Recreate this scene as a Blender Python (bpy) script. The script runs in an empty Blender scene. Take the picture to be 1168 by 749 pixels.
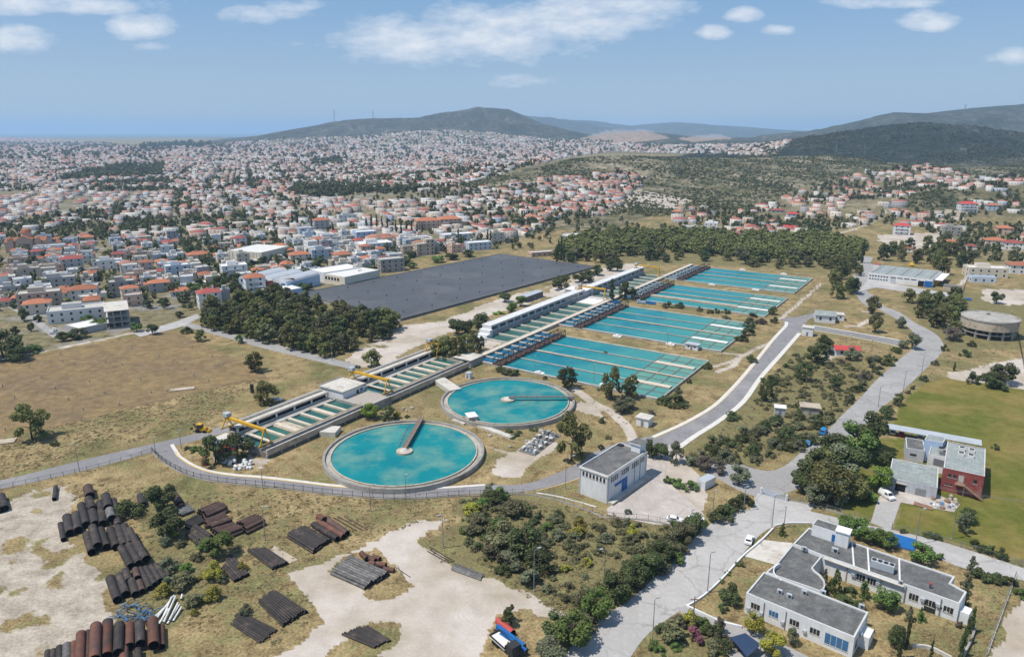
import bpy, math, random
import numpy as np
from math import sin, cos, pi, radians as R
random.seed(7); rng = np.random.default_rng(7)
S = bpy.context.scene; C = S.collection

# ------------------------------------------------------------------ camera, light, exposure
F, H, HZ, CX, CY = 815., 100., 150., 584., 374.5       # lens in photo pixels, height above ground, horizon row
PIT = math.atan((CY-HZ)/F)
cd = bpy.data.cameras.new('Camera'); cam = bpy.data.objects.new('Camera', cd); C.objects.link(cam)
cam.location = (0, 0, H); cam.rotation_euler = (pi/2-PIT, 0, 0)
cd.sensor_fit = 'HORIZONTAL'; cd.sensor_width = 36; cd.lens = 36*F/1168
cd.clip_start = 1; cd.clip_end = 120000
S.camera = cam
SUN_EL, SUN_AZ = R(63), R(196)        # azimuth of the direction TOWARDS the sun, measured from +x
sl = bpy.data.lights.new('Sun', 'SUN'); sl.energy = 5.0; sl.angle = R(0.53); sl.color = (1, .94, .85)
sun = bpy.data.objects.new('Sun', sl); C.objects.link(sun)
sun.rotation_euler = (0, pi/2-SUN_EL, SUN_AZ); sun.location = (0, 0, 300)
W = bpy.data.worlds.new('World'); S.world = W; W.use_nodes = True
nt = W.node_tree; nt.nodes.clear()
def wn(t, **k):
    n = nt.nodes.new(t)
    for a, b in k.items(): setattr(n, a, b)
    return n
sky = wn('ShaderNodeTexSky', sky_type='NISHITA', sun_disc=False, sun_elevation=SUN_EL, sun_rotation=(pi/2-SUN_AZ) % (2*pi), altitude=300., air_density=1.1, dust_density=.35, ozone_density=2.6)
bg = wn('ShaderNodeBackground'); bg.inputs[1].default_value = .14
outw = wn('ShaderNodeOutputWorld'); nt.links.new(bg.outputs[0], outw.inputs[0])
# clouds live on a flat layer high over the place: direction / height of direction
tc = wn('ShaderNodeTexCoord'); sep = wn('ShaderNodeSeparateXYZ'); nt.links.new(tc.outputs['Generated'], sep.inputs[0])
def mth(op, a, b=None, clamp=False):
    n = wn('ShaderNodeMath', operation=op, use_clamp=clamp)
    for i, x in enumerate((a, b)):
        if x is None: continue
        if isinstance(x, (int, float)): n.inputs[i].default_value = x
        else: nt.links.new(x, n.inputs[i])
    return n.outputs[0]
zc = mth('MAXIMUM', sep.outputs[2], .02)
az = mth('DIVIDE', sep.outputs[0], sep.outputs[1]); el = mth('DIVIDE', sep.outputs[2], sep.outputs[1])
comb = wn('ShaderNodeCombineXYZ'); nt.links.new(az, comb.inputs[0]); nt.links.new(mth('MULTIPLY', el, 2.6), comb.inputs[1])
cn = wn('ShaderNodeTexNoise'); cn.inputs['Scale'].default_value = 13; cn.inputs['Detail'].default_value = 9; cn.inputs['Roughness'].default_value = .64
nt.links.new(comb.outputs[0], cn.inputs['Vector'])
CLOUDS = [(455,45,85,30,.95),(560,38,120,34,1.0),(650,22,110,26,1.0),(700,8,80,14,.9),(590,92,55,9,.75),(160,30,42,16,.95),(172,54,26,7,.75),(75,5,130,13,1.0),(20,47,55,16,.85),(300,16,60,12,.75),(330,6,40,10,.8),(345,50,38,7,.5),
          (850,17,24,9,1.0),(887,34,22,7,.9),(815,37,22,8,.85),(1062,24,38,13,1.0),(1020,2,75,8,.9),(1160,65,24,12,.7),(765,6,50,12,.8),(700,95,70,8,.3),(1110,70,60,10,.35),(90,95,120,9,.25)]
tot = None
for (px, py, rx, ry, wgt) in CLOUDS:
    dx = mth('DIVIDE', mth('SUBTRACT', az, (px-CX)/F/(math.cos(PIT)+(CY-py)/F*math.sin(PIT))), rx/F*1.25)
    e0 = math.tan(math.atan((CY-py)/F)-PIT); dy = mth('DIVIDE', mth('SUBTRACT', el, e0), ry/F*1.25)
    g = mth('MULTIPLY', mth('SUBTRACT', 1., mth('ADD', mth('MULTIPLY', dx, dx), mth('MULTIPLY', dy, dy)), True), wgt)
    tot = g if tot is None else mth('MAXIMUM', tot, g)
cl = mth('MULTIPLY', mth('SUBTRACT', mth('ADD', mth('MULTIPLY', cn.outputs[0], 1.5), mth('MULTIPLY', tot, .75)), 1.06), 1.6, True)
cl = mth('MULTIPLY', mth('MULTIPLY', cl, mth('MULTIPLY', tot, 3., True)), .9)
mixw = wn('ShaderNodeMix', data_type='RGBA'); nt.links.new(cl, mixw.inputs[0]); 
sg = wn('ShaderNodeValToRGB'); nt.links.new(mth('MULTIPLY', sep.outputs[2], 2.2, True), sg.inputs[0])
for _ in range(2): sg.color_ramp.elements.new(.5)
for e, (p, c) in zip(sg.color_ramp.elements, ((0, (2.35,3.3,4.6)), (.12, (2.2,3.15,4.5)), (.36, (1.4,2.65,4.45)), (1, (1.5,2.4,3.9)))): e.position = p; e.color = (*[x/5 for x in c], 1)
sm = wn('ShaderNodeMix', data_type='RGBA', blend_type='MULTIPLY'); sm.inputs[0].default_value = 1; nt.links.new(sg.outputs[0], sm.inputs[6]); sm.inputs[7].default_value = (5, 5, 5, 1)
sx = wn('ShaderNodeMix', data_type='RGBA'); sx.inputs[0].default_value = .8; nt.links.new(sky.outputs[0], sx.inputs[6]); nt.links.new(sm.outputs[2], sx.inputs[7])
nt.links.new(sx.outputs[2], mixw.inputs[6]); mixw.inputs[7].default_value = (6.6, 6.7, 6.9, 1)
nt.links.new(mixw.outputs[2], bg.inputs[0])
S.view_settings.view_transform = 'Standard'; S.view_settings.look = 'None'; S.view_settings.gamma = 1; S.view_settings.use_curve_mapping = False
S.view_settings.exposure = 0.0
S.cycles.use_denoising = True; S.cycles.max_bounces = 6; S.cycles.volume_bounces = 1
S.cycles.diffuse_bounces = 2; S.cycles.glossy_bounces = 2; S.cycles.transparent_max_bounces = 6

# ------------------------------------------------------------------ where a thing of the photograph stands
CP, SP = cos(PIT), sin(PIT)
def P(px, py, z=0.):
    x = (px-CX)/F; y = -(py-CY)/F
    d = (x, CP+y*SP, -SP+y*CP); t = (z-H)/d[2]
    return (d[0]*t, d[1]*t, z)
def PY(px, py, Y):                                     # the point seen there at forward distance Y
    x = (px-CX)/F; y = -(py-CY)/F; d = (x, CP+y*SP, -SP+y*CP); t = Y/d[1]
    return (d[0]*t, Y, H+d[2]*t)
def Q(x, y, z=0.):
    dz = z-H; f = y*CP-dz*SP; u = y*SP+dz*CP
    return CX+F*x/f, CY-F*u/f
def depth(x, y, z=0.): return y*CP-(z-H)*SP

# ------------------------------------------------------------------ noise and terrain
def _hash(ix, iy, s):
    n = (ix*374761393 + iy*668265263 + s*1442695041) & 0x7fffffff
    n = ((n ^ (n >> 13))*1274126177) & 0x7fffffff
    return ((n ^ (n >> 16)) & 0xffff)/65535.
def vnoise(x, y, s=0):
    x = np.asarray(x, float); y = np.asarray(y, float)
    ix = np.floor(x).astype(np.int64); iy = np.floor(y).astype(np.int64); fx = x-ix; fy = y-iy
    fx = fx*fx*(3-2*fx); fy = fy*fy*(3-2*fy)
    a = _hash(ix, iy, s); b = _hash(ix+1, iy, s); c = _hash(ix, iy+1, s); d = _hash(ix+1, iy+1, s)
    return (a*(1-fx)+b*fx)*(1-fy)+(c*(1-fx)+d*fx)*fy
def fbm(x, y, o=4, s=0):
    t = 0; a = .5; n = 0
    for k in range(o):
        t = t+a*vnoise(x, y, s+k*17); n += a; a *= .5; x = x*2.03+5.1; y = y*2.03+1.7
    return t/n
HILLS = [  # crest (pixel column, skyline row, distance), half-width, roughness
    ([(500,222,980),(545,209,1120),(600,192,1280),(640,183,1400),(700,177,1480),(780,179,1520),(860,179,1560),(930,177,1640)], 300, .22),
    ([(930,182,1560),(1000,186,1480),(1080,190,1500),(1168,189,1500),(1300,186,1500)], 330, .2),
    ([(1050,222,900),(1120,214,930),(1168,206,960),(1300,200,980)], 130, .1),
    ([(840,186,2150),(890,172,2250),(930,160,2350),(975,149,2420),(1010,143,2450),(1050,139.5,2450),(1100,143,2450),(1168,153,2450),(1260,166,2450)], 420, .16),
    ([(870,162,4700),(905,156,4700),(940,148,4800),(980,137,4800),(1020,128,4800),(1060,129,4800),(1100,124,4900),(1168,118,5000),(1320,113,5000)], 900, .32),
    ([(150,170,5300),(230,162,5400),(290,155,5600),(340,146,5700),(390,137,5800),(430,134.5,5900),(480,134,6000),(510,128,6000),(545,121,6000),(580,125,6000),(620,141,6000),(665,156,6100),(700,163,6100)], 900, .34),
    ([(300,166,4600),(400,160,4700),(480,150,5000),(540,158,4700),(620,164,4600)], 900, .05),
    ([(600,164,5600),(660,157,5400),(690,152,5400),(730,149,5400),(760,152,5400),(800,157,5400),(900,156,5400)], 420, .10),
    ([(660,160,5000),(760,158,4400),(860,160,4000),(930,165,3900)], 700, .05),
    ([(540,150,13500),(610,140,13500),(640,135,13500),(680,138,13000),(720,143,13000),(770,139,13000),(830,143,13000),(880,147,13000),(960,151,13000)], 1500, .2),
    ([(430,142,11000),(480,133,11000),(520,129.5,11000),(570,128.5,11000),(620,133,11000)], 1200, .15),
]
HP = []
for crest, w, ro in HILLS:
    HP.append((np.array([PY(*c) for c in crest]), w, ro))
def hgt(x, y):
    x = np.asarray(x, float); y = np.asarray(y, float); out = np.zeros_like(x+y)
    for pts, w, ro in HP:
        best = np.full_like(out, 1e18); hz = np.zeros_like(out)
        for a, b in zip(pts[:-1], pts[1:]):
            ex, ey = b[0]-a[0], b[1]-a[1]; L = ex*ex+ey*ey
            t = np.clip(((x-a[0])*ex+(y-a[1])*ey)/L, 0, 1)
            d = (x-a[0]-t*ex)**2+(y-a[1]-t*ey)**2
            m = d < best; best = np.where(m, d, best); hz = np.where(m, a[2]+t*(b[2]-a[2]), hz)
        d = np.sqrt(best)/w
        sh = np.exp(-d**1.7)
        hh = np.maximum(hz, 0)*sh
        hh = hh*(1+ro*(1.6*(fbm(x/w*3.1, y/w*3.1, 6, int(w))-.5)-1.5*np.clip(.12-abs(fbm(x/w*2.3+9, y/w*2.3, 4, 5+int(w))-.5), 0, 1)/.12*.5)*np.clip(d*2.2, .12, 1))
        out = np.maximum(out, np.maximum(hh-2., 0))
    out = out*np.clip((y-640)/260, 0, 1)
    return out
def G(px, py):                                          # the ground point seen at a pixel, hills included
    if py > 268: return P(px, py)
    x = (px-CX)/F; y = -(py-CY)/F; d = (x, CP+y*SP, -SP+y*CP)
    t = np.geomspace(500, 16000, 500); z = H+d[2]*t; g = hgt(d[0]*t, d[1]*t)
    k = np.argmax(z <= g) if np.any(z <= g) else len(t)-1
    return (d[0]*t[k], d[1]*t[k], float(g[k]))
def inpoly(px, py, poly):
    c = np.zeros(np.shape(px), bool); n = len(poly)
    for i in range(n):
        x0, y0 = poly[i]; x1, y1 = poly[i-1]
        if y0 == y1: continue
        c ^= ((y0 > py) != (y1 > py)) & (px < (x1-x0)*(py-y0)/(y1-y0)+x0)
    return c
def segdist(x, y, pts):
    b = np.full(np.shape(x), 1e9)
    for (x0, y0), (x1, y1) in zip(pts[:-1], pts[1:]):
        ex, ey = x1-x0, y1-y0; t = np.clip(((x-x0)*ex+(y-y0)*ey)/(ex*ex+ey*ey+1e-9), 0, 1)
        b = np.minimum(b, np.hypot(x-x0-t*ex, y-y0-t*ey))
    return b

# ------------------------------------------------------------------ materials
MATS = {}
def nodes(m):
    t = m.node_tree
    def N(ty, **k):
        n = t.nodes.new(ty)
        for a, b in k.items(): setattr(n, a, b)
        return n
    return t, N, t.nodes['Principled BSDF']
def noise(t, N, vec, scale, detail=4, rough=.6):
    n = N('ShaderNodeTexNoise'); n.inputs['Scale'].default_value = scale; n.inputs['Detail'].default_value = detail; n.inputs['Roughness'].default_value = rough
    t.links.new(vec, n.inputs['Vector']); return n.outputs[0]
def ramp(t, N, fac, stops):
    r = N('ShaderNodeValToRGB'); el_ = r.color_ramp.elements
    while len(el_) < len(stops): el_.new(.5)
    for e, (p, c) in zip(el_, stops):
        e.position = p; e.color = (*c, 1) if len(c) == 3 else c
    t.links.new(fac, r.inputs[0]); return r.outputs[0]
def mixc(t, N, fac, a, b, mode='MIX'):
    n = N('ShaderNodeMix', data_type='RGBA', blend_type=mode)
    for i, x in ((0, fac), (6, a), (7, b)):
        if isinstance(x, (int, float)): n.inputs[i].default_value = x
        elif isinstance(x, tuple): n.inputs[i].default_value = (*x[:3], 1)
        else: t.links.new(x, n.inputs[i])
    return n.outputs[2]
def mfac(t, N, op, a, b, clamp=True):
    n = N('ShaderNodeMath', operation=op, use_clamp=clamp)
    for i, x in enumerate((a, b)):
        if isinstance(x, (int, float)): n.inputs[i].default_value = x
        else: t.links.new(x, n.inputs[i])
    return n.outputs[0]
def M(name, col, col2=None, var=.12, scale=.6, rough=.85, metal=0, bump=0, rnd=0, stain=None, spec=.3, streak=None, crack=0, seam=None, seamsc=.30):
    """weathered plain surface: two-scale noise between col and col2, optional stain colour in blotches, optional per-object change"""
    if name in MATS: return MATS[name]
    m = bpy.data.materials.new(name); m.use_nodes = True; t, N, b = nodes(m)
    pos = N('ShaderNodeNewGeometry').outputs['Position']
    c2 = col2 or tuple(x*(1-2*var) for x in col)
    n1 = noise(t, N, pos, scale, 5, .65); n2 = noise(t, N, pos, scale*7.3, 3)
    f = mfac(t, N, 'ADD', mfac(t, N, 'MULTIPLY', n1, .65), mfac(t, N, 'MULTIPLY', n2, .35))
    c = ramp(t, N, f, [(.36, c2), (.62, col)])
    if stain:
        sn = noise(t, N, pos, scale*.45, 6, .7)
        c = mixc(t, N, ramp(t, N, sn, [(.52, (0, 0, 0)), (.68, (1, 1, 1))]), c, stain)
    if streak:                                              # rain streaks: noise drawn out downwards
        mp = N('ShaderNodeMapping'); mp.inputs['Scale'].default_value = (1.3, 1.3, .12); t.links.new(pos, mp.inputs[0])
        c = mixc(t, N, ramp(t, N, noise(t, N, mp.outputs[0], 1.0, 5, .7), [(.50, (0, 0, 0)), (.78, (1, 1, 1))]), c, streak)
    if crack:                                               # repairs and cracks of old paving
        vo = N('ShaderNodeTexVoronoi', feature='DISTANCE_TO_EDGE'); vo.inputs['Scale'].default_value = crack
        wv = N('ShaderNodeVectorMath', operation='ADD'); nn_ = N('ShaderNodeTexNoise'); nn_.inputs['Scale'].default_value = .5; nn_.inputs['Detail'].default_value = 4; t.links.new(pos, nn_.inputs['Vector'])
        sc_ = N('ShaderNodeVectorMath', operation='SCALE'); sc_.inputs['Scale'].default_value = 2.2; t.links.new(nn_.outputs['Color'], sc_.inputs[0]); t.links.new(pos, wv.inputs[0]); t.links.new(sc_.outputs[0], wv.inputs[1]); t.links.new(wv.outputs[0], vo.inputs['Vector'])
        c = mixc(t, N, ramp(t, N, vo.outputs['Distance'], [(.0, (.55, .55, .55)), (.022, (0, 0, 0))]), c, tuple(x*.45 for x in col))
        vc = N('ShaderNodeTexVoronoi'); vc.inputs['Scale'].default_value = crack*.55; t.links.new(wv.outputs[0], vc.inputs['Vector']); sp_ = N('ShaderNodeSeparateColor'); t.links.new(vc.outputs['Color'], sp_.inputs[0])
        c = mixc(t, N, mfac(t, N, 'MULTIPLY', ramp(t, N, sp_.outputs[0], [(.70, (0, 0, 0)), (.74, (1, 1, 1))]), .55), c, tuple(x*.78 for x in col))
        c = mixc(t, N, mfac(t, N, 'MULTIPLY', ramp(t, N, noise(t, N, pos, .9, 6, .75), [(.52, (0, 0, 0)), (.62, (1, 1, 1))]), .35), c, tuple(min(1, x*1.2) for x in col))
    if seam:                                                # laps of roofing sheet, across the plant axes
        mp = N('ShaderNodeMapping'); mp.inputs['Rotation'].default_value = (0, 0, seam); t.links.new(pos, mp.inputs[0]); wv_ = N('ShaderNodeTexWave', bands_direction='X', wave_profile='SAW'); wv_.inputs['Scale'].default_value = seamsc; wv_.inputs['Distortion'].default_value = .25; t.links.new(mp.outputs[0], wv_.inputs[0])
        c = mixc(t, N, ramp(t, N, wv_.outputs[0], [(.0, (.55, .55, .55)), (.05, (0, 0, 0)), (.94, (0, 0, 0)), (1, (.5, .5, .5))]), c, tuple(x*.5 for x in col)); c = mixc(t, N, ramp(t, N, noise(t, N, pos, .7, 6, .75), [(.50, (0, 0, 0)), (.66, (.6, .6, .6))]), c, tuple(x*1.5 for x in col))
    if rnd:
        oi = N('ShaderNodeObjectInfo').outputs['Random']; hs = N('ShaderNodeHueSaturation')
        t.links.new(mfac(t, N, 'ADD', mfac(t, N, 'MULTIPLY', oi, 2*rnd), 1-rnd, False), hs.inputs['Value']); t.links.new(c, hs.inputs['Color']); c = hs.outputs[0]
    t.links.new(c, b.inputs['Base Color']); b.inputs['Roughness'].default_value = rough; b.inputs['Metallic'].default_value = metal
    b.inputs['Specular IOR Level'].default_value = spec
    if bump:
        bp = N('ShaderNodeBump'); bp.inputs['Strength'].default_value = bump; bp.inputs['Distance'].default_value = .1
        t.links.new(n2, bp.inputs['Height']); t.links.new(bp.outputs[0], b.inputs['Normal'])
    MATS[name] = m; return m
def leafmat(name, c1, c2, rnd=.28, hue=.02):
    m = bpy.data.materials.new(name); m.use_nodes = True; t, N, b = nodes(m)
    g = N('ShaderNodeNewGeometry'); oi = N('ShaderNodeObjectInfo').outputs['Random']
    isl = g.outputs['Random Per Island']
    c = ramp(t, N, isl, [(.0, c1), (1., c2)])
    hs = N('ShaderNodeHueSaturation')
    t.links.new(mfac(t, N, 'ADD', mfac(t, N, 'MULTIPLY', oi, 2*rnd), 1-rnd, False), hs.inputs['Value'])
    t.links.new(mfac(t, N, 'ADD', mfac(t, N, 'MULTIPLY', oi, 2*hue), .5-hue, False), hs.inputs['Hue'])
    t.links.new(c, hs.inputs['Color']); t.links.new(hs.outputs[0], b.inputs['Base Color'])
    b.inputs['Roughness'].default_value = .75; b.inputs['Specular IOR Level'].default_value = .2
    tr = N('ShaderNodeBsdfTranslucent'); t.links.new(hs.outputs[0], tr.inputs[0])
    mx = N('ShaderNodeMixShader'); mx.inputs[0].default_value = .22
    t.links.new(b.outputs[0], mx.inputs[1]); t.links.new(tr.outputs[0], mx.inputs[2])
    t.links.new(mx.outputs[0], t.nodes['Material Output'].inputs[0])
    MATS[name] = m; return m
M('concrete', (.42,.40,.36), (.27,.255,.23), scale=.35, stain=(.20,.18,.15), bump=.2)
M('concrete_pale', (.58,.55,.50), (.44,.41,.36), scale=.4, stain=(.33,.29,.24))
M('concrete_tan', (.50,.43,.34), (.36,.30,.23), scale=.5, stain=(.25,.20,.15))
M('concrete_dark', (.20,.19,.175), (.12,.115,.105), scale=.5)
M('beam_cream', (.62,.55,.45), (.45,.38,.29), scale=.6)
M('white_wall', (.72,.725,.73), (.64,.65,.655), scale=.25, stain=(.57,.565,.55), streak=(.52,.52,.52))
M('tank_rim', (.33,.31,.275), (.21,.195,.17), scale=.5, stain=(.16,.145,.12))
M('parapet', (.56,.56,.55), (.46,.46,.45), scale=.4, stain=(.38,.37,.35))
M('grey_wall', (.50,.51,.545), (.42,.43,.46), scale=.3, streak=(.33,.33,.34))
M('blue_wall', (.42,.55,.72), (.36,.48,.64), scale=.4)
M('red_wall', (.27,.065,.055), (.20,.05,.045), scale=.5, stain=(.33,.13,.11))
M('roof_grey', (.135,.135,.13), (.075,.075,.076), scale=.45, stain=(.18,.175,.165), seam=.6)
M('roof_felt', (.27,.30,.29), (.20,.225,.22), scale=.25, stain=(.31,.34,.32), seam=.55)
M('roof_metal', (.42,.45,.48), (.34,.37,.40), scale=.2, rough=.5)
M('roof_white', (.74,.73,.71), (.60,.58,.55), scale=.3)
M('red_tin', (.50,.07,.06), (.42,.055,.05), scale=.3, rough=.6)
M('glass_dark', (.025,.03,.035), rough=.12, spec=.6)
M('glass_blue', (.04,.16,.34), rough=.2, spec=.6)
M('blue_paint', (.015,.13,.38), (.012,.10,.30), rough=.5)
M('yellow_paint', (.62,.36,.02), (.50,.28,.02), rough=.55)
M('yellow_edge', (.62,.42,.14), (.52,.40,.22), scale=1.2)
M('steel_grey', (.30,.32,.34), rough=.45, metal=.4)
M('steel_dark', (.035,.035,.037), rough=.6)
M('rust_dark', (.075,.05,.042), (.042,.032,.030), scale=.8, rough=.75, stain=(.11,.06,.04))
M('rust', (.20,.085,.045), (.11,.05,.032), scale=.9, stain=(.05,.045,.045))
M('rust_light', (.30,.19,.13), (.20,.12,.08), scale=.9)
M('pipe_dark', (.050,.041,.037), (.027,.024,.023), scale=.9, rough=.7, rnd=.25, stain=(.10,.075,.06))
M('pipe_brown', (.105,.06,.047), (.06,.04,.035), scale=.9, rough=.75, rnd=.25, stain=(.15,.10,.075))
M('pipe_grey', (.19,.182,.175), (.06,.056,.053), scale=.9, rough=.6, rnd=.3)
M('pipe_rust', (.17,.068,.042), (.07,.042,.035), scale=.5, rough=.75, rnd=.2, stain=(.05,.045,.045))
M('pipe_white', (.72,.71,.68), rough=.5)
M('pipe_blue', (.05,.16,.32), (.12,.17,.22), rough=.5, rnd=.3)
M('pipe_red', (.42,.07,.06), rough=.55)
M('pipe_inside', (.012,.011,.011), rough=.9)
M('asphalt', (.25,.24,.245), (.185,.178,.182), scale=.12, stain=(.29,.278,.272), bump=.1, crack=.10)
M('asphalt_old', (.33,.32,.31), (.26,.25,.245), scale=.10, stain=(.37,.36,.34), crack=.09)
M('road_concrete', (.42,.405,.39), (.33,.318,.305), scale=.12, stain=(.46,.44,.425), crack=.08)
M('apron', (.45,.405,.37), (.35,.31,.275), scale=.15, stain=(.55,.50,.45), crack=.09)
M('kerb_white', (.64,.62,.575), (.50,.475,.43), scale=.6)
M('track', (.44,.37,.29), (.34,.285,.215), scale=.2)
M('membrane', (.086,.091,.099), (.064,.068,.074), scale=.06, rough=.6, seam=.62, seamsc=.05, stain=(.115,.115,.118))
M('car_white', (.75,.75,.75), rough=.3, var=.02); M('car_silver', (.45,.46,.47), rough=.3, metal=.5, var=.03); M('car_red', (.35,.02,.03), rough=.3, var=.05)
M('car_dark', (.04,.045,.05), rough=.3); M('car_blue', (.02,.20,.48), rough=.35, var=.05); M('tyre', (.02,.02,.02), rough=.9); M('lamp_lens', (.8,.8,.75), rough=.2)
M('bark', (.12,.085,.06), (.07,.05,.035), scale=3)
M('wood', (.22,.15,.10), (.15,.10,.065), scale=2)
M('sack', (.72,.71,.69), (.60,.59,.57), scale=1.5)
M('skin', (.45,.28,.20)); M('cloth_red', (.55,.05,.07)); M('cloth_blue', (.06,.08,.16)); M('hair', (.03,.02,.015))
M('rubble', (.42,.38,.34), (.28,.24,.20), scale=1.5)
M('solar', (.03,.05,.10), rough=.25, spec=.6)
M('marble', (.70,.69,.66), (.55,.53,.50), scale=2)
leafmat('leaf_pine', (0.0835,0.0983,0.0308), (0.205,0.1966,0.0683)); leafmat('leaf_dark', (0.0451,0.0637,0.0246), (0.1129,0.1328,0.0491)); leafmat('leaf_olive', (0.1013,0.1148,0.0648), (0.2025,0.216,0.1283))
leafmat('leaf_green', (0.0675,0.1148,0.027), (0.162,0.2295,0.0607)); leafmat('leaf_bright', (0.108,0.189,0.027), (0.2295,0.3375,0.0675)); leafmat('leaf_scrub', (0.081,0.0837,0.0405), (0.1958,0.189,0.0945))
leafmat('leaf_dry', (.085,.07,.055), (.165,.13,.105)); leafmat('leaf_yellow', (.16,.15,.03), (.34,.30,.05)); leafmat('leaf_pink', (.30,.08,.12), (.42,.18,.2))
leafmat('leaf_weed', (.12,.115,.05), (.22,.20,.09)); leafmat('leaf_straw', (.20,.165,.08), (.36,.30,.16)); leafmat('leaf_far', (0.0656,0.0814,0.0338), (0.1538,0.1593,0.0645))
def watermat(name, c1, c2, murk, scale=.05, far=None):
    m = bpy.data.materials.new(name); m.use_nodes = True; t, N, b = nodes(m)
    pos = N('ShaderNodeNewGeometry').outputs['Position']
    w_ = noise(t, N, pos, scale, 4, .55); c = mixc(t, N, ramp(t, N, w_, [(.38, (0, 0, 0)), (.62, (1, 1, 1))]), c1, c2)
    w2 = noise(t, N, pos, scale*1.9, 6, .62); c = mixc(t, N, ramp(t, N, w2, [(.45, (0, 0, 0)), (.78, (1, 1, 1))]), c, murk)
    if far:                                                 # the water clears and greens along the lane, away from its inlet
        tc_ = N('ShaderNodeTexCoord'); sx_ = N('ShaderNodeSeparateXYZ'); t.links.new(tc_.outputs['Object'], sx_.inputs[0])
        g_ = mfac(t, N, 'ADD', mfac(t, N, 'MULTIPLY', mfac(t, N, 'ADD', sx_.outputs[0], 30., False), .020), mfac(t, N, 'MULTIPLY', mfac(t, N, 'SUBTRACT', w2, .5, False), 1.2, False)); c = mixc(t, N, g_, c, far)
    t.links.new(c, b.inputs['Base Color']); b.inputs['Roughness'].default_value = .2; b.inputs['IOR'].default_value = 1.33; b.inputs['Specular IOR Level'].default_value = .14
    bp = N('ShaderNodeBump'); bp.inputs['Strength'].default_value = .05; bp.inputs['Distance'].default_value = .05
    t.links.new(noise(t, N, pos, 1.5, 3), bp.inputs['Height']); t.links.new(bp.outputs[0], b.inputs['Normal'])
    MATS[name] = m
watermat('water_tank', (.003,.165,.195), (.008,.205,.218), (.17,.30,.235), .045)
watermat('water_lane', (.002,.135,.19), (.006,.185,.22), (.05,.23,.22), .035, (.055,.25,.235))
watermat('water_weir', (.07,.24,.225), (.10,.265,.22), (.14,.29,.225), .06)
watermat('water_channel', (.006,.085,.18), (.012,.12,.21), (.02,.13,.19), .05)
watermat('water_green', (.018,.085,.085), (.03,.12,.10), (.06,.14,.11), .05)
watermat('water_far', (.004,.175,.235), (.008,.205,.245), (.03,.24,.225), .02, (.04,.22,.21))

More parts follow.
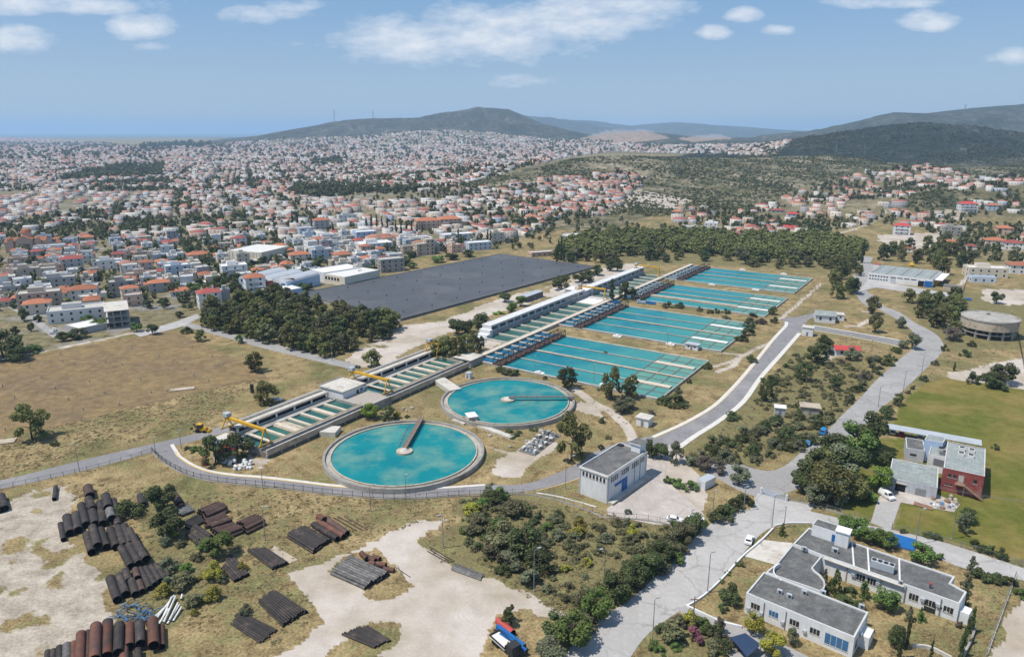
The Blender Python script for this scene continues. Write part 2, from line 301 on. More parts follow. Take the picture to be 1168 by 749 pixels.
# ------------------------------------------------------------------ mesh building
class MB:
    def __init__(s): s.v = []; s.f = []; s.m = []
    def poly(s, pts, mat):
        i = len(s.v); s.v += [tuple(p) for p in pts]; s.f.append(tuple(range(i, i+len(pts)))); s.m.append(mat); return s
    def hexa(s, b, t, mat, top=None, bottom=False):        # b, t: four points below, four above, counter-clockwise from above
        i = len(s.v); s.v += [tuple(p) for p in b]+[tuple(p) for p in t]
        for k in range(4):
            j = (k+1) % 4; s.f.append((i+k, i+j, i+4+j, i+4+k)); s.m.append(mat)
        s.f.append((i+4, i+5, i+6, i+7)); s.m.append(top or mat)
        s.f.append((i+3, i+2, i+1, i)); s.m.append(mat)
        return s
    def box(s, x0, x1, y0, y1, z0, z1, mat, top=None):
        return s.hexa([(x0,y0,z0),(x1,y0,z0),(x1,y1,z0),(x0,y1,z0)], [(x0,y0,z1),(x1,y0,z1),(x1,y1,z1),(x0,y1,z1)], mat, top)
    def beam(s, a, b, w, h, mat):                           # a straight bar of section w x h with its middle on a-b
        a = np.array(a, float); b = np.array(b, float); d = b-a; d /= np.linalg.norm(d)+1e-9
        up = np.array((0, 0, 1.)) if abs(d[2]) < .95 else np.array((1., 0, 0))
        sx = np.cross(d, up); sx /= np.linalg.norm(sx); uz = np.cross(sx, d)
        q = lambda p: [p-sx*w/2-uz*h/2, p+sx*w/2-uz*h/2, p+sx*w/2+uz*h/2, p-sx*w/2+uz*h/2]
        i = len(s.v); s.v += [tuple(x) for x in q(a)+q(b)]
        for k in range(4):
            j = (k+1) % 4; s.f.append((i+k, i+4+k, i+4+j, i+j)); s.m.append(mat)
        s.f += [(i, i+1, i+2, i+3), (i+7, i+6, i+5, i+4)]; s.m += [mat, mat]; return s
    def prism(s, poly, z0, z1, mat, top=None, bot=True):
        n = len(poly); i = len(s.v)
        s.v += [(p[0], p[1], z0) for p in poly]+[(p[0], p[1], z1) for p in poly]
        for k in range(n):
            j = (k+1) % n; s.f.append((i+k, i+j, i+n+j, i+n+k)); s.m.append(mat)
        s.f.append(tuple(range(i+n, i+2*n))); s.m.append(top or mat)
        if bot: s.f.append(tuple(range(i+n-1, i-1, -1))); s.m.append(mat)
        return s
    def tube(s, a, b, r0, r1=None, n=8, mat='steel_grey', cap=True, capmat=None):
        r1 = r0 if r1 is None else r1
        a = np.array(a, float); b = np.array(b, float); d = b-a; d /= np.linalg.norm(d)+1e-9
        up = np.array((0, 0, 1.)) if abs(d[2]) < .9 else np.array((1., 0, 0))
        x = np.cross(up, d); x /= np.linalg.norm(x); y = np.cross(d, x); i = len(s.v)
        for p, r in ((a, r0), (b, r1)):
            for k in range(n):
                t = 2*pi*k/n; s.v.append(tuple(p+r*(x*cos(t)+y*sin(t))))
        for k in range(n):
            j = (k+1) % n; s.f.append((i+k, i+j, i+n+j, i+n+k)); s.m.append(mat)
        if cap:
            s.f += [tuple(range(i+n-1, i-1, -1)), tuple(range(i+n, i+2*n))]; s.m += [capmat or mat]*2
        return s
    def ring(s, ro, ri, z0, z1, mat, n=96, c=(0, 0), top=None):
        i = len(s.v)
        for k in range(n):
            t = 2*pi*k/n
            for r, z in ((ro, z0), (ro, z1), (ri, z1), (ri, z0)): s.v.append((c[0]+r*cos(t), c[1]+r*sin(t), z))
        for k in range(n):
            j = (k+1) % n
            for q in range(4):
                p = (q+1) % 4; s.f.append((i+4*k+q, i+4*j+q, i+4*j+p, i+4*k+p)); s.m.append(top or mat if q == 1 else mat)
        return s
    def disc(s, r, z, mat, n=64, c=(0, 0)):
        return s.poly([(c[0]+r*cos(2*pi*k/n), c[1]+r*sin(2*pi*k/n), z) for k in range(n)], mat)
    def mesh(s, name, mat=None):
        me = bpy.data.meshes.new(name); me.from_pydata(s.v, [], s.f)
        keys = list(dict.fromkeys(s.m)) if mat is None else [mat]
        for k in keys: me.materials.append(MATS[k])
        if mat is None and len(keys) > 1: me.polygons.foreach_set('material_index', [keys.index(k) for k in s.m])
        me.update(); return me
def npmesh(name, v, f, mat):
    me = bpy.data.meshes.new(name); v = np.asarray(v, np.float32); f = np.asarray(f, np.int32); k = f.shape[1]
    me.vertices.add(len(v)); me.vertices.foreach_set('co', v.ravel()); me.loops.add(f.size); me.loops.foreach_set('vertex_index', f.ravel())
    me.polygons.add(len(f)); me.polygons.foreach_set('loop_start', np.arange(0, f.size, k, dtype=np.int32)); me.polygons.foreach_set('loop_total', np.full(len(f), k, np.int32))
    me.update(calc_edges=True); me.materials.append(MATS[mat] if isinstance(mat, str) else mat); return me
def link(name, me, parent=None, loc=(0, 0, 0), rot=0):
    o = bpy.data.objects.new(name, me); C.objects.link(o); o.parent = parent; o.location = loc; o.rotation_euler = (0, 0, rot); return o
def tag(o, label=None, cat=None, group=None, kind=None):
    for k, x in (('label', label), ('category', cat), ('group', group), ('kind', kind)):
        if x: o[k] = x
    return o
def thing(name, label, cat, loc=(0, 0, 0), rot=0, group=None): return tag(link(name, None, None, loc, rot), label, cat, group)
def smooth(o, ang=40):
    for p in o.data.polygons: p.use_smooth = True
    return o
def part(t, name, mb, mat=None, label=None):                # mb in the thing's own frame
    o = link(name, mb.mesh(name, mat), t)
    if label: o['label'] = label
    return o
def partw(t, name, mb, mat=None, up=None):                  # mb in world coordinates, stored in the thing's frame; up = the part it sits under
    a = -t.rotation_euler.z; l = t.location
    mb.v = [((x-l.x)*cos(a)-(y-l.y)*sin(a), (x-l.x)*sin(a)+(y-l.y)*cos(a), z-l.z) for x, y, z in mb.v]
    return link(name, mb.mesh(name, mat), up or t)
KIDS = {}
def copy_tree(o, parent=None):
    c = o.copy(); C.objects.link(c)
    if parent: c.parent = parent
    for ch in o.children: copy_tree(ch, c)
    return c
ORD = ['', 'second ', 'third ', 'fourth ', 'fifth ', 'sixth ', 'seventh ', 'eighth ', 'ninth ', 'tenth ', 'eleventh ', 'twelfth ', 'thirteenth ', 'fourteenth ', 'fifteenth ', 'sixteenth ', 'seventeenth ', 'eighteenth ', 'nineteenth ', 'twentieth ']
def ordl(k): return ORD[k] if k < len(ORD) else f'{k+1}th '
def nth(k): return 'first' if k == 0 else ordl(k).strip()

def catmull(pts, n=6):
    p = [np.array(q, float) for q in pts]; p = [2*p[0]-p[1]]+p+[2*p[-1]-p[-2]]; out = []
    for i in range(1, len(p)-2):
        for k in range(n):
            t = k/n; out.append(.5*(2*p[i]+(p[i+1]-p[i-1])*t+(2*p[i-1]-5*p[i]+4*p[i+1]-p[i+2])*t*t+(3*p[i]-p[i-1]-3*p[i+1]+p[i+2])*t**3))
    return out+[p[-2]]
def strip(name, left, right, z, mat, n=6):                  # a flat road between two edges given where the photograph shows them
    L = catmull([P(*q)[:2] for q in left], n); Rr = catmull([P(*q)[:2] for q in right], n)
    k = max(len(L), len(Rr))
    rs = lambda A: [tuple(np.interp(np.linspace(0, 1, k), np.linspace(0, 1, len(A)), [a[c] for a in A]) for c in (0, 1))]
    (lx, ly), (rx, ry) = rs(L)[0], rs(Rr)[0]
    v = [(x, y, z) for x, y in zip(lx, ly)]+[(x, y, z) for x, y in zip(rx, ry)]
    f = [(i, k+i, k+i+1, i+1) for i in range(k-1)]
    me = bpy.data.meshes.new(name); me.from_pydata(v, [], f); me.materials.append(MATS[mat]); me.update()
    nz = sum(p.normal.z for p in me.polygons)
    if nz < 0: me.flip_normals()
    return tag(link(name, me), kind='structure')
def path_strip(name, pix, w, z, mat, h=0, n=6, world=False):
    c = catmull(pix if world else [P(*q)[:2] for q in pix], n); b = MB(); L = []; Rr = []
    for i, p in enumerate(c):
        d = c[min(i+1, len(c)-1)]-c[max(i-1, 0)]; d = d/(np.linalg.norm(d)+1e-9); nrm = np.array((-d[1], d[0]))*w/2
        L.append(p+nrm); Rr.append(p-nrm)
    for i in range(len(c)-1):
        q = [Rr[i], Rr[i+1], L[i+1], L[i]]
        if h: b.hexa([(*x, z) for x in q], [(*x, z+h) for x in q], mat)
        else: b.poly([(*x, z) for x in q], mat)
    return b
def structure(name, mb, mat=None): return tag(link(name, mb.mesh(name, mat)), kind='structure')
def flat(name, pix, z, mat):
    return structure(name, MB().poly([(*P(*q)[:2], z) for q in ccw(pix)], mat))
def ccw(pix):
    w = [P(*q)[:2] for q in pix]; a = sum(w[i-1][0]*w[i][1]-w[i][0]*w[i-1][1] for i in range(len(w)))
    return pix if a > 0 else pix[::-1]

# ================================================================== THE SETTING
# ------------------------------------------------------------------ zones of the ground, outlined where the photograph shows them
CITY = [(-400,157),(0,157),(110,163),(170,169),(250,164),(330,158),(420,155),(470,150),(520,149),(570,153),(620,158),(660,160),(760,166),(860,165),(905,160),(880,178),(700,173),(640,181),(560,203),(520,211),(560,218),(640,203),(700,197),(740,203),(728,216),(705,232),(690,245),(640,256),(600,272),(560,283),(480,292),(440,310),(360,331),(310,338),(228,348),(225,362),(150,379),(60,398),(0,408),(-400,470)]
VILLAGE = [[(768,243),(800,236),(850,243),(880,232),(905,222),(960,205),(1000,194),(1060,190),(1120,205),(1200,190),(1200,215),(1130,222),(1075,215),(1040,222),(1010,232),(1060,238),(1110,245),(1100,262),(1075,270),(1050,262),(1000,254),(960,262),(930,268),(905,275),(860,277),(780,268)],
           [(1075,262),(1110,255),(1200,252),(1200,300),(1140,300),(1070,288)], [(1090,225),(1130,220),(1200,225),(1200,246),(1110,246)]]
SAND = [[(471,597),(513,594),(500,606),(484,621),(503,640),(548,664),(600,680),(645,701),(625,706),(594,698),(562,709),(548,733),(545,760),(440,760),(456,735),(462,710),(440,700),(420,703),(398,712),(380,735),(383,760),(295,760),(320,742),(345,725),(361,709),(358,690),(353,680),(330,668),(316,661),(345,648),(380,632),(433,616),(455,606)],
        [(-60,575),(0,573),(40,560),(77,554),(84,570),(74,600),(78,618),(95,628),(108,650),(121,668),(133,690),(128,709),(100,722),(60,742),(45,760),(-60,760)],
        [(395,408),(452,372),(505,366),(540,352),(600,332),(628,334),(600,347),(560,360),(512,380),(470,397),(440,417),(410,421)],
        [(735,508),(768,500),(800,560),(805,590),(780,594),(700,560)], [(600,343),(640,325),(690,305),(720,300),(735,305),(660,332)], [(578,374),(590,386),(560,398),(548,392)],
        [(640,455),(675,460),(690,480),(660,470)], [(553,540),(600,500),(640,505),(620,520),(590,545)], [(1086,425),(1130,417),(1190,400),(1190,440),(1150,446),(1090,440)], [(1120,330),(1190,330),(1190,350),(1125,345)],
        [(1145,690),(1190,660),(1190,760),(1120,760)], [(285,515),(310,526),(300,541),(268,536)], [(660,233),(700,205),(735,218),(790,228),(780,238),(720,236),(690,245)], [(1000,268),(1085,265),(1075,285),(1010,282)], [(1060,240),(1105,240),(1100,250),(1050,250)]]
LAWN = [[(1018,481),(1034,453),(1055,437),(1079,431),(1120,437),(1200,450),(1200,655),(1168,640),(1100,622),(1020,603),(1031,560),(1060,500),(1010,488)], [(960,590),(990,500),(1040,500),(1010,560),(998,595)]]
SCRUB = [[(520,568),(560,557),(600,563),(640,580),(700,592),(780,600),(803,606),(760,645),(717,685),(675,709),(648,720),(645,700),(600,680),(548,660),(505,640),(484,620),(520,600)], [(775,512),(830,478),(880,425),(915,395),(985,415),(1000,430),(958,474),(925,505),(868,530),(830,545),(800,540)],
         [(1027,345),(1060,330),(1140,335),(1190,345),(1190,395),(1100,400),(1078,395)], [(215,365),(330,330),(460,370),(450,395),(390,400),(330,395)], [(630,285),(680,265),(980,278),(975,312),(900,306),(800,302),(700,300)], [(1130,640),(1190,650),(1190,690),(1130,670)],
         [(170,555),(230,560),(250,620),(230,690),(190,720),(150,690),(160,620)], [(735,730),(790,690),(850,740),(840,760),(730,760)]]
ROCKY = [[(600,214),(680,197),(745,203),(870,205),(960,195),(1200,178),(1200,250),(1060,238),(940,240),(880,250),(760,240),(700,262),(610,262),(690,240)]]
DRYF = [[(197,377),(300,423),(305,431),(227,446),(93,480),(0,499),(-120,530),(-120,430),(0,411)]]
TRK = [([(655,443),(680,462),(700,471),(716,488),(724,507)], 3.6, .9), ([(885,388),(862,398),(838,410),(815,418)], 2.5, .7), ([(890,364),(912,345),(938,323)], 2.2, .8), ([(820,402),(845,405),(836,418),(818,424)], 2.4, .8), ([(858,372),(830,365),(800,362),(770,361)], 2.2, .5),
       ([(0,409),(75,395),(150,380),(186,368)], 3.5, .9), ([(600,336),(640,322),(690,302)], 3, .6), ([(545,262),(600,258),(690,262),(735,264),(790,258),(860,262)], 4, .7), ([(560,510),(590,520),(640,505)], 1.6, .5), ([(985,355),(1000,358),(980,372),(965,372)], 2.6, .8), ([(905,275),(950,268),(1000,255),(1032,238),(1058,205)], 4, .8), ([(1090,330),(1105,315),(1100,290),(1112,270)], 3, .8), ([(945,395),(952,405),(938,415),(945,400)], 2, .7), ([(1148,340),(1160,370),(1165,430)], 1.2, .3),([(40,150),(0,150)],1,.1)]

def build_ground():
    na = 620; az = np.linspace(R(-60), R(60), na); rr = [38.]
    while rr[-1] < 36000: rr.append(rr[-1]*(1.0062 if rr[-1] < 420 else 1.009 if rr[-1] < 8000 else 1.03))
    rr = np.array(rr); nr = len(rr)
    A, Rr = np.meshgrid(az, rr); x = (Rr*np.sin(A)).ravel(); y = (Rr*np.cos(A)).ravel(); z = hgt(x, y)
    sea = (y > 13000) & (z < 2)
    near = Rr.ravel() < 700
    v = np.stack([x, y, z], 1)
    idx = np.arange(nr*na).reshape(nr, na)
    f = np.stack([idx[:-1, :-1], idx[:-1, 1:], idx[1:, 1:], idx[1:, :-1]], -1).reshape(-1, 4)[:, ::-1]
    # zone weights
    wx = (fbm(x/9, y/9, 4, 3)-.5)*9; wy = (fbm(x/9, y/9, 4, 9)-.5)*9
    fx = np.clip(300/np.maximum(y, 1), .2, 3)
    px, py = Q(x+wx, y+wy, z); pxs, pys = Q(x+wx*.15, y+wy*.15, z)
    ok = (y > 60)
    def zone(polys, sharp=False):
        m = np.zeros(len(x), bool)
        for p in polys: m |= inpoly(pxs if sharp else px, pys if sharp else py, p)
        return (m & ok).astype(np.float32)
    sand = zone(SAND); lawn = zone(LAWN, True); scrub = zone(SCRUB); city = np.maximum(zone([CITY]), .3*zone(VILLAGE)); rocky = zone(ROCKY); dry = zone(DRYF, True)
    # grass islands and weeds eat into the bare earth
    isl = zone([[(372,650),(395,630),(430,625),(455,650),(468,672),(440,680),(395,672)], [(255,700),(300,672),(352,690),(345,712),(300,740),(255,745)]]); sand *= 1-isl
    weed = np.clip((fbm(x/5, y/5, 4, 31)-.55)*9, 0, 1)*np.clip((-55-x)/8, .12, 1); sand *= 1-weed*.8
    for pl, w_, s_ in TRK:
        d = segdist(x+wx*.2, y+wy*.2, [P(*q)[:2] if q[1] > 151 else (0, 0) for q in pl]); sand = np.maximum(sand, np.clip((w_/2+.7-d)/1.0, 0, 1)*s_)
    hill = np.clip((z-3)/10, 0, 1); hill = np.maximum(hill, rocky*.9)
    hill = hill*(1-city)*(1-.92*sand)
    soil = np.clip(inpoly(px, py, [(655,160),(695,149),(735,148),(765,158),(720,163)])*1. + inpoly(px, py, [(770,158),(820,153),(835,158),(790,162)])*1., 0, 1)
    dark = np.maximum(np.clip((y-1750)/250, 0, 1)*np.clip((3600-y)/300, 0, 1)*(x > 300), np.where(soil > 0, 0, .72)*np.clip((y-3300)/500, 0, 1))  # paints a cloud shadow on the right hill; far hills just get darker tones
    me = npmesh('ground', v, f, ground_mat())
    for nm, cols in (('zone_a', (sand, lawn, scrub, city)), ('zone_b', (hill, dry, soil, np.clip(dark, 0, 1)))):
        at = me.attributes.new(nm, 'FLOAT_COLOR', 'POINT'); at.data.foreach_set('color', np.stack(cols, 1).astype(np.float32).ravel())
    me.polygons.foreach_set('use_smooth', np.ones(len(me.polygons), bool))
    return tag(link('ground', me), kind='structure')
def ground_mat():
    m = bpy.data.materials.new('ground'); m.use_nodes = True; t, N, b = nodes(m)
    pos = N('ShaderNodeNewGeometry').outputs['Position']
    def attr(nm):
        a = N('ShaderNodeAttribute', attribute_name=nm); s_ = N('ShaderNodeSeparateColor'); t.links.new(a.outputs['Color'], s_.inputs[0]); return [s_.outputs[i] for i in range(3)]+[a.outputs['Alpha']]
    sand, lawn, scrub, city = attr('zone_a'); hill, dry, soil, dark = attr('zone_b')
    fine = noise(t, N, pos, 1.6, 4, .7); mid = noise(t, N, pos, .22, 5, .65); big = noise(t, N, pos, .045, 4, .6); huge = noise(t, N, pos, .008, 4, .6)
    fm = mfac(t, N, 'ADD', mfac(t, N, 'MULTIPLY', fine, .45), mfac(t, N, 'MULTIPLY', mid, .55))
    straw = ramp(t, N, fm, [(.39, (.100,.077,.037)), (.5, (.265,.198,.098)), (.60, (.43,.33,.178))])
    olive = ramp(t, N, fm, [(.39, (.045,.05,.020)), (.5, (.125,.122,.050)), (.61, (.25,.22,.10))])
    base = mixc(t, N, ramp(t, N, mfac(t, N, 'ADD', mfac(t, N, 'MULTIPLY', mid, .5), mfac(t, N, 'MULTIPLY', big, .5)), [(.48, (0, 0, 0)), (.57, (1, 1, 1))]), straw, olive)
    c = mixc(t, N, scrub, base, mixc(t, N, ramp(t, N, mid, [(.42, (0, 0, 0)), (.60, (1, 1, 1))]), ramp(t, N, fm, [(.38, (.105,.09,.042)), (.62, (.31,.25,.125))]), olive))
    sandc = mixc(t, N, ramp(t, N, big, [(.40, (0, 0, 0)), (.62, (1, 1, 1))]), ramp(t, N, fm, [(.3, (.40,.355,.31)), (.7, (.57,.51,.455))]), ramp(t, N, fm, [(.3, (.29,.245,.19)), (.7, (.44,.375,.30))]))
    tp_ = P(548, 694); dv = N('ShaderNodeVectorMath', operation='DISTANCE'); dv.inputs[1].default_value = (tp_[0], tp_[1], 0); dn_ = N('ShaderNodeVectorMath', operation='ADD'); t.links.new(pos, dn_.inputs[0]); dn_.inputs[1].default_value = (0, 0, 0); t.links.new(dn_.outputs[0], dv.inputs[0])
    rr_ = mfac(t, N, 'ADD', dv.outputs['Value'], mfac(t, N, 'MULTIPLY', big, 14., False), False); sn_ = mfac(t, N, 'SINE', mfac(t, N, 'MULTIPLY', rr_, 4.2, False), 0, False)
    mk = mfac(t, N, 'MULTIPLY', mfac(t, N, 'MULTIPLY', mfac(t, N, 'GREATER_THAN', sn_, .55), mfac(t, N, 'LESS_THAN', rr_, 15.)), mfac(t, N, 'MULTIPLY', ramp(t, N, mid, [(.45, (0, 0, 0)), (.6, (1, 1, 1))]), .3)); sandc = mixc(t, N, mk, sandc, (.34, .29, .235))
    sxz = N('ShaderNodeSeparateXYZ'); t.links.new(pos, sxz.inputs[0]); gl = mfac(t, N, 'MULTIPLY', mfac(t, N, 'SUBTRACT', -62., sxz.outputs[0], False), .12); gl = mfac(t, N, 'MULTIPLY', gl, mfac(t, N, 'LESS_THAN', sxz.outputs[1], 215.))
    sandc = mixc(t, N, gl, sandc, ramp(t, N, fm, [(.38, (.235,.195,.15)), (.60, (.48,.425,.355))]))
    sf = mfac(t, N, 'MULTIPLY', mfac(t, N, 'SUBTRACT', mfac(t, N, 'ADD', sand, mfac(t, N, 'MULTIPLY', mfac(t, N, 'SUBTRACT', fm, .5, False), .8, False), False), .25, False), 2.2)
    c = mixc(t, N, sf, c, sandc)
    lw = mixc(t, N, ramp(t, N, mfac(t, N, 'ADD', mfac(t, N, 'MULTIPLY', big, .6), mfac(t, N, 'MULTIPLY', huge, .4)), [(.44, (0, 0, 0)), (.56, (1, 1, 1))]), ramp(t, N, fm, [(.36, (.075,.088,.015)), (.64, (.15,.155,.033))]), ramp(t, N, fm, [(.36, (.15,.118,.034)), (.64, (.25,.198,.068))]))
    c = mixc(t, N, lawn, c, lw)
    dr = mixc(t, N, ramp(t, N, mfac(t, N, 'ADD', mfac(t, N, 'MULTIPLY', noise(t, N, pos, .5, 5, .7), .55), mfac(t, N, 'MULTIPLY', big, .45)), [(.36, (0, 0, 0)), (.57, (1, 1, 1))]), ramp(t, N, fm, [(.38, (.10,.074,.052)), (.62, (.20,.148,.098))]), ramp(t, N, fm, [(.38, (.145,.105,.052)), (.62, (.31,.22,.105))]))
    c = mixc(t, N, dry, c, dr)
    # town ground: paving, yards, a little green
    ct = mixc(t, N, ramp(t, N, big, [(.38, (0, 0, 0)), (.50, (1, 1, 1))]), ramp(t, N, mid, [(.3, (.17,.165,.155)), (.7, (.30,.285,.26))]), ramp(t, N, fm, [(.38, (.06,.065,.032)), (.62, (.29,.235,.135))]))
    c = mixc(t, N, city, c, ct)
    # hills: maquis, dry grass and grey rock
    hs = noise(t, N, pos, .028, 6, .72); hf = noise(t, N, pos, .11, 4, .7)
    hsum = mfac(t, N, 'ADD', mfac(t, N, 'ADD', mfac(t, N, 'MULTIPLY', hs, .45), mfac(t, N, 'MULTIPLY', hf, .30)), mfac(t, N, 'MULTIPLY', noise(t, N, pos, .0042, 5, .62), .25))
    vh = noise(t, N, pos, .0035, 5, .62); hc = ramp(t, N, hsum, [(.40, (.040,.048,.024)), (.48, (.095,.092,.050)), (.54, (.20,.172,.11)), (.62, (.36,.32,.26))])
    hd = ramp(t, N, hsum, [(.42, (.013,.018,.010)), (.53, (.026,.030,.019)), (.59, (.09,.085,.066)), (.66, (.20,.19,.16))])  # darker hill colours; on the right hill they paint its cloud shadow
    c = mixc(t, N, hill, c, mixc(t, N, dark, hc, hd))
    c = mixc(t, N, soil, c, ramp(t, N, hs, [(.4, (.22,.16,.115)), (.62, (.34,.26,.20))]))
    t.links.new(c, b.inputs['Base Color']); b.inputs['Roughness'].default_value = .95; b.inputs['Specular IOR Level'].default_value = .1
    bp = N('ShaderNodeBump'); bp.inputs['Strength'].default_value = .55; bp.inputs['Distance'].default_value = .35
    t.links.new(fm, bp.inputs['Height']); t.links.new(bp.outputs[0], b.inputs['Normal'])
    MATS['ground'] = m; return m
ground = build_ground()
m_ = M('sea', (.13,.17,.20), (.12,.16,.19), scale=.0005, rough=.9, spec=.1)
structure('sea', MB().poly([(-20000, 11700, 1.5), (-1500, 12300, 1.5), (-3000, 35000, 1.5), (-52000, 35000, 1.5)], 'sea'))

# ------------------------------------------------------------------ roads and paved yards
Z1, Z2, Z3 = .03, .045, .06
strip('side_road', [(-60,553),(0,547.6),(90.7,525.4),(171,506.7),(227,493.4),(258,484)], [(-60,563),(0,557.5),(91,537.4),(150,522),(190,511),(262,492)], Z1, 'asphalt')
strip('plant_loop_road', [(178,505),(200,513.4),(205.5,521.4),(221.5,531),(240,537.4),(267,541.4),(300,544),(340,548.5),(380,553.4),(420,556),(487,557),(553,553),(600,551.3),(640,537.4),(661,527),(690,510),(747,496)],
      [(172,516),(184,525.4),(203,536),(224,544),(256,549.4),(300,553.4),(340,558),(367,561.5),(400,564.5),(433,567),(480,567),(514,564.5),(560,562),(600,560),(650,549),(690,532),(775,509)], Z2, 'asphalt')
strip('plant_road', [(745,499),(781.5,482.7),(813.5,464),(834.8,444),(856,420),(883,386.7),(893,372),(893,364)], [(775,510),(792,497.4),(821.5,478.7),(848,457.4),(868,429.5),(892,402.8),(912,380),(921,365.4)], Z1, 'asphalt')
strip('plant_side_road', [(890,363.5),(910,361),(932,356)], [(905,377),(920,366),(934,358.5)], Z3, 'asphalt')
strip('cottage_road', [(928,371.5),(960,377),(1000,384),(1030,388.5)], [(927,375.5),(960,381),(1000,388.5),(1030,394.5)], Z2, 'asphalt')
strip('valley_road', [(820,520),(868,536),(895,531),(921,508),(945,489.4),(959,474.7),(981,453.5),(1001,432),(1028,408),(1041,397),(1044,385),(1039,376),(1025,365.4),(1001,352),(985,346.7),(976,335),(968,322),(980,306),(984,292)],
      [(800,535),(862,566),(912,556),(945,530),(970,503),(999,471),(1028,447),(1055,421.4),(1073.5,403),(1076,392),(1066,380),(1044,368),(1026,356),(1007,348.5),(996,337),(985,328),(982,318),(990,306),(996,293)], Z1, 'asphalt_old')
strip('concrete_road', [(864,562),(856,580),(835,581),(805,602),(760,645),(717,685),(675,709),(640,752),(600,790)], [(930,575),(915,592),(878,602.4),(856,621),(827,656),(792,685),(742,720),(715,755),(690,790)], Z2, 'road_concrete')
strip('lower_road', [(860,566),(900,577),(950,589),(988,598.4),(1017,604),(1082,620),(1168,648),(1230,668)], [(868,596),(900,596),(930,598),(990,610),(1039,619),(1066,634),(1100,648),(1168,662),(1230,684)], Z3, 'road_concrete')
strip('office_drive', [(784,690),(797,697),(830,708),(865,722),(905,740),(950,764)], [(772,694),(786,706),(810,722),(832,748),(850,775),(880,800)], Z3+.01, 'asphalt_old')
strip('red_building_drive', [(993,596),(1001.5,569.5),(1010,556)], [(1016,605),(1028,571),(1034,560)], Z2+.03, 'road_concrete')
flat('van_yard', [(1003,572),(1008,548),(1060,560),(1095,575),(1088,584),(1028,573)], Z3+.03, 'apron')
flat('pump_yard', [(692,580),(737,545),(735,520),(745,512),(768,506),(762,520),(758,545),(775,562),(794,578),(804,590),(795,600),(745,598),(694,587)], Z3+.02, 'apron')
flat('hall_yard', [(978,320),(990,318),(1062,331),(1096,336),(1093,345),(1060,337),(1000,328),(980,332)], Z3, 'road_concrete')
flat('hall_forecourt', [(968,322),(986,300),(1000,302),(990,318),(982,330)], Z2+.03, 'asphalt_old')
flat('forecourt_paving', [(848,634),(866,615),(904,619),(889,645)], Z3, 'concrete_pale')
strip('wood_road', [(205,371),(250,383),(300,397),(350,409),(405,422)], [(212,367),(260,379),(320,394),(360,404),(412,417)], Z1, 'asphalt_old')
strip('town_street', [(-20,335),(0,345),(30,363),(60,385)], [(-10,328),(8,340),(36,357),(72,387)], Z1, 'asphalt_old')
strip('field_road', [(150,379),(190,370),(225,358)], [(160,384),(205,373),(228,362)], Z2, 'road_concrete')
strip('gallery_drive', [(528,389),(545,379),(560,371)], [(545,397),(556,389),(562,380)], Z1, 'asphalt_old')
for nm, pix, w in (('kerb', [(196,507),(200,513.4),(206,521.4),(221.5,531),(240,537.4),(267,541.4),(300,544),(340,548.5),(380,553.4),(420,556),(487,557),(553,553)], 1.1), ('kerb', [(745,498.5),(781.5,482.2),(813.5,463.5),(834.8,443.5),(856,419.5),(883,386),(896,372),(897,367)], 1.7),
                   ('kerb', [(775,510),(792,497.8),(821.5,479),(848,457.8),(868,430),(892,403),(912,380)], 1.9), ('kerb', [(928,371),(960,376.5),(1000,383.5),(1026,388)], 1.0), ('kerb', [(928,376.5),(960,382),(1000,389.5),(1026,395)], .6), ('kerb', [(612,562),(640,567),(680,578)], .5)):
    structure(nm, path_strip(nm, pix, w, 0, 'kerb_white', .14))
for pix, w in (([(200,515),(206,523),(221.5,532.4),(240,538.6),(267,542.8),(300,545.6),(340,550),(380,554.8),(420,557.6)], .35), ([(747,499.3),(782.5,483.2),(814.5,464.5),(835.8,444.3),(857,420.2),(884,386.6)], .3), ([(612,560),(650,549.5),(690,533)], .3)):
    structure('kerb_line', path_strip('kerb_line', pix, w, 0, 'yellow_edge', .155))

# ================================================================== THE WATER WORKS (its own axes: x = v across, y = u along the galleries)
PR = math.atan2(-.549, .836); PO = (-17., 307.1)
def PT(v, u, z=0.): return (PO[0]+v*cos(PR)-u*sin(PR), PO[1]+v*sin(PR)+u*cos(PR), z)
def uvof(px, py, z=0.):
    x, y, _ = P(px, py, z); x -= PO[0]; y -= PO[1]; return (x*cos(PR)+y*sin(PR), -x*sin(PR)+y*cos(PR))
def plant(name, label, cat, v, u, group=None): return thing(name, label, cat, PT(v, u), PR, group)

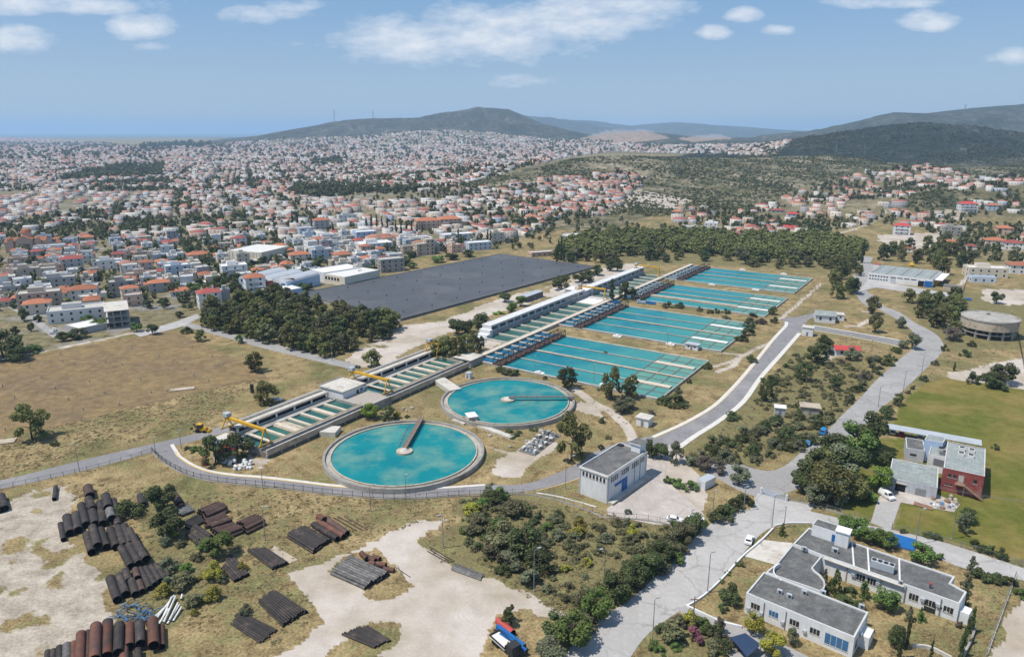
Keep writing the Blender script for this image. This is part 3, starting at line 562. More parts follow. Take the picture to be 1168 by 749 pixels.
# ---- round clarifiers
def clarifier(cx, cy, ang, label, rail):
    t = thing('clarifier_tank', label, 'water tank', (cx, cy, 0), 0, 'round clarifier tanks')
    part(t, 'basin_wall', MB().ring(25.5, 24.7, -.2, 1.6, 'concrete', top='tank_rim'))
    part(t, 'launder', MB().ring(24.7, 23.3, -.2, .95, 'concrete').ring(23.35, 22.9, -.2, 1.42, 'concrete_tan', n=96))
    part(t, 'water', MB().disc(23.0, 1.12, 'water_tank', 96))
    hub = part(t, 'hub', MB().tube((0,0,-.2), (0,0,1.75), 2.6, 2.6, 28, 'concrete_tan').tube((0,0,1.75), (0,0,2.5), 1.5, .5, 20, 'concrete_pale'))
    b = MB(); c_, s_ = cos(ang), sin(ang); px_, py_ = -s_, c_
    b.beam((c_*.3, s_*.3, 2.55), (c_*25.6, s_*25.6, 2.45), 1.3, .28, 'rust_light' if rail else 'concrete_dark')
    b.beam((c_*23.6, s_*23.6, 1.6), (c_*23.6, s_*23.6, 2.4), 1.6, 1.6, 'concrete_dark')
    br = part(t, 'bridge', b)
    h = MB()
    for sd in (-.6, .6):
        h.beam((c_*1+px_*sd, s_*1+py_*sd, 3.5), (c_*25.5+px_*sd, s_*25.5+py_*sd, 3.5), .06, .06, 'steel_grey')
        h.beam((c_*1+px_*sd, s_*1+py_*sd, 3.05), (c_*25.5+px_*sd, s_*25.5+py_*sd, 3.05), .05, .05, 'steel_grey')
        for k in range(13):
            r = 1+k*24.4/12; h.beam((c_*r+px_*sd, s_*r+py_*sd, 2.5), (c_*r+px_*sd, s_*r+py_*sd, 3.5), .06, .06, 'steel_grey')
    link('handrail', h.mesh('handrail'), br)
    if rail:
        s2 = MB()
        for r, l in ((4, 2.2), (7, 3), (10, 3.4), (13, 3.8), (16, 3.6), (19, 3.4), (21.5, 3)):
            s2.beam((c_*r+px_*.7, s_*r+py_*.7, 2.3), (c_*(r-.8)+px_*(.7+l), s_*(r-.8)+py_*(.7+l), 1.35), .09, .09, 'steel_grey')
        s2.beam((c_*4+px_*2.9, s_*4+py_*2.9, 1.3), (c_*22+px_*3.9, s_*22+py_*3.9, 1.3), .1, .1, 'steel_grey').beam((c_*4+px_*.7, s_*4+py_*.7, 2.3), (c_*22+px_*.7, s_*22+py_*.7, 2.3), .1, .1, 'steel_grey')
        part(t, 'scraper', s2)
    return t
clarifier(-34.4, 210.0, math.atan2(26, 2.6), 'round concrete tank of turquoise water, its rusty footbridge reaching away to the far rim', True)
clarifier(-1.6, 255.6, math.atan2(.4, 26), 'round concrete tank of turquoise water, its dark footbridge reaching sideways to the right rim', False)
def boxthing(name, label, cat, cx, cy, rot, w, d, h, wall='white_wall', roof='roof_grey', over=.0, group=None, door=True, win=0, par=0):
    t = thing(name, label, cat, (cx, cy, 0), rot, group); b = MB().box(-w/2, w/2, -d/2, d/2, 0, h, wall)
    part(t, 'wall', b)
    r = MB().box(-w/2-over, w/2+over, -d/2-over, d/2+over, h, h+.22, roof if not par else wall)
    if par:
        r = MB().box(-w/2+.2, w/2-.2, -d/2+.2, d/2-.2, h, h+.05, roof)
        for a in ((-w/2,w/2,-d/2,-d/2+.2),(-w/2,w/2,d/2-.2,d/2),(-w/2,-w/2+.2,-d/2+.2,d/2-.2),(w/2-.2,w/2,-d/2+.2,d/2-.2)): r.box(*a, h, h+par, wall)
    part(t, 'roof', r)
    if door: part(t, 'door', MB().box(-.5, .5, -d/2-.05, -d/2-.003, 0, min(2.1, h*.8), 'steel_grey'))
    for k in range(win):
        x = -w/2+(k+.5)*w/win
        part(t, 'window', MB().box(x-.5, x+.5, -d/2-.04, -d/2-.003, h*.5, h*.8, 'glass_dark'))
    return t
x, y, _ = P(538, 481); boxthing('valve_house', 'small flat-roofed concrete house on the rim between the two round tanks', 'hut', x, y, .35, 3.2, 4.2, 2.6, 'concrete_pale', 'roof_white', .25)
for pix, w, lab in (([(520,478),(535,482)], 6, 'speckled concrete slab beside the valve house between the round tanks'), ([(546,486),(584,500)], 2.2, 'grey concrete channel running from the valve house towards the right'), ([(386,495),(368,494)], 5.5, 'sloping concrete inlet channel joining the filter basin to the near round tank'), ([(501,436),(520,449)], 5, 'sloping concrete inlet channel joining the filter basin to the far round tank')):
    k = path_strip('c', pix, w, 0, 'concrete_pale', .7 if 'inlet' not in lab else 1.8); tag(link('concrete_channel', k.mesh('concrete_channel')), lab, 'channel')

# ---- lower filter blocks with their gallery
def filter_block(u0, u1, label, wide=None):
    t = plant('filter_basin', label, 'filter basin', -6, u0, 'open filter basins'); L = u1-u0; q = 6   # local x = v+6
    part(t, 'wall', MB().box(-7, -6.4, 0, L, 0, 2.3, 'concrete').box(-6.4, 6, -.6, 0, 0, 2.8, 'concrete').box(-6.4, 6, L, L+.6, 0, 2.8, 'concrete').box(6, 6.35, -.6, L+.6, 0, 3.0, 'concrete', 'yellow_edge').box(6.35, 7.3, -.6, L+.6, 0, 2.75, 'concrete').box(7.3, 9.8, -.6, L+.6, 0, 1.9, 'concrete_dark'))
    o = MB().box(9.8, 10.3, -.6, L+.6, 1.0, 3.0, 'concrete_tan', 'concrete_pale')
    part(t, 'outer_wall', o)
    n = max(2, int(L/5))
    for k in range(n+1): part(t, 'pillar', MB().box(9.8, 10.25, -.5+k*(L+.4)/n-.25, -.5+k*(L+.4)/n+.25, 0, .998, 'concrete'))
    part(t, 'water', MB().poly([(-6.4, 0, 1.75), (6, 0, 1.75), (6, L, 1.75), (-6.4, L, 1.75)], 'water_green'))
    n = int(round(L/5.2))
    for k in range(1, n):
        y = L*k/n; w = .55 if k % 3 else 1.0
        part(t, 'cross_beam', MB().box(-6.398, 5.998, y-w, y+w, .4, 2.45, 'beam_cream'))
    if wide: part(t, 'slab', MB().box(-6.396, 5.996, L*wide-2.6, L*wide+2.6, .4, 2.05, 'concrete_tan'))
    h = MB()
    for x_ in (7.28, 9.82):
        h.beam((x_, 0, 3.9), (x_, L, 3.9), .06, .06, 'steel_grey')
        for k in range(int(L/3)+1): h.beam((x_, k*L/int(L/3), 2.6), (x_, k*L/int(L/3), 3.9), .05, .05, 'steel_grey')
    part(t, 'handrail', h)
    return t
filter_block(-116, -72, 'long open filter basin left of the small flat-roofed house, one bay filled with sand', .40)
filter_block(-59, -10, 'long open filter basin right of the small flat-roofed house, reaching the dark trees')
def lower_gallery(u0, u1, label):
    t = plant('pipe_gallery', label, 'gallery', -19, u0, 'pipe galleries'); L = u1-u0      # local x = v+19
    part(t, 'wall', MB().box(-2.2, 6, 0, L, 0, 1.95, 'concrete').box(-2.2, -1.9, 0, L, 1.95, 4.0, 'concrete').box(2.4, 2.7, 0, L, 1.95, 2.5, 'concrete_pale'))
    part(t, 'roof', MB().box(-2.5, 3.0, -.3, L+.3, 4.0, 4.35, 'concrete', 'concrete_pale'))
    n = max(2, int(L/7.5))
    for k in range(n+1): part(t, 'pillar', MB().box(2.38, 2.72, k*L/n-.35, k*L/n+.35, 2.5, 3.998, 'white_wall'))
    part(t, 'opening', MB().box(1.6, 1.7, .3, L-.3, 1.95, 3.998, 'glass_dark'))
    r = MB()
    for x_, m_ in ((-2.2, 'white_wall'), (-1.2, 'beam_cream'), (-.2, 'concrete_dark'), (2.6, 'beam_cream')): r.box(x_-.12, x_+.12, 0, L, 4.352, 4.62, m_)
    part(t, 'rail', r)
    return t
lower_gallery(-112, -72, 'low concrete gallery with dark openings behind the left filter basin')
lower_gallery(-58, -4, 'low concrete gallery with dark openings behind the right filter basin')
t = plant('control_house', 'white house with a weathered flat roof between the two filter basins', 'house', -15, -65)
part(t, 'wall', MB().box(-7, 5.5, -5.6, 5.6, 0, 5.2, 'white_wall')); part(t, 'roof', MB().box(-7.4, 5.9, -6, 6, 5.2, 5.6, 'concrete_pale'))
part(t, 'door', MB().box(5.503, 5.56, 1.2, 2.5, 1.9, 4.1, 'glass_dark')); part(t, 'window', MB().box(5.503, 5.56, 3.2, 4.6, 3, 4.2, 'glass_blue'))
part(t, 'rail', MB().box(-7.3, -7.0, -6, 6, 5.602, 5.95, 'concrete'))
t = plant('concrete_deck', 'rough grey concrete deck in front of the white control house', 'deck', -2, -65.5)
part(t, 'slab', MB().box(-7.4, 6, -5.9, 5.9, 0, 2.6, 'concrete', 'rubble')); part(t, 'parapet', MB().box(5.7, 6.2, -5.8, 5.8, 2.602, 3.2, 'concrete_pale'))
# small end house and mast boxes at the near end of the gallery
t = plant('pump_hut', 'small grey hut with a barred window under the nearest yellow gantry crane', 'hut', -13.5, -119); part(t, 'wall', MB().box(-2.2, 2.2, -2, 2, 0, 4.0, 'blue_wall')); part(t, 'roof', MB().box(-2.4, 2.4, -2.2, 2.2, 4, 4.25, 'concrete_pale')); part(t, 'window', MB().box(.2, 1.4, -2.06, -2.003, 2, 3.4, 'glass_dark')); part(t, 'window', MB().box(-1.4, -.4, -2.06, -2.003, 2, 3.4, 'glass_dark'))
t = plant('basin_building', 'low flat-roofed concrete building at the right end of the filter basins', 'building', -1, -3.5); part(t, 'wall', MB().box(-4, 5, -4.5, 4.5, 0, 3.1, 'concrete')); part(t, 'roof', MB().box(-4.5, 5.4, -5, 5, 3.1, 3.45, 'concrete_pale')); part(t, 'window', MB().box(-2.5, 3.5, -4.56, -4.503, 1.6, 2.6, 'glass_dark'))
x, y, _ = P(535, 431); boxthing('switch_cabinet', 'small white cabinet hut beside the low concrete building and far round tank', 'cabinet', x, y, PR, 2.2, 2.2, 2.3, 'white_wall', 'roof_metal', .1)

# ---- upper white galleries, flocculation basins, channels
def white_gallery(u0, u1, label):
    t = plant('pipe_gallery', label, 'gallery', -19, u0, 'pipe galleries'); L = u1-u0
    part(t, 'wall', MB().box(-2.2, 2.2, 0, L, 0, 5.6, 'grey_wall').box(2.2, 3.0, 0, L, 0, 2.2, 'concrete'))
    part(t, 'roof', MB().box(-2.8, 2.9, -.6, L+.4, 5.6, 5.95, 'roof_white').box(-2.5, -2.2, -.5, L+.3, 5.952, 6.2, 'white_wall').box(-.3, .1, -.5, L+.3, 5.952, 6.15, 'white_wall').box(2.3, 2.6, -.5, L+.3, 5.952, 6.2, 'white_wall'))
    n = int(L/7)
    for k in range(n):
        y = (k+.5)*L/n; part(t, 'window', MB().box(2.203, 2.26, y-2.6, y+2.6, 3.3, 4.7, 'glass_dark'))
        part(t, 'pilaster', MB().box(2.203, 2.5, k*L/n-.25, k*L/n+.25, 2.2, 5.59, 'white_wall'))
    part(t, 'end_wall', MB().box(-2.6, 2.9, -.45, -.003, 0, 5.59, 'white_wall'))
    return t
white_gallery(37, 137, 'long white-roofed gallery with a window strip, nearer of the two')
white_gallery(148, 230, 'long white-roofed gallery with a window strip, farther one, ending at the pine wood')
t = plant('stair_tower', 'white stepped stair block at the near end of the long white gallery', 'stairs', -18.5, 35); part(t, 'wall', MB().box(-3, 3.5, -1.2, 1.2, 0, 4.2, 'white_wall')); part(t, 'flight', MB().box(-2.5, 3.2, -3.6, -1.202, 0, 2.2, 'white_wall').box(-2.5, 3.2, -5, -3.602, 0, 1.1, 'white_wall'))
t = plant('link_building', 'grey block joining the two long white galleries behind the pale deck', 'building', -23, 142.5); part(t, 'wall', MB().box(-7, 6, -5, 5, 0, 4.6, 'grey_wall')); part(t, 'roof', MB().box(-7.3, 6.3, -5.3, 5.3, 4.6, 4.9, 'roof_white')); part(t, 'roof_cabin', MB().box(-1, 3, -4, -1, 4.902, 6.8, 'concrete_pale')); part(t, 'canopy', MB().box(-11, -7.002, -8, 4, 3, 3.25, 'concrete_pale'))
t = plant('concrete_deck', 'pale speckled concrete deck between the two flocculation basins under a yellow crane', 'deck', -9.5, 132.5); part(t, 'slab', MB().box(-6.4, 7.3, -8, 10, 0, .95, 'concrete', 'roof_white'))
x, y, _ = P(606, 341); boxthing('storage_shed', 'long grey shed roof behind the nearer white gallery, beside small green trees', 'shed', x, y, PR+pi/2, 20, 5, 3.4, 'concrete_dark', 'roof_metal', .3)
def floc(u0, u1, label):
    t = plant('flocculation_basin', label, 'basin', -9.25, u0, 'flocculation basins'); L = u1-u0; hw = 6.6
    part(t, 'wall', MB().box(-hw-.3, -hw, -.4, L+.4, 0, 1.2, 'concrete').box(hw, hw+.3, -.4, L+.4, 0, 1.2, 'concrete').box(-hw, hw, -.4, 0, 0, 1.2, 'concrete_pale').box(-hw, hw, L, L+.4, 0, 1.2, 'concrete_pale'))
    part(t, 'water', MB().poly([(-hw, 0, .55), (hw, 0, .55), (hw, L, .55), (-hw, L, .55)], 'water_green'))
    n = int(round(L/10.8))
    for k in range(1, n): part(t, 'cross_beam', MB().box(-hw+.002, hw-.002, L*k/n-.5, L*k/n+.5, .2, 1.25, 'concrete_pale', 'beam_cream'))
    for k in range(n): part(t, 'baffle', MB().box(-hw+.004, hw-.004, L*(k+.5)/n-.12, L*(k+.5)/n+.12, .2, .72, 'concrete_dark'))
    return t
floc(31, 123.5, 'row of green water bays in front of the nearer white gallery')
floc(145, 228, 'row of green water bays in front of the farther white gallery')
t = plant('walkway', 'long straight cream concrete walkway crossing the whole works', 'walkway', 0, -2); part(t, 'deck', MB().box(-1.7, 1.5, 0, 286, 0, 1.55, 'concrete', 'beam_cream'))
h = MB()
for x_ in (-1.6, 1.4): h.box(x_-.1, x_+.1, 0, 286, 1.552, 1.75, 'concrete_pale')
part(t, 'edge', h)
def channel(u0, u1, label):
    t = plant('inlet_channel', label, 'channel', 6, u0, 'inlet channels'); L = u1-u0      # local x = v-6
    part(t, 'wall', MB().box(-4.5, 9, -.9, 0, 0, 1.1, 'concrete', 'beam_cream').box(-4.5, 9, L, L+.9, 0, 1.1, 'concrete', 'beam_cream').box(3.6, 4.3, 0, L, 0, .7, 'concrete_dark').box(8.4, 9, 0, L, 0, 1.0, 'concrete_dark'))
    part(t, 'water', MB().poly([(-4.5, 0, .45), (3.6, 0, .45), (3.6, L, .45), (-4.5, L, .45)], 'water_channel')); part(t, 'water', MB().poly([(4.3, 0, .4), (8.4, 0, .4), (8.4, L, .4), (4.3, L, .4)], 'water_channel'))
    n = int(round(L/6.8))
    for k in range(1, n): part(t, 'cross_beam', MB().box(-4.498, 3.598 if k % 2 else 8.398, L*k/n-.45, L*k/n+.45, .1, 1.05, 'concrete', 'concrete_pale' if k % 2 else 'beam_cream'))
    return t
BL = [(0, 56), (74.5, 132), (153, 206), (224, 280)]
PLC = ['nearest to the round tanks', 'just beyond the small white hut', 'behind the parked blue trucks', 'farthest, beside the pine wood']
for k, (a, b) in enumerate(BL): channel(a, b, f'narrow blue water channel beside the cream walkway, {PLC[k]}')
# ---- dark lattice bridges over the heads of the settling basins
def truss(u0, u1, label):
    t = plant('truss_bridge', label, 'bridge', 13, u0, 'lattice truss bridges'); L = u1-u0
    part(t, 'deck', MB().box(-2.2, 2.2, -1, L+1, 1.0, 1.35, 'rust_dark'))
    n = max(6, int(L/4))
    for x_ in (-2.1, 2.1):
        b = MB().box(x_-.2, x_+.2, -1, L+1, .9, 1.5, 'rust').box(x_-.14, x_+.14, -1, L+1, 3.5, 3.8, 'steel_dark')
        for k in range(n+1):
            y = -1+(L+2)*k/n; b.beam((x_, y, 1.4), (x_, y, 3.6), .22, .22, 'steel_dark')
            if k < n: b.beam((x_, y, 1.4 if k % 2 else 3.6), (x_, y+(L+2)/n, 3.6 if k % 2 else 1.4), .18, .18, 'steel_dark')
        part(t, 'lattice_girder', b)
    b = MB()
    for k in range(0, n+1, 2): b.beam((-2.1, -1+(L+2)*k/n, 3.65), (2.1, -1+(L+2)*k/n, 3.65), .2, .16, 'steel_dark')
    part(t, 'cross_bracing', b); return t
for k, (a, b) in enumerate(BL): truss(a, b, f'dark rusty lattice bridge across the basin heads, {PLC[k]}')
# ---- rectangular settling basins
def settling(k, u0, u1, label):
    t = plant('settling_basin', label, 'basin', 52, u0, 'rectangular settling basins'); L = u1-u0; a, e = -36.5, 36.5   # local x = v-52
    w = MB().box(a-.5, e+.5, -.8, 0, 0, .95, 'concrete', 'concrete_pale').box(a-.5, e+.5, L, L+.8, 0, .95, 'concrete', 'concrete_pale').box(e, e+.5, 0, L, 0, .95, 'concrete').box(a-.5, a, 0, L, 0, .95, 'concrete_dark')
    part(t, 'wall', w)
    part(t, 'water', MB().poly([(a, 0, .5), (e-20, 0, .5), (e-20, L, .5), (a, L, .5)], 'water_lane' if k < 2 else 'water_far')); part(t, 'weir_water', MB().poly([(e-20, 0, .5), (e, 0, .5), (e, L, .5), (e-20, L, .5)], 'water_weir'))
    for q in (1, 2, 3):
        w_ = .8 if q == 2 else .5; z1 = .95 if q == 2 else .8; m_ = 'concrete_dark'; top = 'concrete_tan' if q == 2 else 'concrete'
        if k == 2 and q == 1: w_, z1, m_, top = 1.6, 1.5, 'concrete_tan', 'concrete_tan'
        part(t, 'dividing_wall', MB().box(a+.002, e-.002 if q == 2 else e-19, L*q/4-w_, L*q/4+w_, 0, z1, m_, top))
        if q != 2: part(t, 'weir_deck', MB().box(e-19, e-1, L*q/4-1.5, L*q/4+1.5, 0, 1.1, 'concrete', 'roof_white' if k else 'beam_cream'))
    for q in range(4):
        b = MB()
        for x_ in (e-20, e-13, e-6.5): b.box(x_-.2, x_+.2, L*q/4+.9, L*(q+1)/4-.9, .2, .72, 'concrete_dark')
        b.box(e-19.7, e-.6, L*(q+.5)/4-.2, L*(q+.5)/4+.2, .2, .7, 'concrete_dark')
        part(t, 'weir_trough', b)
    return t
for k, (a, b) in enumerate(BL): settling(k, a, b, f'rectangular basin of four long turquoise water lanes, {PLC[k]}')
# ---- small huts, boxes and pads round the basins
def hutpx(name, label, cat, px, py, w, d, h, wall, roof, over=.2, rot=PR, **k):
    x, y, _ = P(px, py); return boxthing(name, label, cat, x, y, rot, w, d, h, wall, roof, over, **k)
hutpx('hut', 'white hut with an overhanging flat roof on the strip between two basins', 'hut', 790, 398, 6, 3.6, 2.6, 'white_wall', 'roof_metal', .35, win=2)
hutpx('hut', 'grey-white hut with a flat roof beside the dirt track and plant road', 'hut', 735, 484, 4.6, 4.2, 3, 'white_wall', 'concrete_pale', .35)
for k, (px, py) in enumerate([(704,384),(765,393),(615,426),(690,440),(812,325),(862,331),(894,313),(847,308)]):
    x, y, _ = P(px, py); t = thing('valve_chamber', 'low white concrete valve chamber on the dry grass by the settling basins', 'chamber', (x, y, 0), PR, 'valve chambers by the basins'); part(t, 'base', MB().box(-2.2, 2.2, -1.2, 1.2, 0, .6, 'white_wall')); part(t, 'cover', MB().box(-.9, .6, -.8, .8, .602, 1.1, 'roof_white')); 
# ---- yellow gantry cranes
def crane(u, vb, vf, zb, zf, label, old=False):
    t = plant('gantry_crane', label, 'crane', (vb+vf)/2, u, 'yellow gantry cranes'); w = (vf-vb)/2; m = 'yellow_paint'; zt = 8.2 if zb > 3 else 7
    part(t, 'beam', MB().box(-w-.5, w+.4, -.45, .45, zt-.5, zt+.35, m))
    for x_, zz in ((-w, zb), (w, zf)):
        for s_ in (-1, 1): part(t, 'leg', MB().beam((x_, s_*2.2, zz), (x_, s_*.3, zt-.4), .32, .32, m))
        part(t, 'sill_beam', MB().beam((x_, -2.6, zz+.25), (x_, 2.6, zz+.25), .4, .4, m))
    part(t, 'cabin', MB().box(-w-.6, -w+1.7, -.95, .95, zt+.352, zt+1.6, 'roof_metal' if not old else 'concrete_pale'))
    part(t, 'hoist', MB().box(0, 1.1, -.6, .6, zt-1.2, zt-.502, 'steel_grey')); return t
crane(-114, -19, .5, 4.4, 3, 'yellow gantry crane over the near end of the filter basins, beside the small trees')
crane(-57, -19, .5, 4.4, 3, 'yellow gantry crane just right of the white control house')
crane(-9, -19, -13, 4.4, 2, 'short yellow gantry crane against the dark trees at the basin end')
crane(137, -20, -2.2, 5.9, 1.0, 'yellow gantry crane over the pale deck between the white galleries')
crane(222, -20, -2.2, 5.9, 1.0, 'yellow gantry crane near the far end of the white galleries')

# ---- covered reservoir, dry covered field
t_pts = ccw([(337,337.4),(456,367),(681,305.4),(571,291)])
x0, y0, _ = P(510, 325); rs = thing('covered_reservoir', 'large flat reservoir sealed with a dark grey membrane, in front of the town', 'reservoir', (x0, y0, 0))
wp = [P(*q) for q in t_pts]; cxm = sum(p[0] for p in wp)/4; cym = sum(p[1] for p in wp)/4
tp = [(cxm+(p[0]-cxm)*.985, cym+(p[1]-cym)*.985, 1.2) for p in wp]
partw(rs, 'embankment', MB().hexa([(*p[:2], 0) for p in wp], tp, 'concrete_dark', 'concrete_dark'))
partw(rs, 'membrane', MB().poly([(p[0], p[1], 1.26) for p in tp], 'membrane'))
e_ = MB()
for i in range(4): e_.beam((*tp[i-1][:2], 1.4), (*tp[i][:2], 1.4), .8, .3, 'concrete_dark')
partw(rs, 'edge', e_)
def lerp2(q, a, b):
    A, B_, C_, D = q; l = [A[i]+(B_[i]-A[i])*a for i in (0, 1)]; r = [D[i]+(C_[i]-D[i])*a for i in (0, 1)]; return (l[0]+(r[0]-l[0])*b, l[1]+(r[1]-l[1])*b)
def vent(x, y, z, name, lab, grp, r, h, mat):
    t = thing(name, lab, 'vent', (x, y, z), 0, grp); part(t, 'pipe', MB().tube((0,0,0), (0,0,h), r, r, 8, mat)); part(t, 'cap', MB().tube((0,0,h), (0,0,h+.35), r*1.9, r*1.3, 8, mat))
Q4 = [P(337,337.4), P(456,367), P(681,305.4), P(571,291)]
for i in range(5):
    for j in range(9):
        p = lerp2(Q4, (i+.5)/5, (j+.5)/9); vent(p[0]+random.uniform(-1,1), p[1]+random.uniform(-1,1), 1.26, 'vent_pipe', 'short dark vent pipe standing on the grey reservoir membrane', 'vents on the grey membrane', .22, .4, 'steel_dark')
Q5 = [P(0,411), P(197,377.5), P(300,424), P(0,499)]
DV = [(69,403.5),(139,416),(120,413.5),(181,407),(219,397),(242,406.5),(202,414),(254,416.5),(85,416),(47,431.5),(63,444),(102,435.5),(16.5,454),(78,456.5),(119,449),(95,468),(172.5,448.5),(190.7,447),(71,413),(35,410),(24,410),(221,428.5),(238,435),(3,441),(136,462),(6,491),(33,419),(160,433),(150,398)]
for px, py in DV:
    p = P(px, py); vent(p[0], p[1], 0, 'vent_pipe', 'grey vent pipe standing in the dry covered field', 'vents in the dry field', .17, .9, 'concrete')
for px, py, w, d, l in ((208,444,9,3,'bare concrete slab at the near edge of the dry covered field'), (4,504,7,4,'pinkish concrete slab at the left edge of the dry field')):
    p = P(px, py); tag(link('concrete_slab', MB().box(-w/2, w/2, -d/2, d/2, 0, .35, 'concrete_tan').mesh('concrete_slab'), None, (p[0], p[1], 0), .35), l, 'slab')
t = thing('control_post', 'black standing box beside the pine tree above the filter basins', 'post', (*P(288,448)[:2], 0)); part(t, 'body', MB().box(-.6, .6, -.4, .4, 0, 3.4, 'steel_dark')); part(t, 'cap', MB().box(-.7, .7, -.5, .5, 3.4, 3.6, 'steel_dark'))

# ================================================================== BUILDINGS NEAR THE CAMERA
def wl(pix, z): return [P(*q, z)[:2] for q in pix]
def rect(A, B, D):                                      # corner A, edge A-B, far side through D -> four corners
    A, B, D = map(np.array, (A, B, D)); e = (B-A)/np.linalg.norm(B-A); n = np.array((-e[1], e[0])); h = (D-A)@n
    return [tuple(A), tuple(B), tuple(B+n*h), tuple(A+n*h)]
def block(t, name, q, z0, z1, wall, roof, par=.45, pw=.35):   # walls with a parapet round a sunken flat roof
    a = sum(q[i-1][0]*q[i][1]-q[i][0]*q[i-1][1] for i in range(len(q))); q = q if a > 0 else q[::-1]
    cx_, cy_ = sum(p[0] for p in q)/len(q), sum(p[1] for p in q)/len(q)
    w = MB(); n = len(q)
    for i in range(n): w.poly([(*q[i], z0), (*q[(i+1) % n], z0), (*q[(i+1) % n], z1), (*q[i], z1)], wall)
    inn = []
    for i in range(n):
        p0, p1, p2 = np.array(q[i-1]), np.array(q[i]), np.array(q[(i+1) % n])
        e1 = (p1-p0)/np.linalg.norm(p1-p0); e2 = (p2-p1)/np.linalg.norm(p2-p1); n1 = np.array((-e1[1], e1[0])); n2 = np.array((-e2[1], e2[0]))
        inn.append(tuple(p1+(n1+n2)*pw/max(.3, 1+n1@n2)))
    for i in range(n):
        j = (i+1) % n; w.poly([(*q[i], z1), (*q[j], z1), (*inn[j], z1), (*inn[i], z1)], 'parapet')
        w.poly([(*inn[j], z1-par), (*inn[i], z1-par), (*inn[i], z1), (*inn[j], z1)], wall)
    wo = partw(t, 'wall', w)
    partw(t, 'roof', MB().poly([(*p, z1-par) for p in inn], roof))
    return wo
def onwall(t, name, a, b, s0, s1, z0, z1, mat, out=.05, depth_=None, up=None):   # a flat element on the wall from a to b (a->b with the outside on its right)
    a = np.array(a); b = np.array(b); L = np.linalg.norm(b-a); e = (b-a)/L; n = np.array((e[1], -e[0]))
    p = a+e*s0; q = a+e*s1; o1 = n*.004; o2 = n*out
    return partw(t, name, MB().hexa([(*(p+o2), z0), (*(q+o2), z0), (*(q+o1), z0), (*(p+o1), z0)], [(*(p+o2), z1), (*(q+o2), z1), (*(q+o1), z1), (*(p+o1), z1)], mat), up=up)
def window(t, a, b, s0, s1, z0, z1, glass='glass_dark', frame='white_wall', bars=0):
    f = onwall(t, 'window', a, b, s0, s1, z0, z1, glass, .03)
    for (u0, u1, v0, v1) in [(s0-.1, s1+.1, z0-.12, z0-.002)]+[(s0+(s1-s0)*(k+1)/(bars+1)-.05, s0+(s1-s0)*(k+1)/(bars+1)+.05, z0, z1) for k in range(bars)]:
        onwall(t, 'sill' if v1 < z0 else 'mullion', a, b, u0, u1, v0, v1, frame, .1 if v1 < z0 else .06, up=f)
def wbox(t, name, x, y, rot, w, d, z0, z1, mat, top=None):
    c, s = cos(rot), sin(rot); q = [(x+a*c-b*s, y+a*s+b*c) for a, b in ((-w/2,-d/2),(w/2,-d/2),(w/2,d/2),(-w/2,d/2))]
    return partw(t, name, MB().hexa([(*p, z0) for p in q], [(*p, z1) for p in q], mat, top))
def ac(px, py, z, rot, label, s=1., on=None):
    x, y, _ = P(px, py, z); t = thing('air_conditioner', label, 'air conditioner', (x, y, z), rot, 'roof air conditioners'); w = .55*s
    part(t, 'case', MB().box(-w, w, -w*.5, w*.5, .08, .9*s, 'roof_metal')); part(t, 'fan_grille', MB().tube((w*.25, -w*.5-.02, .5*s), (w*.25, -w*.5-.06, .5*s), .3*s, .3*s, 12, 'steel_dark')); part(t, 'foot', MB().box(-w, w, -w*.5, w*.5, 0, .079, 'steel_grey'))

# ---- white two-storey pump building
q = rect(P(661,531.2,8.5)[:2], P(693.8,542.8,8.5)[:2], P(706,504,8.5)[:2])
t = thing('pump_building', 'white two-storey building with a flat dark roof and a blue door, beside the loop road', 'building', (q[0][0], q[0][1], 0))
block(t, 'wall', q, 0, 8.5, 'white_wall', 'roof_grey', .35, .3)
Lf = np.hypot(q[1][0]-q[0][0], q[1][1]-q[0][1]); Lr = np.hypot(q[2][0]-q[1][0], q[2][1]-q[1][1])
for k in range(7): window(t, q[0], q[1], 1.1+k*1.16, 1.75+k*1.16, 6.0, 7.3, 'glass_dark', 'concrete_pale')
for g0 in (1.5, 7.2, 12.8, 18.0):
    for k in range(4 if g0 < 18 else 2): window(t, q[1], q[2], g0+k*1.0, g0+k*1.0+.65, 6.0, 7.4, 'glass_dark', 'concrete_pale')
d_ = onwall(t, 'door', q[1], q[2], 7.3, 10.3, .1, 4.6, 'blue_paint', .06); onwall(t, 'door_panel', q[1], q[2], 8.75, 8.85, .15, 4.5, 'steel_grey', .09, up=d_)
onwall(t, 'lintel', q[1], q[2], 3.6, 7.25, 4.0, 4.5, 'blue_paint', .3); onwall(t, 'shutter', q[1], q[2], 3.7, 7.2, .1, 3.95, 'roof_white', .05)
for s_ in (14.2, 17.3): onwall(t, 'downpipe', q[1], q[2], s_, s_+.14, .1, 8.0, 'steel_grey', .14)
for a, b in ((q[0], q[1]), (q[1], q[2])): onwall(t, 'cornice', a, b, -.15, np.hypot(b[0]-a[0], b[1]-a[1])+.15, 7.85, 8.15, 'concrete_pale', .22)
for (a, b, s_) in ((q[0], q[1], .02), (q[0], q[1], Lf-.4), (q[1], q[2], .02), (q[1], q[2], Lr-.4)): onwall(t, 'corner_post', a, b, s_, s_+.38, 0, 7.84, 'grey_wall', .14)
x, y, _ = P(728, 512, 8.5); wbox(t, 'stair_head', x, y, -.7, 3.0, 3.4, 8.152, 10.6, 'white_wall'); wbox(t, 'stair_head_roof', x, y, -.7, 3.8, 4.2, 10.602, 10.95, 'white_wall', 'roof_grey')
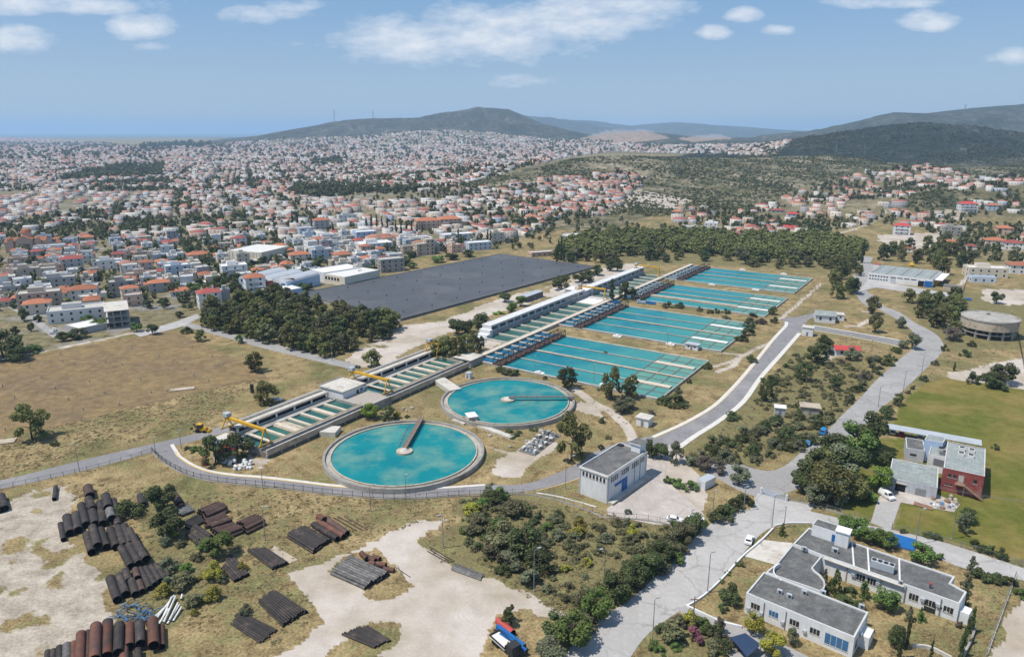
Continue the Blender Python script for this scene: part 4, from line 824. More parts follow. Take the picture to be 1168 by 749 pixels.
x, y, _ = P(708, 508, 8.2); wbox(t, 'hatch', x, y, -.7, 1.6, 1.2, 8.152, 8.7, 'steel_dark')
e1 = np.array(q[1])-np.array(q[0]); e1 /= np.linalg.norm(e1)
pl = [tuple(np.array(q[1])+e1*.02), tuple(np.array(q[1])+e1*1.9), tuple(np.array(q[2])+e1*1.9), tuple(np.array(q[2])+e1*.02)]
tag(link('loading_platform', MB().prism(pl, 0, .75, 'concrete', 'concrete_pale').mesh('loading_platform')), 'low concrete platform along the door side of the white pump building', 'platform')
# ---- sheet-metal shed
q = rect(P(795,546,2.6)[:2], P(804.5,550,2.6)[:2], P(804,538.5,2.6)[:2]); t = thing('metal_shed', 'white sheet-metal shed with a sloping grey roof on the dry verge', 'shed', (*q[0], 0)); block(t, 'wall', q, 0, 2.7, 'white_wall', 'roof_metal', .08, .08); onwall(t, 'door', q[0], q[1], .5, 1.5, 0, 2.0, 'grey_wall')
# ---- office complex with the curved wing
q = rect(P(851,675.5,4.9)[:2], P(974.8,726.5,4.9)[:2], P(873,652,4.9)[:2])
t = thing('office_building', 'long white flat-roofed office nearest the camera, joined by a curved wing', 'building', (*q[0], 0)); block(t, 'wall', q, 0, 4.9, 'white_wall', 'roof_grey', .3, .35)
L = np.hypot(q[1][0]-q[0][0], q[1][1]-q[0][1])
for s_, g in ((1.3, 'glass_dark'), (5.2, 'glass_blue'), (9.5, 'glass_dark'), (13.6, 'glass_dark')): window(t, q[0], q[1], s_, s_+1.9, 1.9, 3.2, g, 'concrete_pale', 2)
window(t, q[0], q[1], L-5.3, L-.9, 1.0, 3.4, 'glass_blue', 'concrete_pale', 3)
for s_ in (4.0, 8.6): onwall(t, 'downpipe', q[0], q[1], s_, s_+.15, 0, 4.4, 'steel_grey', .15)
for s_, z_ in ((.5, 1.1), (3.3, 1.3), (7.8, 1.3), (12.3, 1.4)): onwall(t, 'air_unit', q[0], q[1], s_, s_+.7, z_, z_+.6, 'roof_metal', .4)
onwall(t, 'side_box', q[1], q[2], 4.5, 8.0, 0, 2.8, 'white_wall', 1.8); window(t, q[1], q[2], 1.5, 3.2, 1.2, 3, 'glass_dark', 'concrete_pale', 1); onwall(t, 'air_unit', q[1], q[2], 3.6, 4.3, 2.9, 3.6, 'roof_metal', .5)
for k in range(9):
    s_ = L*(k+.7)/9; a = np.array(q[0])+(np.array(q[1])-np.array(q[0]))*s_/L; b = a+(np.array(q[3])-np.array(q[0]))
    if k % 3 == 1: partw(t, 'roof_seam', MB().beam((*(a*.96+b*.04), 4.63), (*(a*.04+b*.96), 4.63), .12, .05, 'concrete_dark'))
OFF = q
# rear office: traced outline of its roof, then the raised floor and the stair tower
rp = wl([(904.5,619.5),(922.7,601),(1089.5,657),(1084.5,664.5),(1102.9,674.4),(1094.8,687.8),(938.7,633)], 4.6)
t = thing('office_building', 'long white flat-roofed office behind the curved wing, with a white stair tower', 'building', (*rp[0], 0)); block(t, 'wall', rp, 0, 4.6, 'white_wall', 'roof_grey', .3, .35)
a, b = rp[6], rp[5]; L = np.hypot(b[0]-a[0], b[1]-a[1])
for s_, z0_, g in ((7.6, 1.6, 0), (9.9, 1.6, 0), (18.4, 1.5, 1), (21.6, 1.4, 0), (25.0, 1.4, 0)):
    if s_+2 < L: window(t, a, b, s_, s_+1.8, z0_, z0_+1.5, 'glass_dark', 'concrete_pale', 2)
for s_ in (5.4, 12.6, 17.5, 24.3):
    if s_ < L: onwall(t, 'downpipe', a, b, s_, s_+.2, 0, 4.2, 'concrete_tan' if s_ < 6 else 'steel_grey', .2)
for s_ in (6.5, 11.7, 20.6, 23.6):
    if s_ < L: onwall(t, 'air_unit', a, b, s_, s_+.8, 2.2, 2.9, 'roof_metal', .45)
onwall(t, 'door', a, b, L-6.2, L-4.0, 0, 2.5, 'glass_dark'); window(t, a, b, L-3.4, L-2.9, 1.7, 2.3); window(t, a, b, L-2.3, L-1.8, 1.7, 2.3)
onwall(t, 'side_box', rp[5], rp[4], .5, 3.2, 0, 2.6, 'white_wall', 1.9)
onwall(t, 'ledge', a, b, .3, L*.62, 4.1, 4.25, 'concrete_pale', .7)
for f_ in (.235, .345, .56):
    p0 = np.array(rp[6])+(np.array(rp[5])-np.array(rp[6]))*f_*1.05; p1 = np.array(rp[1])+(np.array(rp[2])-np.array(rp[1]))*(f_+.085)*1.0
    partw(t, 'roof_kerb', MB().beam((*p0, 4.42), (*p1, 4.42), .35, .22, 'white_wall'))
u2 = rect(P(926.7,598,7.2)[:2], P(957,607.8,7.2)[:2], P(934.5,591.5,7.2)[:2]); w2 = block(t, 'upper_floor', u2, 4.32, 7.2, 'white_wall', 'roof_grey', .15, .2)
x, y, _ = P(962.5, 604, 8.2); wbox(t, 'stair_tower', x, y, -.62, 2.9, 2.7, 4.32, 8.0, 'white_wall'); wbox(t, 'tower_roof', x, y, -.62, 3.3, 3.1, 8.002, 8.25, 'white_wall')
onwall(t, 'door', u2[0], u2[1], 4.7, 5.7, 4.5, 6.4, 'blue_paint'); x, y, _ = P(956.5, 612, 6); wbox(t, 'flue', x, y, -.62, .7, .7, 4.32, 6.6, 'roof_metal')
# curved wing
cw = [(873.5,652),(886.2,641.5),(904.5,619.5),(938.7,633),(927,647)]
arc = [(930,650.5),(936,655),(940.5,661),(941.5,667),(939.5,671.5),(936,673.5)]
rp2 = wl(cw+arc, 4.2)
t = thing('curved_wing', 'white curved wing with a grey roof linking the two offices', 'building', (*rp2[0], 0)); block(t, 'wall', rp2, 0, 4.2, 'white_wall', 'roof_grey', .4, .3)
x, y, _ = P(903, 652, 4.2); sc = MB(); r_ = 4.4
for k in range(9):
    th = 2.0+k*1.7/9; th2 = 2.0+(k+1)*1.7/9; sc.beam((x+r_*cos(th), y+r_*sin(th)-1.5, 4.3), (x+r_*cos(th2), y+r_*sin(th2)-1.5, 4.3), .25, .9, 'white_wall')
partw(t, 'curved_parapet', sc)
for px, py, l in ((889,676,'white air conditioner box pair on the near office roof'),(900,681,'second white roof box on the near office roof, right of the pair'),(917,677,'grey air conditioner with pipes in the middle of the near office roof'),(938.5,677,'small air conditioner at the back edge of the near office roof'),(982.5,693,'small unit at the right end of the near office roof')): ac(px, py, 4.62, -.6, l, 1.0)
for px, py, l, s_ in ((952,629.5,'grey air conditioner cluster on the rear office roof, near the stair tower',1.3),(917,627,'long white pipe box at the left end of the rear office roof',1.0),(1027,665,'white panel lying on the rear office roof',.8)): ac(px, py, 4.35, -.62, l, s_)
x, y, _ = P(1006, 649, 4.35); t = thing('chiller', 'large white roof chiller with three fans on the rear office', 'air conditioner', (x, y, 4.35), -.62); part(t, 'case', MB().box(-2.4, 2.4, -.9, .9, .3, 1.9, 'roof_metal')); part(t, 'frame', MB().box(-2.4, 2.4, -.9, .9, 0, .298, 'steel_grey'))
for k in range(4): part(t, 'fan', MB().tube((-1.8+1.2*k, 0, 1.901), (-1.8+1.2*k, 0, 2.05), .48, .48, 14, 'steel_dark'))
# ---- red building and its grey wings
q = rect(P(1076.2,532.8,7.2)[:2], P(1123.4,542.9,7.2)[:2], P(1086,503.8,7.2)[:2]); RED = q
t = thing('red_building', 'two-storey building with a weathered red end wall and an outside stair', 'building', (*q[0], 0)); block(t, 'wall', q, 0, 7.2, 'red_wall', 'roof_felt', .15, .3)
L = np.hypot(q[1][0]-q[0][0], q[1][1]-q[0][1])
for s_, z_, w_, h_ in ((1.4, 4.6, .8, 1.1), (2.7, 4.6, .8, 1.1), (7.6, 4.3, .9, 1.2), (1.0, 2.0, .7, .6), (2.2, 2.0, .7, .6)): window(t, q[0], q[1], s_, s_+w_, z_, z_+h_, 'glass_dark', 'concrete_pale')
onwall(t, 'door', q[0], q[1], 4.0, 5.3, 3.6, 5.9, 'concrete_pale')
st = MB(); A = np.array(q[0]); e = (np.array(q[1])-A)/L; nn = np.array((e[1], -e[0]))
st.hexa([(*(A+e*3.4+nn*.01), 3.3), (*(A+e*3.4+nn*1.5), 3.3), (*(A+e*5.8+nn*1.5), 3.3), (*(A+e*5.8+nn*.01), 3.3)][::-1], [(*(A+e*3.4+nn*.01), 3.5), (*(A+e*3.4+nn*1.5), 3.5), (*(A+e*5.8+nn*1.5), 3.5), (*(A+e*5.8+nn*.01), 3.5)][::-1], 'rust_light')
for sd in (.2, 1.4): st.beam((*(A+e*5.8+nn*sd), 3.3), (*(A+e*10.6+nn*sd), .2), .12, .3, 'rust_light')
for k in range(12): st.beam((*(A+e*(5.9+k*.39)+nn*.2), 3.2-k*.255), (*(A+e*(5.9+k*.39)+nn*1.4), 3.2-k*.255), .3, .06, 'rust_light')
for sd in (1.45,): st.beam((*(A+e*3.4+nn*sd), 4.5), (*(A+e*5.8+nn*sd), 4.5), .06, .06, 'rust_light'); st.beam((*(A+e*5.8+nn*sd), 4.5), (*(A+e*10.6+nn*sd), 1.3), .06, .06, 'rust_light'); st.beam((*(A+e*5.7+nn*1.4), 0), (*(A+e*5.7+nn*1.4), 3.3), .14, .14, 'steel_grey')
partw(t, 'outside_stair', st)
for f0 in (1.5, 3.5, 5.5, 8.0): onwall(t, 'panel', q[1], q[2], f0*2, f0*2+2.5, .3, 6.3, 'red_wall', .06)
qb = rect(P(1013.5,544,3.7)[:2], P(1069.5,556,3.7)[:2], P(1021.5,523,3.7)[:2])
t = thing('workshop_wing', 'low grey workshop with a dark garage opening, beside the red building', 'building', (*qb[0], 0)); block(t, 'wall', qb, 0, 3.7, 'grey_wall', 'roof_felt', .15, .3)
L = np.hypot(qb[1][0]-qb[0][0], qb[1][1]-qb[0][1]); onwall(t, 'garage_opening', qb[0], qb[1], 2.0, 4.6, 0, 2.4, 'pipe_inside', .02); onwall(t, 'roller_door', qb[0], qb[1], L-5.2, L-2.6, 0, 2.3, 'steel_grey', .06); onwall(t, 'lintel', qb[0], qb[1], 1.8, 4.8, 2.45, 2.75, 'concrete_pale', .25)
qc = rect(P(1034,510.5,4.2)[:2], P(1055,514,4.2)[:2], P(1040,499.5,4.2)[:2])
t = thing('grey_wing', 'small grey flat-roofed wing with a slit window left of the pale blue block', 'building', (*qc[0], 0)); block(t, 'wall', qc, 0, 4.2, 'grey_wall', 'roof_grey', .15, .25); window(t, qc[0], qc[1], 1.2, 3.0, 1.8, 2.6)
qd = rect(P(1053.5,506.5,7.4)[:2], P(1078,505,7.4)[:2], P(1057,496,7.4)[:2]); qd = wl([(1054.5,501),(1076,504.5),(1079.5,498.5),(1058.5,494.5)], 7.2)
t = thing('blue_block', 'pale blue painted stair block rising above the grey workshop', 'building', (*qd[0], 0)); block(t, 'wall', qd, 0, 7.2, 'blue_wall', 'roof_felt', .15, .25); window(t, qd[0], qd[1], 4.2, 5.2, 4.6, 5.8)
qe = wl([(1059,517),(1079,522),(1085,506),(1064,503)], 5.4)
t = thing('terrace_block', 'white block with a dark shutter between the blue block and the red building', 'building', (*qe[0], 0)); block(t, 'wall', qe, 0, 5.4, 'white_wall', 'roof_felt', .3, .25); onwall(t, 'shutter', qe[0], qe[1], 1.6, 4.6, 2.2, 4.4, 'steel_grey', .04)
x, y, _ = P(1077, 518, 5.2); t = thing('roof_unit', 'grey roof unit on the white terrace block', 'machine', (x, y, 5.12), -.4); part(t, 'case', MB().box(-1.3, 1.3, -.7, .7, 0, 1.1, 'steel_grey')); part(t, 'fan', MB().tube((0,0,1.101), (0,0,1.25), .5, .5, 12, 'steel_dark'))
for px, py, l in ((1097,513,'back left'),(1108,515.5,'back right'),(1096,519,'front left'),(1107,521.5,'front right')):
    x, y, _ = P(px, py, 7.06); t = thing('roof_ventilator', f'grey and white roof ventilator on the red building, {l} of the four', 'ventilator', (x, y, 7.06), -.5, 'roof ventilators'); part(t, 'case', MB().box(-.8, .8, -.7, .7, 0, .9, 'roof_white')); part(t, 'fan_grille', MB().box(-.6, .6, -.5, .5, .902, 1.0, 'steel_dark'))
# carport with its cars
cp = wl([(1008,484.5),(1009.5,488),(1120,508),(1120,503.5)], 2.7)
t = thing('carport', 'long narrow pale blue carport roof behind the red building', 'carport', (*cp[0], 0)); 
a0 = np.array(cp[1]); a1 = np.array(cp[2]); dn = np.array((-(a1-a0)[1], (a1-a0)[0])); dn = dn/np.linalg.norm(dn)*4.2
partw(t, 'roof', MB().hexa([(*a0, 2.6), (*a1, 2.6), (*(a1+dn), 2.9), (*(a0+dn), 2.9)], [(*a0, 2.75), (*a1, 2.75), (*(a1+dn), 3.05), (*(a0+dn), 3.05)], 'roof_metal'))
for k in range(8):
    p = a0+(a1-a0)*(k+.15)/7.3; p2 = p+dn*.9; partw(t, 'post', MB().beam((*p2, 0), (*p2, 2.85), .14, .14, 'steel_grey'))
# ---- round elevated tank
x, y, _ = P(1129, 383); t = thing('water_tank', 'round concrete water tank raised on pillars', 'water tank', (x, y+2, 0)); Rt = 12.6
part(t, 'bowl', MB().ring(Rt, .5, 4.6, 9.4, 'concrete_tan', 72, top='concrete_tan').ring(Rt+.3, Rt-.4, 9.0, 9.7, 'concrete', 72))
part(t, 'roof', MB().tube((0,0,9.42), (0,0,10.3), Rt-.3, .8, 72, 'concrete')); part(t, 'hatch', MB().tube((0,2,10.0), (0,2,10.9), .9, .9, 12, 'concrete_dark'))
for k in range(12):
    a = 2*pi*k/12; part(t, 'pillar', MB().box(-.42+cos(a)*11.4, .42+cos(a)*11.4, -.42+sin(a)*11.4, .42+sin(a)*11.4, 0, 4.6, 'concrete'))
for k in range(5):
    a = 2*pi*k/5; part(t, 'pillar', MB().box(-.42+cos(a)*5, .42+cos(a)*5, -.42+sin(a)*5, .42+sin(a)*5, 0, 4.6, 'concrete'))
part(t, 'ring_beam', MB().ring(11.8, 11.0, 2.2, 2.7, 'concrete', 48))
# ---- industrial hall
q = rect(P(990.7,310.7,5.6)[:2], P(1064,318.7,5.6)[:2], P(1001.4,301.9,5.6)[:2]); L = np.hypot(q[1][0]-q[0][0], q[1][1]-q[0][1])
t = thing('industrial_hall', 'long white industrial hall with a grey roof, a blue door and a yellow end', 'hall', (*q[0], 0)); block(t, 'wall', q, 0, 5.6, 'white_wall', 'roof_felt', .12, .3)
for k in range(7): window(t, q[0], q[1], L*.02+k*L*.045, L*.02+k*L*.045+L*.03, 3.3, 4.2); window(t, q[0], q[1], L*.02+k*L*.045, L*.02+k*L*.045+L*.03, 1.2, 2.0)
for k in range(4): onwall(t, 'gate', q[0], q[1], L*(.36+k*.105), L*(.36+k*.105)+L*.085, 0, 3.4, 'roof_white' if k else 'grey_wall', .06); onwall(t, 'clerestory', q[0], q[1], L*(.36+k*.105), L*(.36+k*.105)+L*.085, 3.6, 4.3, 'glass_dark', .04)
onwall(t, 'opening', q[0], q[1], L*.79, L*.88, 0, 3.8, 'pipe_inside', .02); onwall(t, 'blue_door', q[0], q[1], L*.885, L*.998, 0, 4.2, 'blue_paint', .3)
W_ = np.hypot(q[2][0]-q[1][0], q[2][1]-q[1][1]); onwall(t, 'yellow_panel', q[1], q[2], W_*.25, W_*.85, 0, 3.9, 'yellow_paint', 1.2); onwall(t, 'awning', q[1], q[2], W_*.15, W_*.98, 4.3, 4.6, 'roof_white', 5)
for k in range(9):
    a = np.array(q[0])+(np.array(q[1])-np.array(q[0]))*(k+.5)/9; b = a+(np.array(q[3])-np.array(q[0])); partw(t, 'roof_seam', MB().beam((*(a*.97+b*.03), 5.53), (*(a*.03+b*.97), 5.53), .5, .12, 'roof_metal' if k % 2 else 'concrete_dark'))
x, y, _ = P(1040, 304, 5.6); t = thing('roof_dome', 'yellow ventilation dome on the ridge of the white industrial hall', 'ventilator', (x, y, 5.55)); part(t, 'base', MB().tube((0,0,0), (0,0,1.5), 1.5, 1.5, 16, 'yellow_paint')); part(t, 'cap', MB().tube((0,0,1.5), (0,0,2.3), 2.0, 1.2, 16, 'yellow_paint').tube((0,0,2.3), (0,0,3.3), 1.0, .6, 12, 'yellow_paint'))
hutpx('roof_cabin', 'red-topped box at the left back corner of the industrial hall', 'cabin', 999, 311, 4, 4, 6.3, 'white_wall', 'red_tin', .1, -.66)
hutpx('low_shed', 'low grey shed right of the industrial hall yard', 'shed', 1086, 331, 10, 6, 3, 'concrete_tan', 'concrete_dark', .2, -.66)
# ---- small houses along the plant road
def gable(name, label, px, py, w, d, h, rot, wall, roof, rise, cat='house', over=.5, win=2, hip=False, group=None):
    x, y, z = G(px, py); t = thing(name, label, cat, (x, y, z-.1), rot, group); part(t, 'wall', MB().box(-w/2, w/2, -d/2, d/2, 0, h, wall)) if hip else part(t, 'wall', MB().box(-w/2, w/2, -d/2, d/2, 0, h, wall).prism_gable(w, d, h, rise, wall))
    rf = MB(); a, b = w/2+over, d/2+over; o = .02
    if hip:
        r = max(0, a-b); rf.poly([(-a,-b,h+o),(a,-b,h+o),(r,0,h+rise),(-r,0,h+rise)], roof).poly([(a,b,h+o),(-a,b,h+o),(-r,0,h+rise),(r,0,h+rise)], roof).poly([(a,-b,h+o),(a,b,h+o),(r,0,h+rise)], roof).poly([(-a,b,h+o),(-a,-b,h+o),(-r,0,h+rise)], roof).poly([(-a,b,h),(a,b,h),(a,-b,h),(-a,-b,h)], 'white_wall')
    else:
        for s_ in (-1, 1): rf.hexa([(-a,s_*b,h-.15),(a,s_*b,h-.15),(a,0,h+rise),(-a,0,h+rise)][::s_*-1], [(-a,s_*b,h+.05),(a,s_*b,h+.05),(a,0,h+rise+.2),(-a,0,h+rise+.2)][::s_*-1], roof)
    part(t, 'roof', rf)
    for k in range(win):
        xx = -w/2+(k+.5)*w/win; part(t, 'window', MB().box(xx-.55, xx+.55, -d/2-.05, -d/2-.004, h*.4, h*.8, 'glass_dark'))
    part(t, 'door', MB().box(-w/2-.05, -w/2-.004, -.5, .5, 0, min(2.1, h*.8), 'wood')); return t
def _pg(s, w, d, h, rise, mat):
    for x_ in (-w/2+.01, w/2-.01): s.poly([(x_,-d/2,h),(x_,d/2,h),(x_,0,h+rise)], mat)
    return s
MB.prism_gable = _pg
gable('cottage', 'small white cottage with a bright red sheet roof among dry shrubs', 964, 404, 10.5, 7, 3.2, -.15, 'white_wall', 'red_tin', 1.0)
gable('house', 'small white house with a dark grey pitched roof above the road junction', 940, 366, 10, 9, 4.2, -.3, 'white_wall', 'roof_felt', 1.6)
hutpx('house', 'low white house annex with openings, right of the grey-roofed house', 'house', 953, 364, 8, 6, 3.2, 'white_wall', 'concrete_pale', .2, -.3, win=2)
hutpx('kiosk', 'white box kiosk with a flat roof on the corner of the plant road', 'kiosk', 921, 382, 5.2, 4.6, 4.3, 'white_wall', 'concrete_pale', .3, -.5)
hutpx('hut', 'white concrete hut with a flat slab roof among the dark shrubs', 'hut', 889, 473, 3.6, 3.2, 3.2, 'grey_wall', 'roof_white', .3, -.3)
hutpx('hut', 'brown-grey hut with a wide flat roof near the parked blue van', 'hut', 923, 471, 6.4, 4.6, 3, 'concrete_tan', 'concrete_tan', .4, -.3)
hutpx('hut', 'white hut beside the small trees and red drum at the loop road', 'hut', 256, 524, 5, 4, 3.4, 'white_wall', 'red_tin', .3, -.5, win=1)
t = thing('steel_drum', 'tall dark red drum standing beside the white hut at the loop road', 'drum', (*P(233.5,530)[:2], 0)); part(t, 'body', MB().tube((0,0,0), (0,0,1.9), 1.0, .9, 18, 'red_wall')); part(t, 'lid', MB().tube((0,0,1.9), (0,0,2.6), .7, .55, 16, 'red_wall'))
# ---- person on the office roof
def person(x, y, z, rot, label, top, leg):
    t = thing('person', label, 'person', (x, y, z), rot)
    V = [(0,0,.95),(0,0,1.2),(0,0,1.42),(0,0,1.5),(0,.01,1.64),(.1,0,.9),(.11,.03,.5),(.11,0,.06),(.12,-.12,.03),(-.1,0,.9),(-.11,.06,.5),(-.11,.14,.06),(-.12,.02,.03),(.19,0,1.4),(.27,.02,1.12),(.26,-.12,.92),(-.19,0,1.4),(-.27,.02,1.12),(-.25,-.14,.95)]
    E_ = [(0,1),(1,2),(2,3),(3,4),(0,5),(5,6),(6,7),(7,8),(0,9),(9,10),(10,11),(11,12),(2,13),(13,14),(14,15),(2,16),(16,17),(17,18)]
    rad = [.15,.16,.13,.06,.11,.1,.075,.055,.05,.1,.075,.055,.05,.08,.06,.045,.08,.06,.045]
    me = bpy.data.meshes.new('body'); me.from_pydata(V, E_, []); o = link('body', me, t); o.modifiers.new('skin', 'SKIN')
    for sv, r in zip(me.skin_vertices[0].data, rad): sv.radius = (r, r*.85)
    me.skin_vertices[0].data[0].use_root = True; sb = o.modifiers.new('sub', 'SUBSURF'); sb.levels = sb.render_levels = 1; me.materials.append(MATS['skin'])
    part(t, 'shirt', MB().tube((0,0,.93), (0,0,1.2), .19, .2, 10, top).tube((0,0,1.2), (0,0,1.45), .2, .15, 10, top).beam((.17,0,1.42), (.275,.02,1.1), .15, .15, top).beam((-.17,0,1.42), (-.275,.02,1.1), .15, .15, top))
    tr = MB()
    for s_, yy in ((.1, 0), (-.1, .1)): tr.tube((s_,0,.95), (s_*1.1,yy*.5+.02,.5), .125, .1, 10, leg).tube((s_*1.1,yy*.5+.02,.5), (s_*1.1,yy,.08), .1, .08, 10, leg)
    part(t, 'trousers', tr); part(t, 'hair', MB().tube((0,.02,1.66), (0,.03,1.78), .115, .07, 10, 'hair')); return t
x, y, _ = P(1060.5, 670.5, 4.3); person(x, y, 4.31, 2.0, 'person in a red top and dark trousers standing on the rear office roof', 'cloth_red', 'cloth_blue')

# ================================================================== VEHICLES
def car(name, label, px, py, rot, paint, kind='car', group=None, z=0.):
    x, y, _ = P(px, py, z); t = thing(name, label, 'van' if 'van' in kind else 'truck' if kind == 'truck' else 'car', (x, y, z), rot, group)
    if kind == 'car': Lc, Wc, prof, cab = 4.2, 1.72, [(-2.1,.35),(2.1,.35),(2.1,.7),(1.95,.86),(1.0,.95),(-1.7,1.0),(-2.1,.9)], [(1.05,.94),(.35,1.46),(-1.25,1.48),(-1.85,.98)]
    elif kind == 'van': Lc, Wc, prof, cab = 4.9, 1.9, [(-2.45,.4),(2.45,.4),(2.45,.9),(2.2,1.1),(1.4,1.2),(-2.4,1.2),(-2.45,1.0)], [(1.55,1.18),(.95,1.95),(-2.2,2.0),(-2.42,1.18)]
    else: Lc, Wc, prof, cab = 5.4, 2.0, [(-2.7,.45),(2.7,.45),(2.7,1.0),(2.5,1.25),(.6,1.25),(.6,.95),(-2.7,.95)], [(2.3,1.24),(1.9,2.0),(.75,2.0),(.65,1.24)]
    def ext(pr, w0, w1, mat, ztop=None):
        b = MB(); n = len(pr); zm = max(p[1] for p in pr); zn = min(p[1] for p in pr)
        wd = lambda z_: w0+(w1-w0)*(z_-zn)/(zm-zn)
        i = 0; b.v = [(p[0], -wd(p[1])/2, p[1]) for p in pr]+[(p[0], wd(p[1])/2, p[1]) for p in pr]
        for k in range(n): b.f.append((k, n+k, n+(k+1) % n, (k+1) % n)); b.m.append(mat)
        b.f += [tuple(range(n)), tuple(range(2*n-1, n-1, -1))]; b.m += [mat, mat]; return b
    part(t, 'body', ext(prof, Wc*.96, Wc, paint)); part(t, 'cabin', ext(cab, Wc*.94, Wc*.76, paint))
    z0_, z1_ = cab[0][1], cab[1][1]; f0, f1, r1, r0 = cab[0][0], cab[1][0], cab[2][0], cab[3][0]
    lp = lambda a, b, k: a+(b-a)*k
    part(t, 'windscreen', MB().poly([(lp(f0,f1,.12)+.03, -Wc*.40, lp(z0_,z1_,.12)+.02), (lp(f0,f1,.12)+.03, Wc*.40, lp(z0_,z1_,.12)+.02), (lp(f0,f1,.9)+.03, Wc*.34, lp(z0_,z1_,.9)+.02), (lp(f0,f1,.9)+.03, -Wc*.34, lp(z0_,z1_,.9)+.02)], 'glass_dark'))
    part(t, 'rear_window', MB().poly([(lp(r0,r1,.2)-.03, Wc*.40, lp(z0_,z1_,.2)+.02), (lp(r0,r1,.2)-.03, -Wc*.40, lp(z0_,z1_,.2)+.02), (lp(r0,r1,.9)-.03, -Wc*.34, lp(z0_,z1_,.9)+.02), (lp(r0,r1,.9)-.03, Wc*.34, lp(z0_,z1_,.9)+.02)], 'glass_dark'))
    for s_ in (-1, 1):
        y0, y1 = s_*(Wc*.47*.985+.012), s_*(Wc*.38+.03); q_ = [(f0-.25, y0, z0_+.06), (r0+.35 if kind != 'van' else f1-.9, y0, z0_+.06), (r1+.1 if kind != 'van' else f1-.9, y1, z1_-.1), (f1-.05, y1, z1_-.1)]
        part(t, 'side_window', MB().poly(q_ if s_ > 0 else q_[::-1], 'glass_dark')); part(t, 'headlight', MB().box(Lc/2-.02, Lc/2+.03, s_*Wc*.36-.16, s_*Wc*.36+.16, .62, .78, 'lamp_lens'))
        for x_ in (-Lc*.31, Lc*.31):
            w_ = part(t, 'wheel', MB().tube((x_, s_*(Wc/2-.2), .32), (x_, s_*(Wc/2+.02), .32), .33, .33, 14, 'tyre')); link('rim', MB().tube((x_, s_*(Wc/2+.021), .32), (x_, s_*(Wc/2+.035), .32), .19, .19, 10, 'car_silver').mesh('rim'), w_)
    if kind == 'truck': part(t, 'load_bed', MB().box(-2.7, .55, -1.0, -.92, .952, 1.5, paint).box(-2.7, .55, .92, 1.0, .952, 1.5, paint).box(-2.7, -2.62, -.918, .918, .952, 1.5, paint))
    return t
car('parked_car', 'white hatchback parked at the verge of the pale concrete road', 854.5, 617.5, R(-118)+pi, 'car_white')
car('parked_van', 'white van parked on the yard in front of the grey workshop', 1011, 567, R(-75), 'car_white', 'van')
car('parked_van', 'bright blue van parked beside the shrubs on the valley road', 939, 494, R(55), 'car_blue', 'van'); car('parked_car', 'small bright blue car parked behind the blue van, under the shrubs', 922, 506.5, R(55), 'car_blue')
car('parked_car', 'silver car under the pale blue carport, leftmost of three', 1018, 494, R(60), 'car_silver', z=0); car('parked_car', 'dark red car under the pale blue carport, next to the silver one', 1028, 496, R(60), 'car_red'); car('parked_car', 'grey car under the carport beside the grey wing', 1049, 500, R(60), 'car_silver')
car('parked_truck', 'blue pick-up truck left of two others between the settling basins', 703, 346.5, R(-20), 'car_blue', 'truck'); car('parked_truck', 'pale blue pick-up truck in the middle of three between the settling basins', 731.5, 345.8, R(160), 'blue_wall', 'truck'); car('parked_truck', 'blue pick-up truck right of two others, by the tree beside the basins', 742.5, 347, R(150), 'car_blue', 'truck')
car('parked_van', 'white van parked at the fence below the pump yard, left of two', 769.5, 594.5, R(-20), 'car_white'); car('parked_car', 'white car at the fence end by the pump yard, right of two', 794, 594, R(-15), 'car_white')
car('parked_car', 'white car under the pine beside the filter gallery', 315.5, 457.5, R(10), 'car_white')
# town-edge cars
for k, (px, py) in enumerate([(62,377),(66,381),(69,384),(59,380),(45,366),(143,371),(41,362),(27,352)]):
    car('parked_car', f'tiny {["white","silver","red","white","dark","silver","white","silver"][k]} car on the town street, {nth(k)} of those below the left houses', px, py, R(125), ['car_white','car_silver','car_red','car_white','car_dark','car_silver','car_white','car_silver'][k], group='cars on the town street')
# backhoe loader
x, y, _ = P(230, 492.5); t = thing('backhoe_loader', 'yellow backhoe loader standing on the asphalt by the filter gallery', 'loader', (x, y, 0), R(-5))
part(t, 'body', MB().box(-1.6, 1.9, -.7, .7, .7, 1.5, 'yellow_paint').box(.4, 1.9, -.55, .55, 1.502, 1.9, 'yellow_paint')); part(t, 'cab', MB().box(-1.2, .38, -.8, .8, 1.502, 2.9, 'glass_dark')); part(t, 'cab_roof', MB().box(-1.3, .48, -.88, .88, 2.902, 3.05, 'yellow_paint'))
for s_ in (-1, 1): part(t, 'wheel', MB().tube((-1.0, s_*.75, .75), (-1.0, s_*1.15, .75), .75, .75, 16, 'tyre')); part(t, 'wheel', MB().tube((1.4, s_*.75, .5), (1.4, s_*1.1, .5), .5, .5, 14, 'tyre')); part(t, 'loader_arm', MB().beam((1.0, s_*.62, 1.6), (2.7, s_*.62, .7), .14, .22, 'yellow_paint'))
part(t, 'bucket', MB().hexa([(2.6,-1.1,.15),(3.4,-1.1,.1),(3.4,1.1,.1),(2.6,1.1,.15)], [(2.6,-1.1,.95),(2.95,-1.1,.9),(2.95,1.1,.9),(2.6,1.1,.95)], 'yellow_paint')); part(t, 'boom', MB().beam((-1.7,0,1.2), (-2.6,0,3.0), .28, .34, 'steel_dark').beam((-2.6,0,3.0), (-3.5,0,1.5), .24, .28, 'yellow_paint')); part(t, 'digging_bucket', MB().box(-3.8, -3.2, -.35, .35, .8, 1.5, 'steel_dark'))
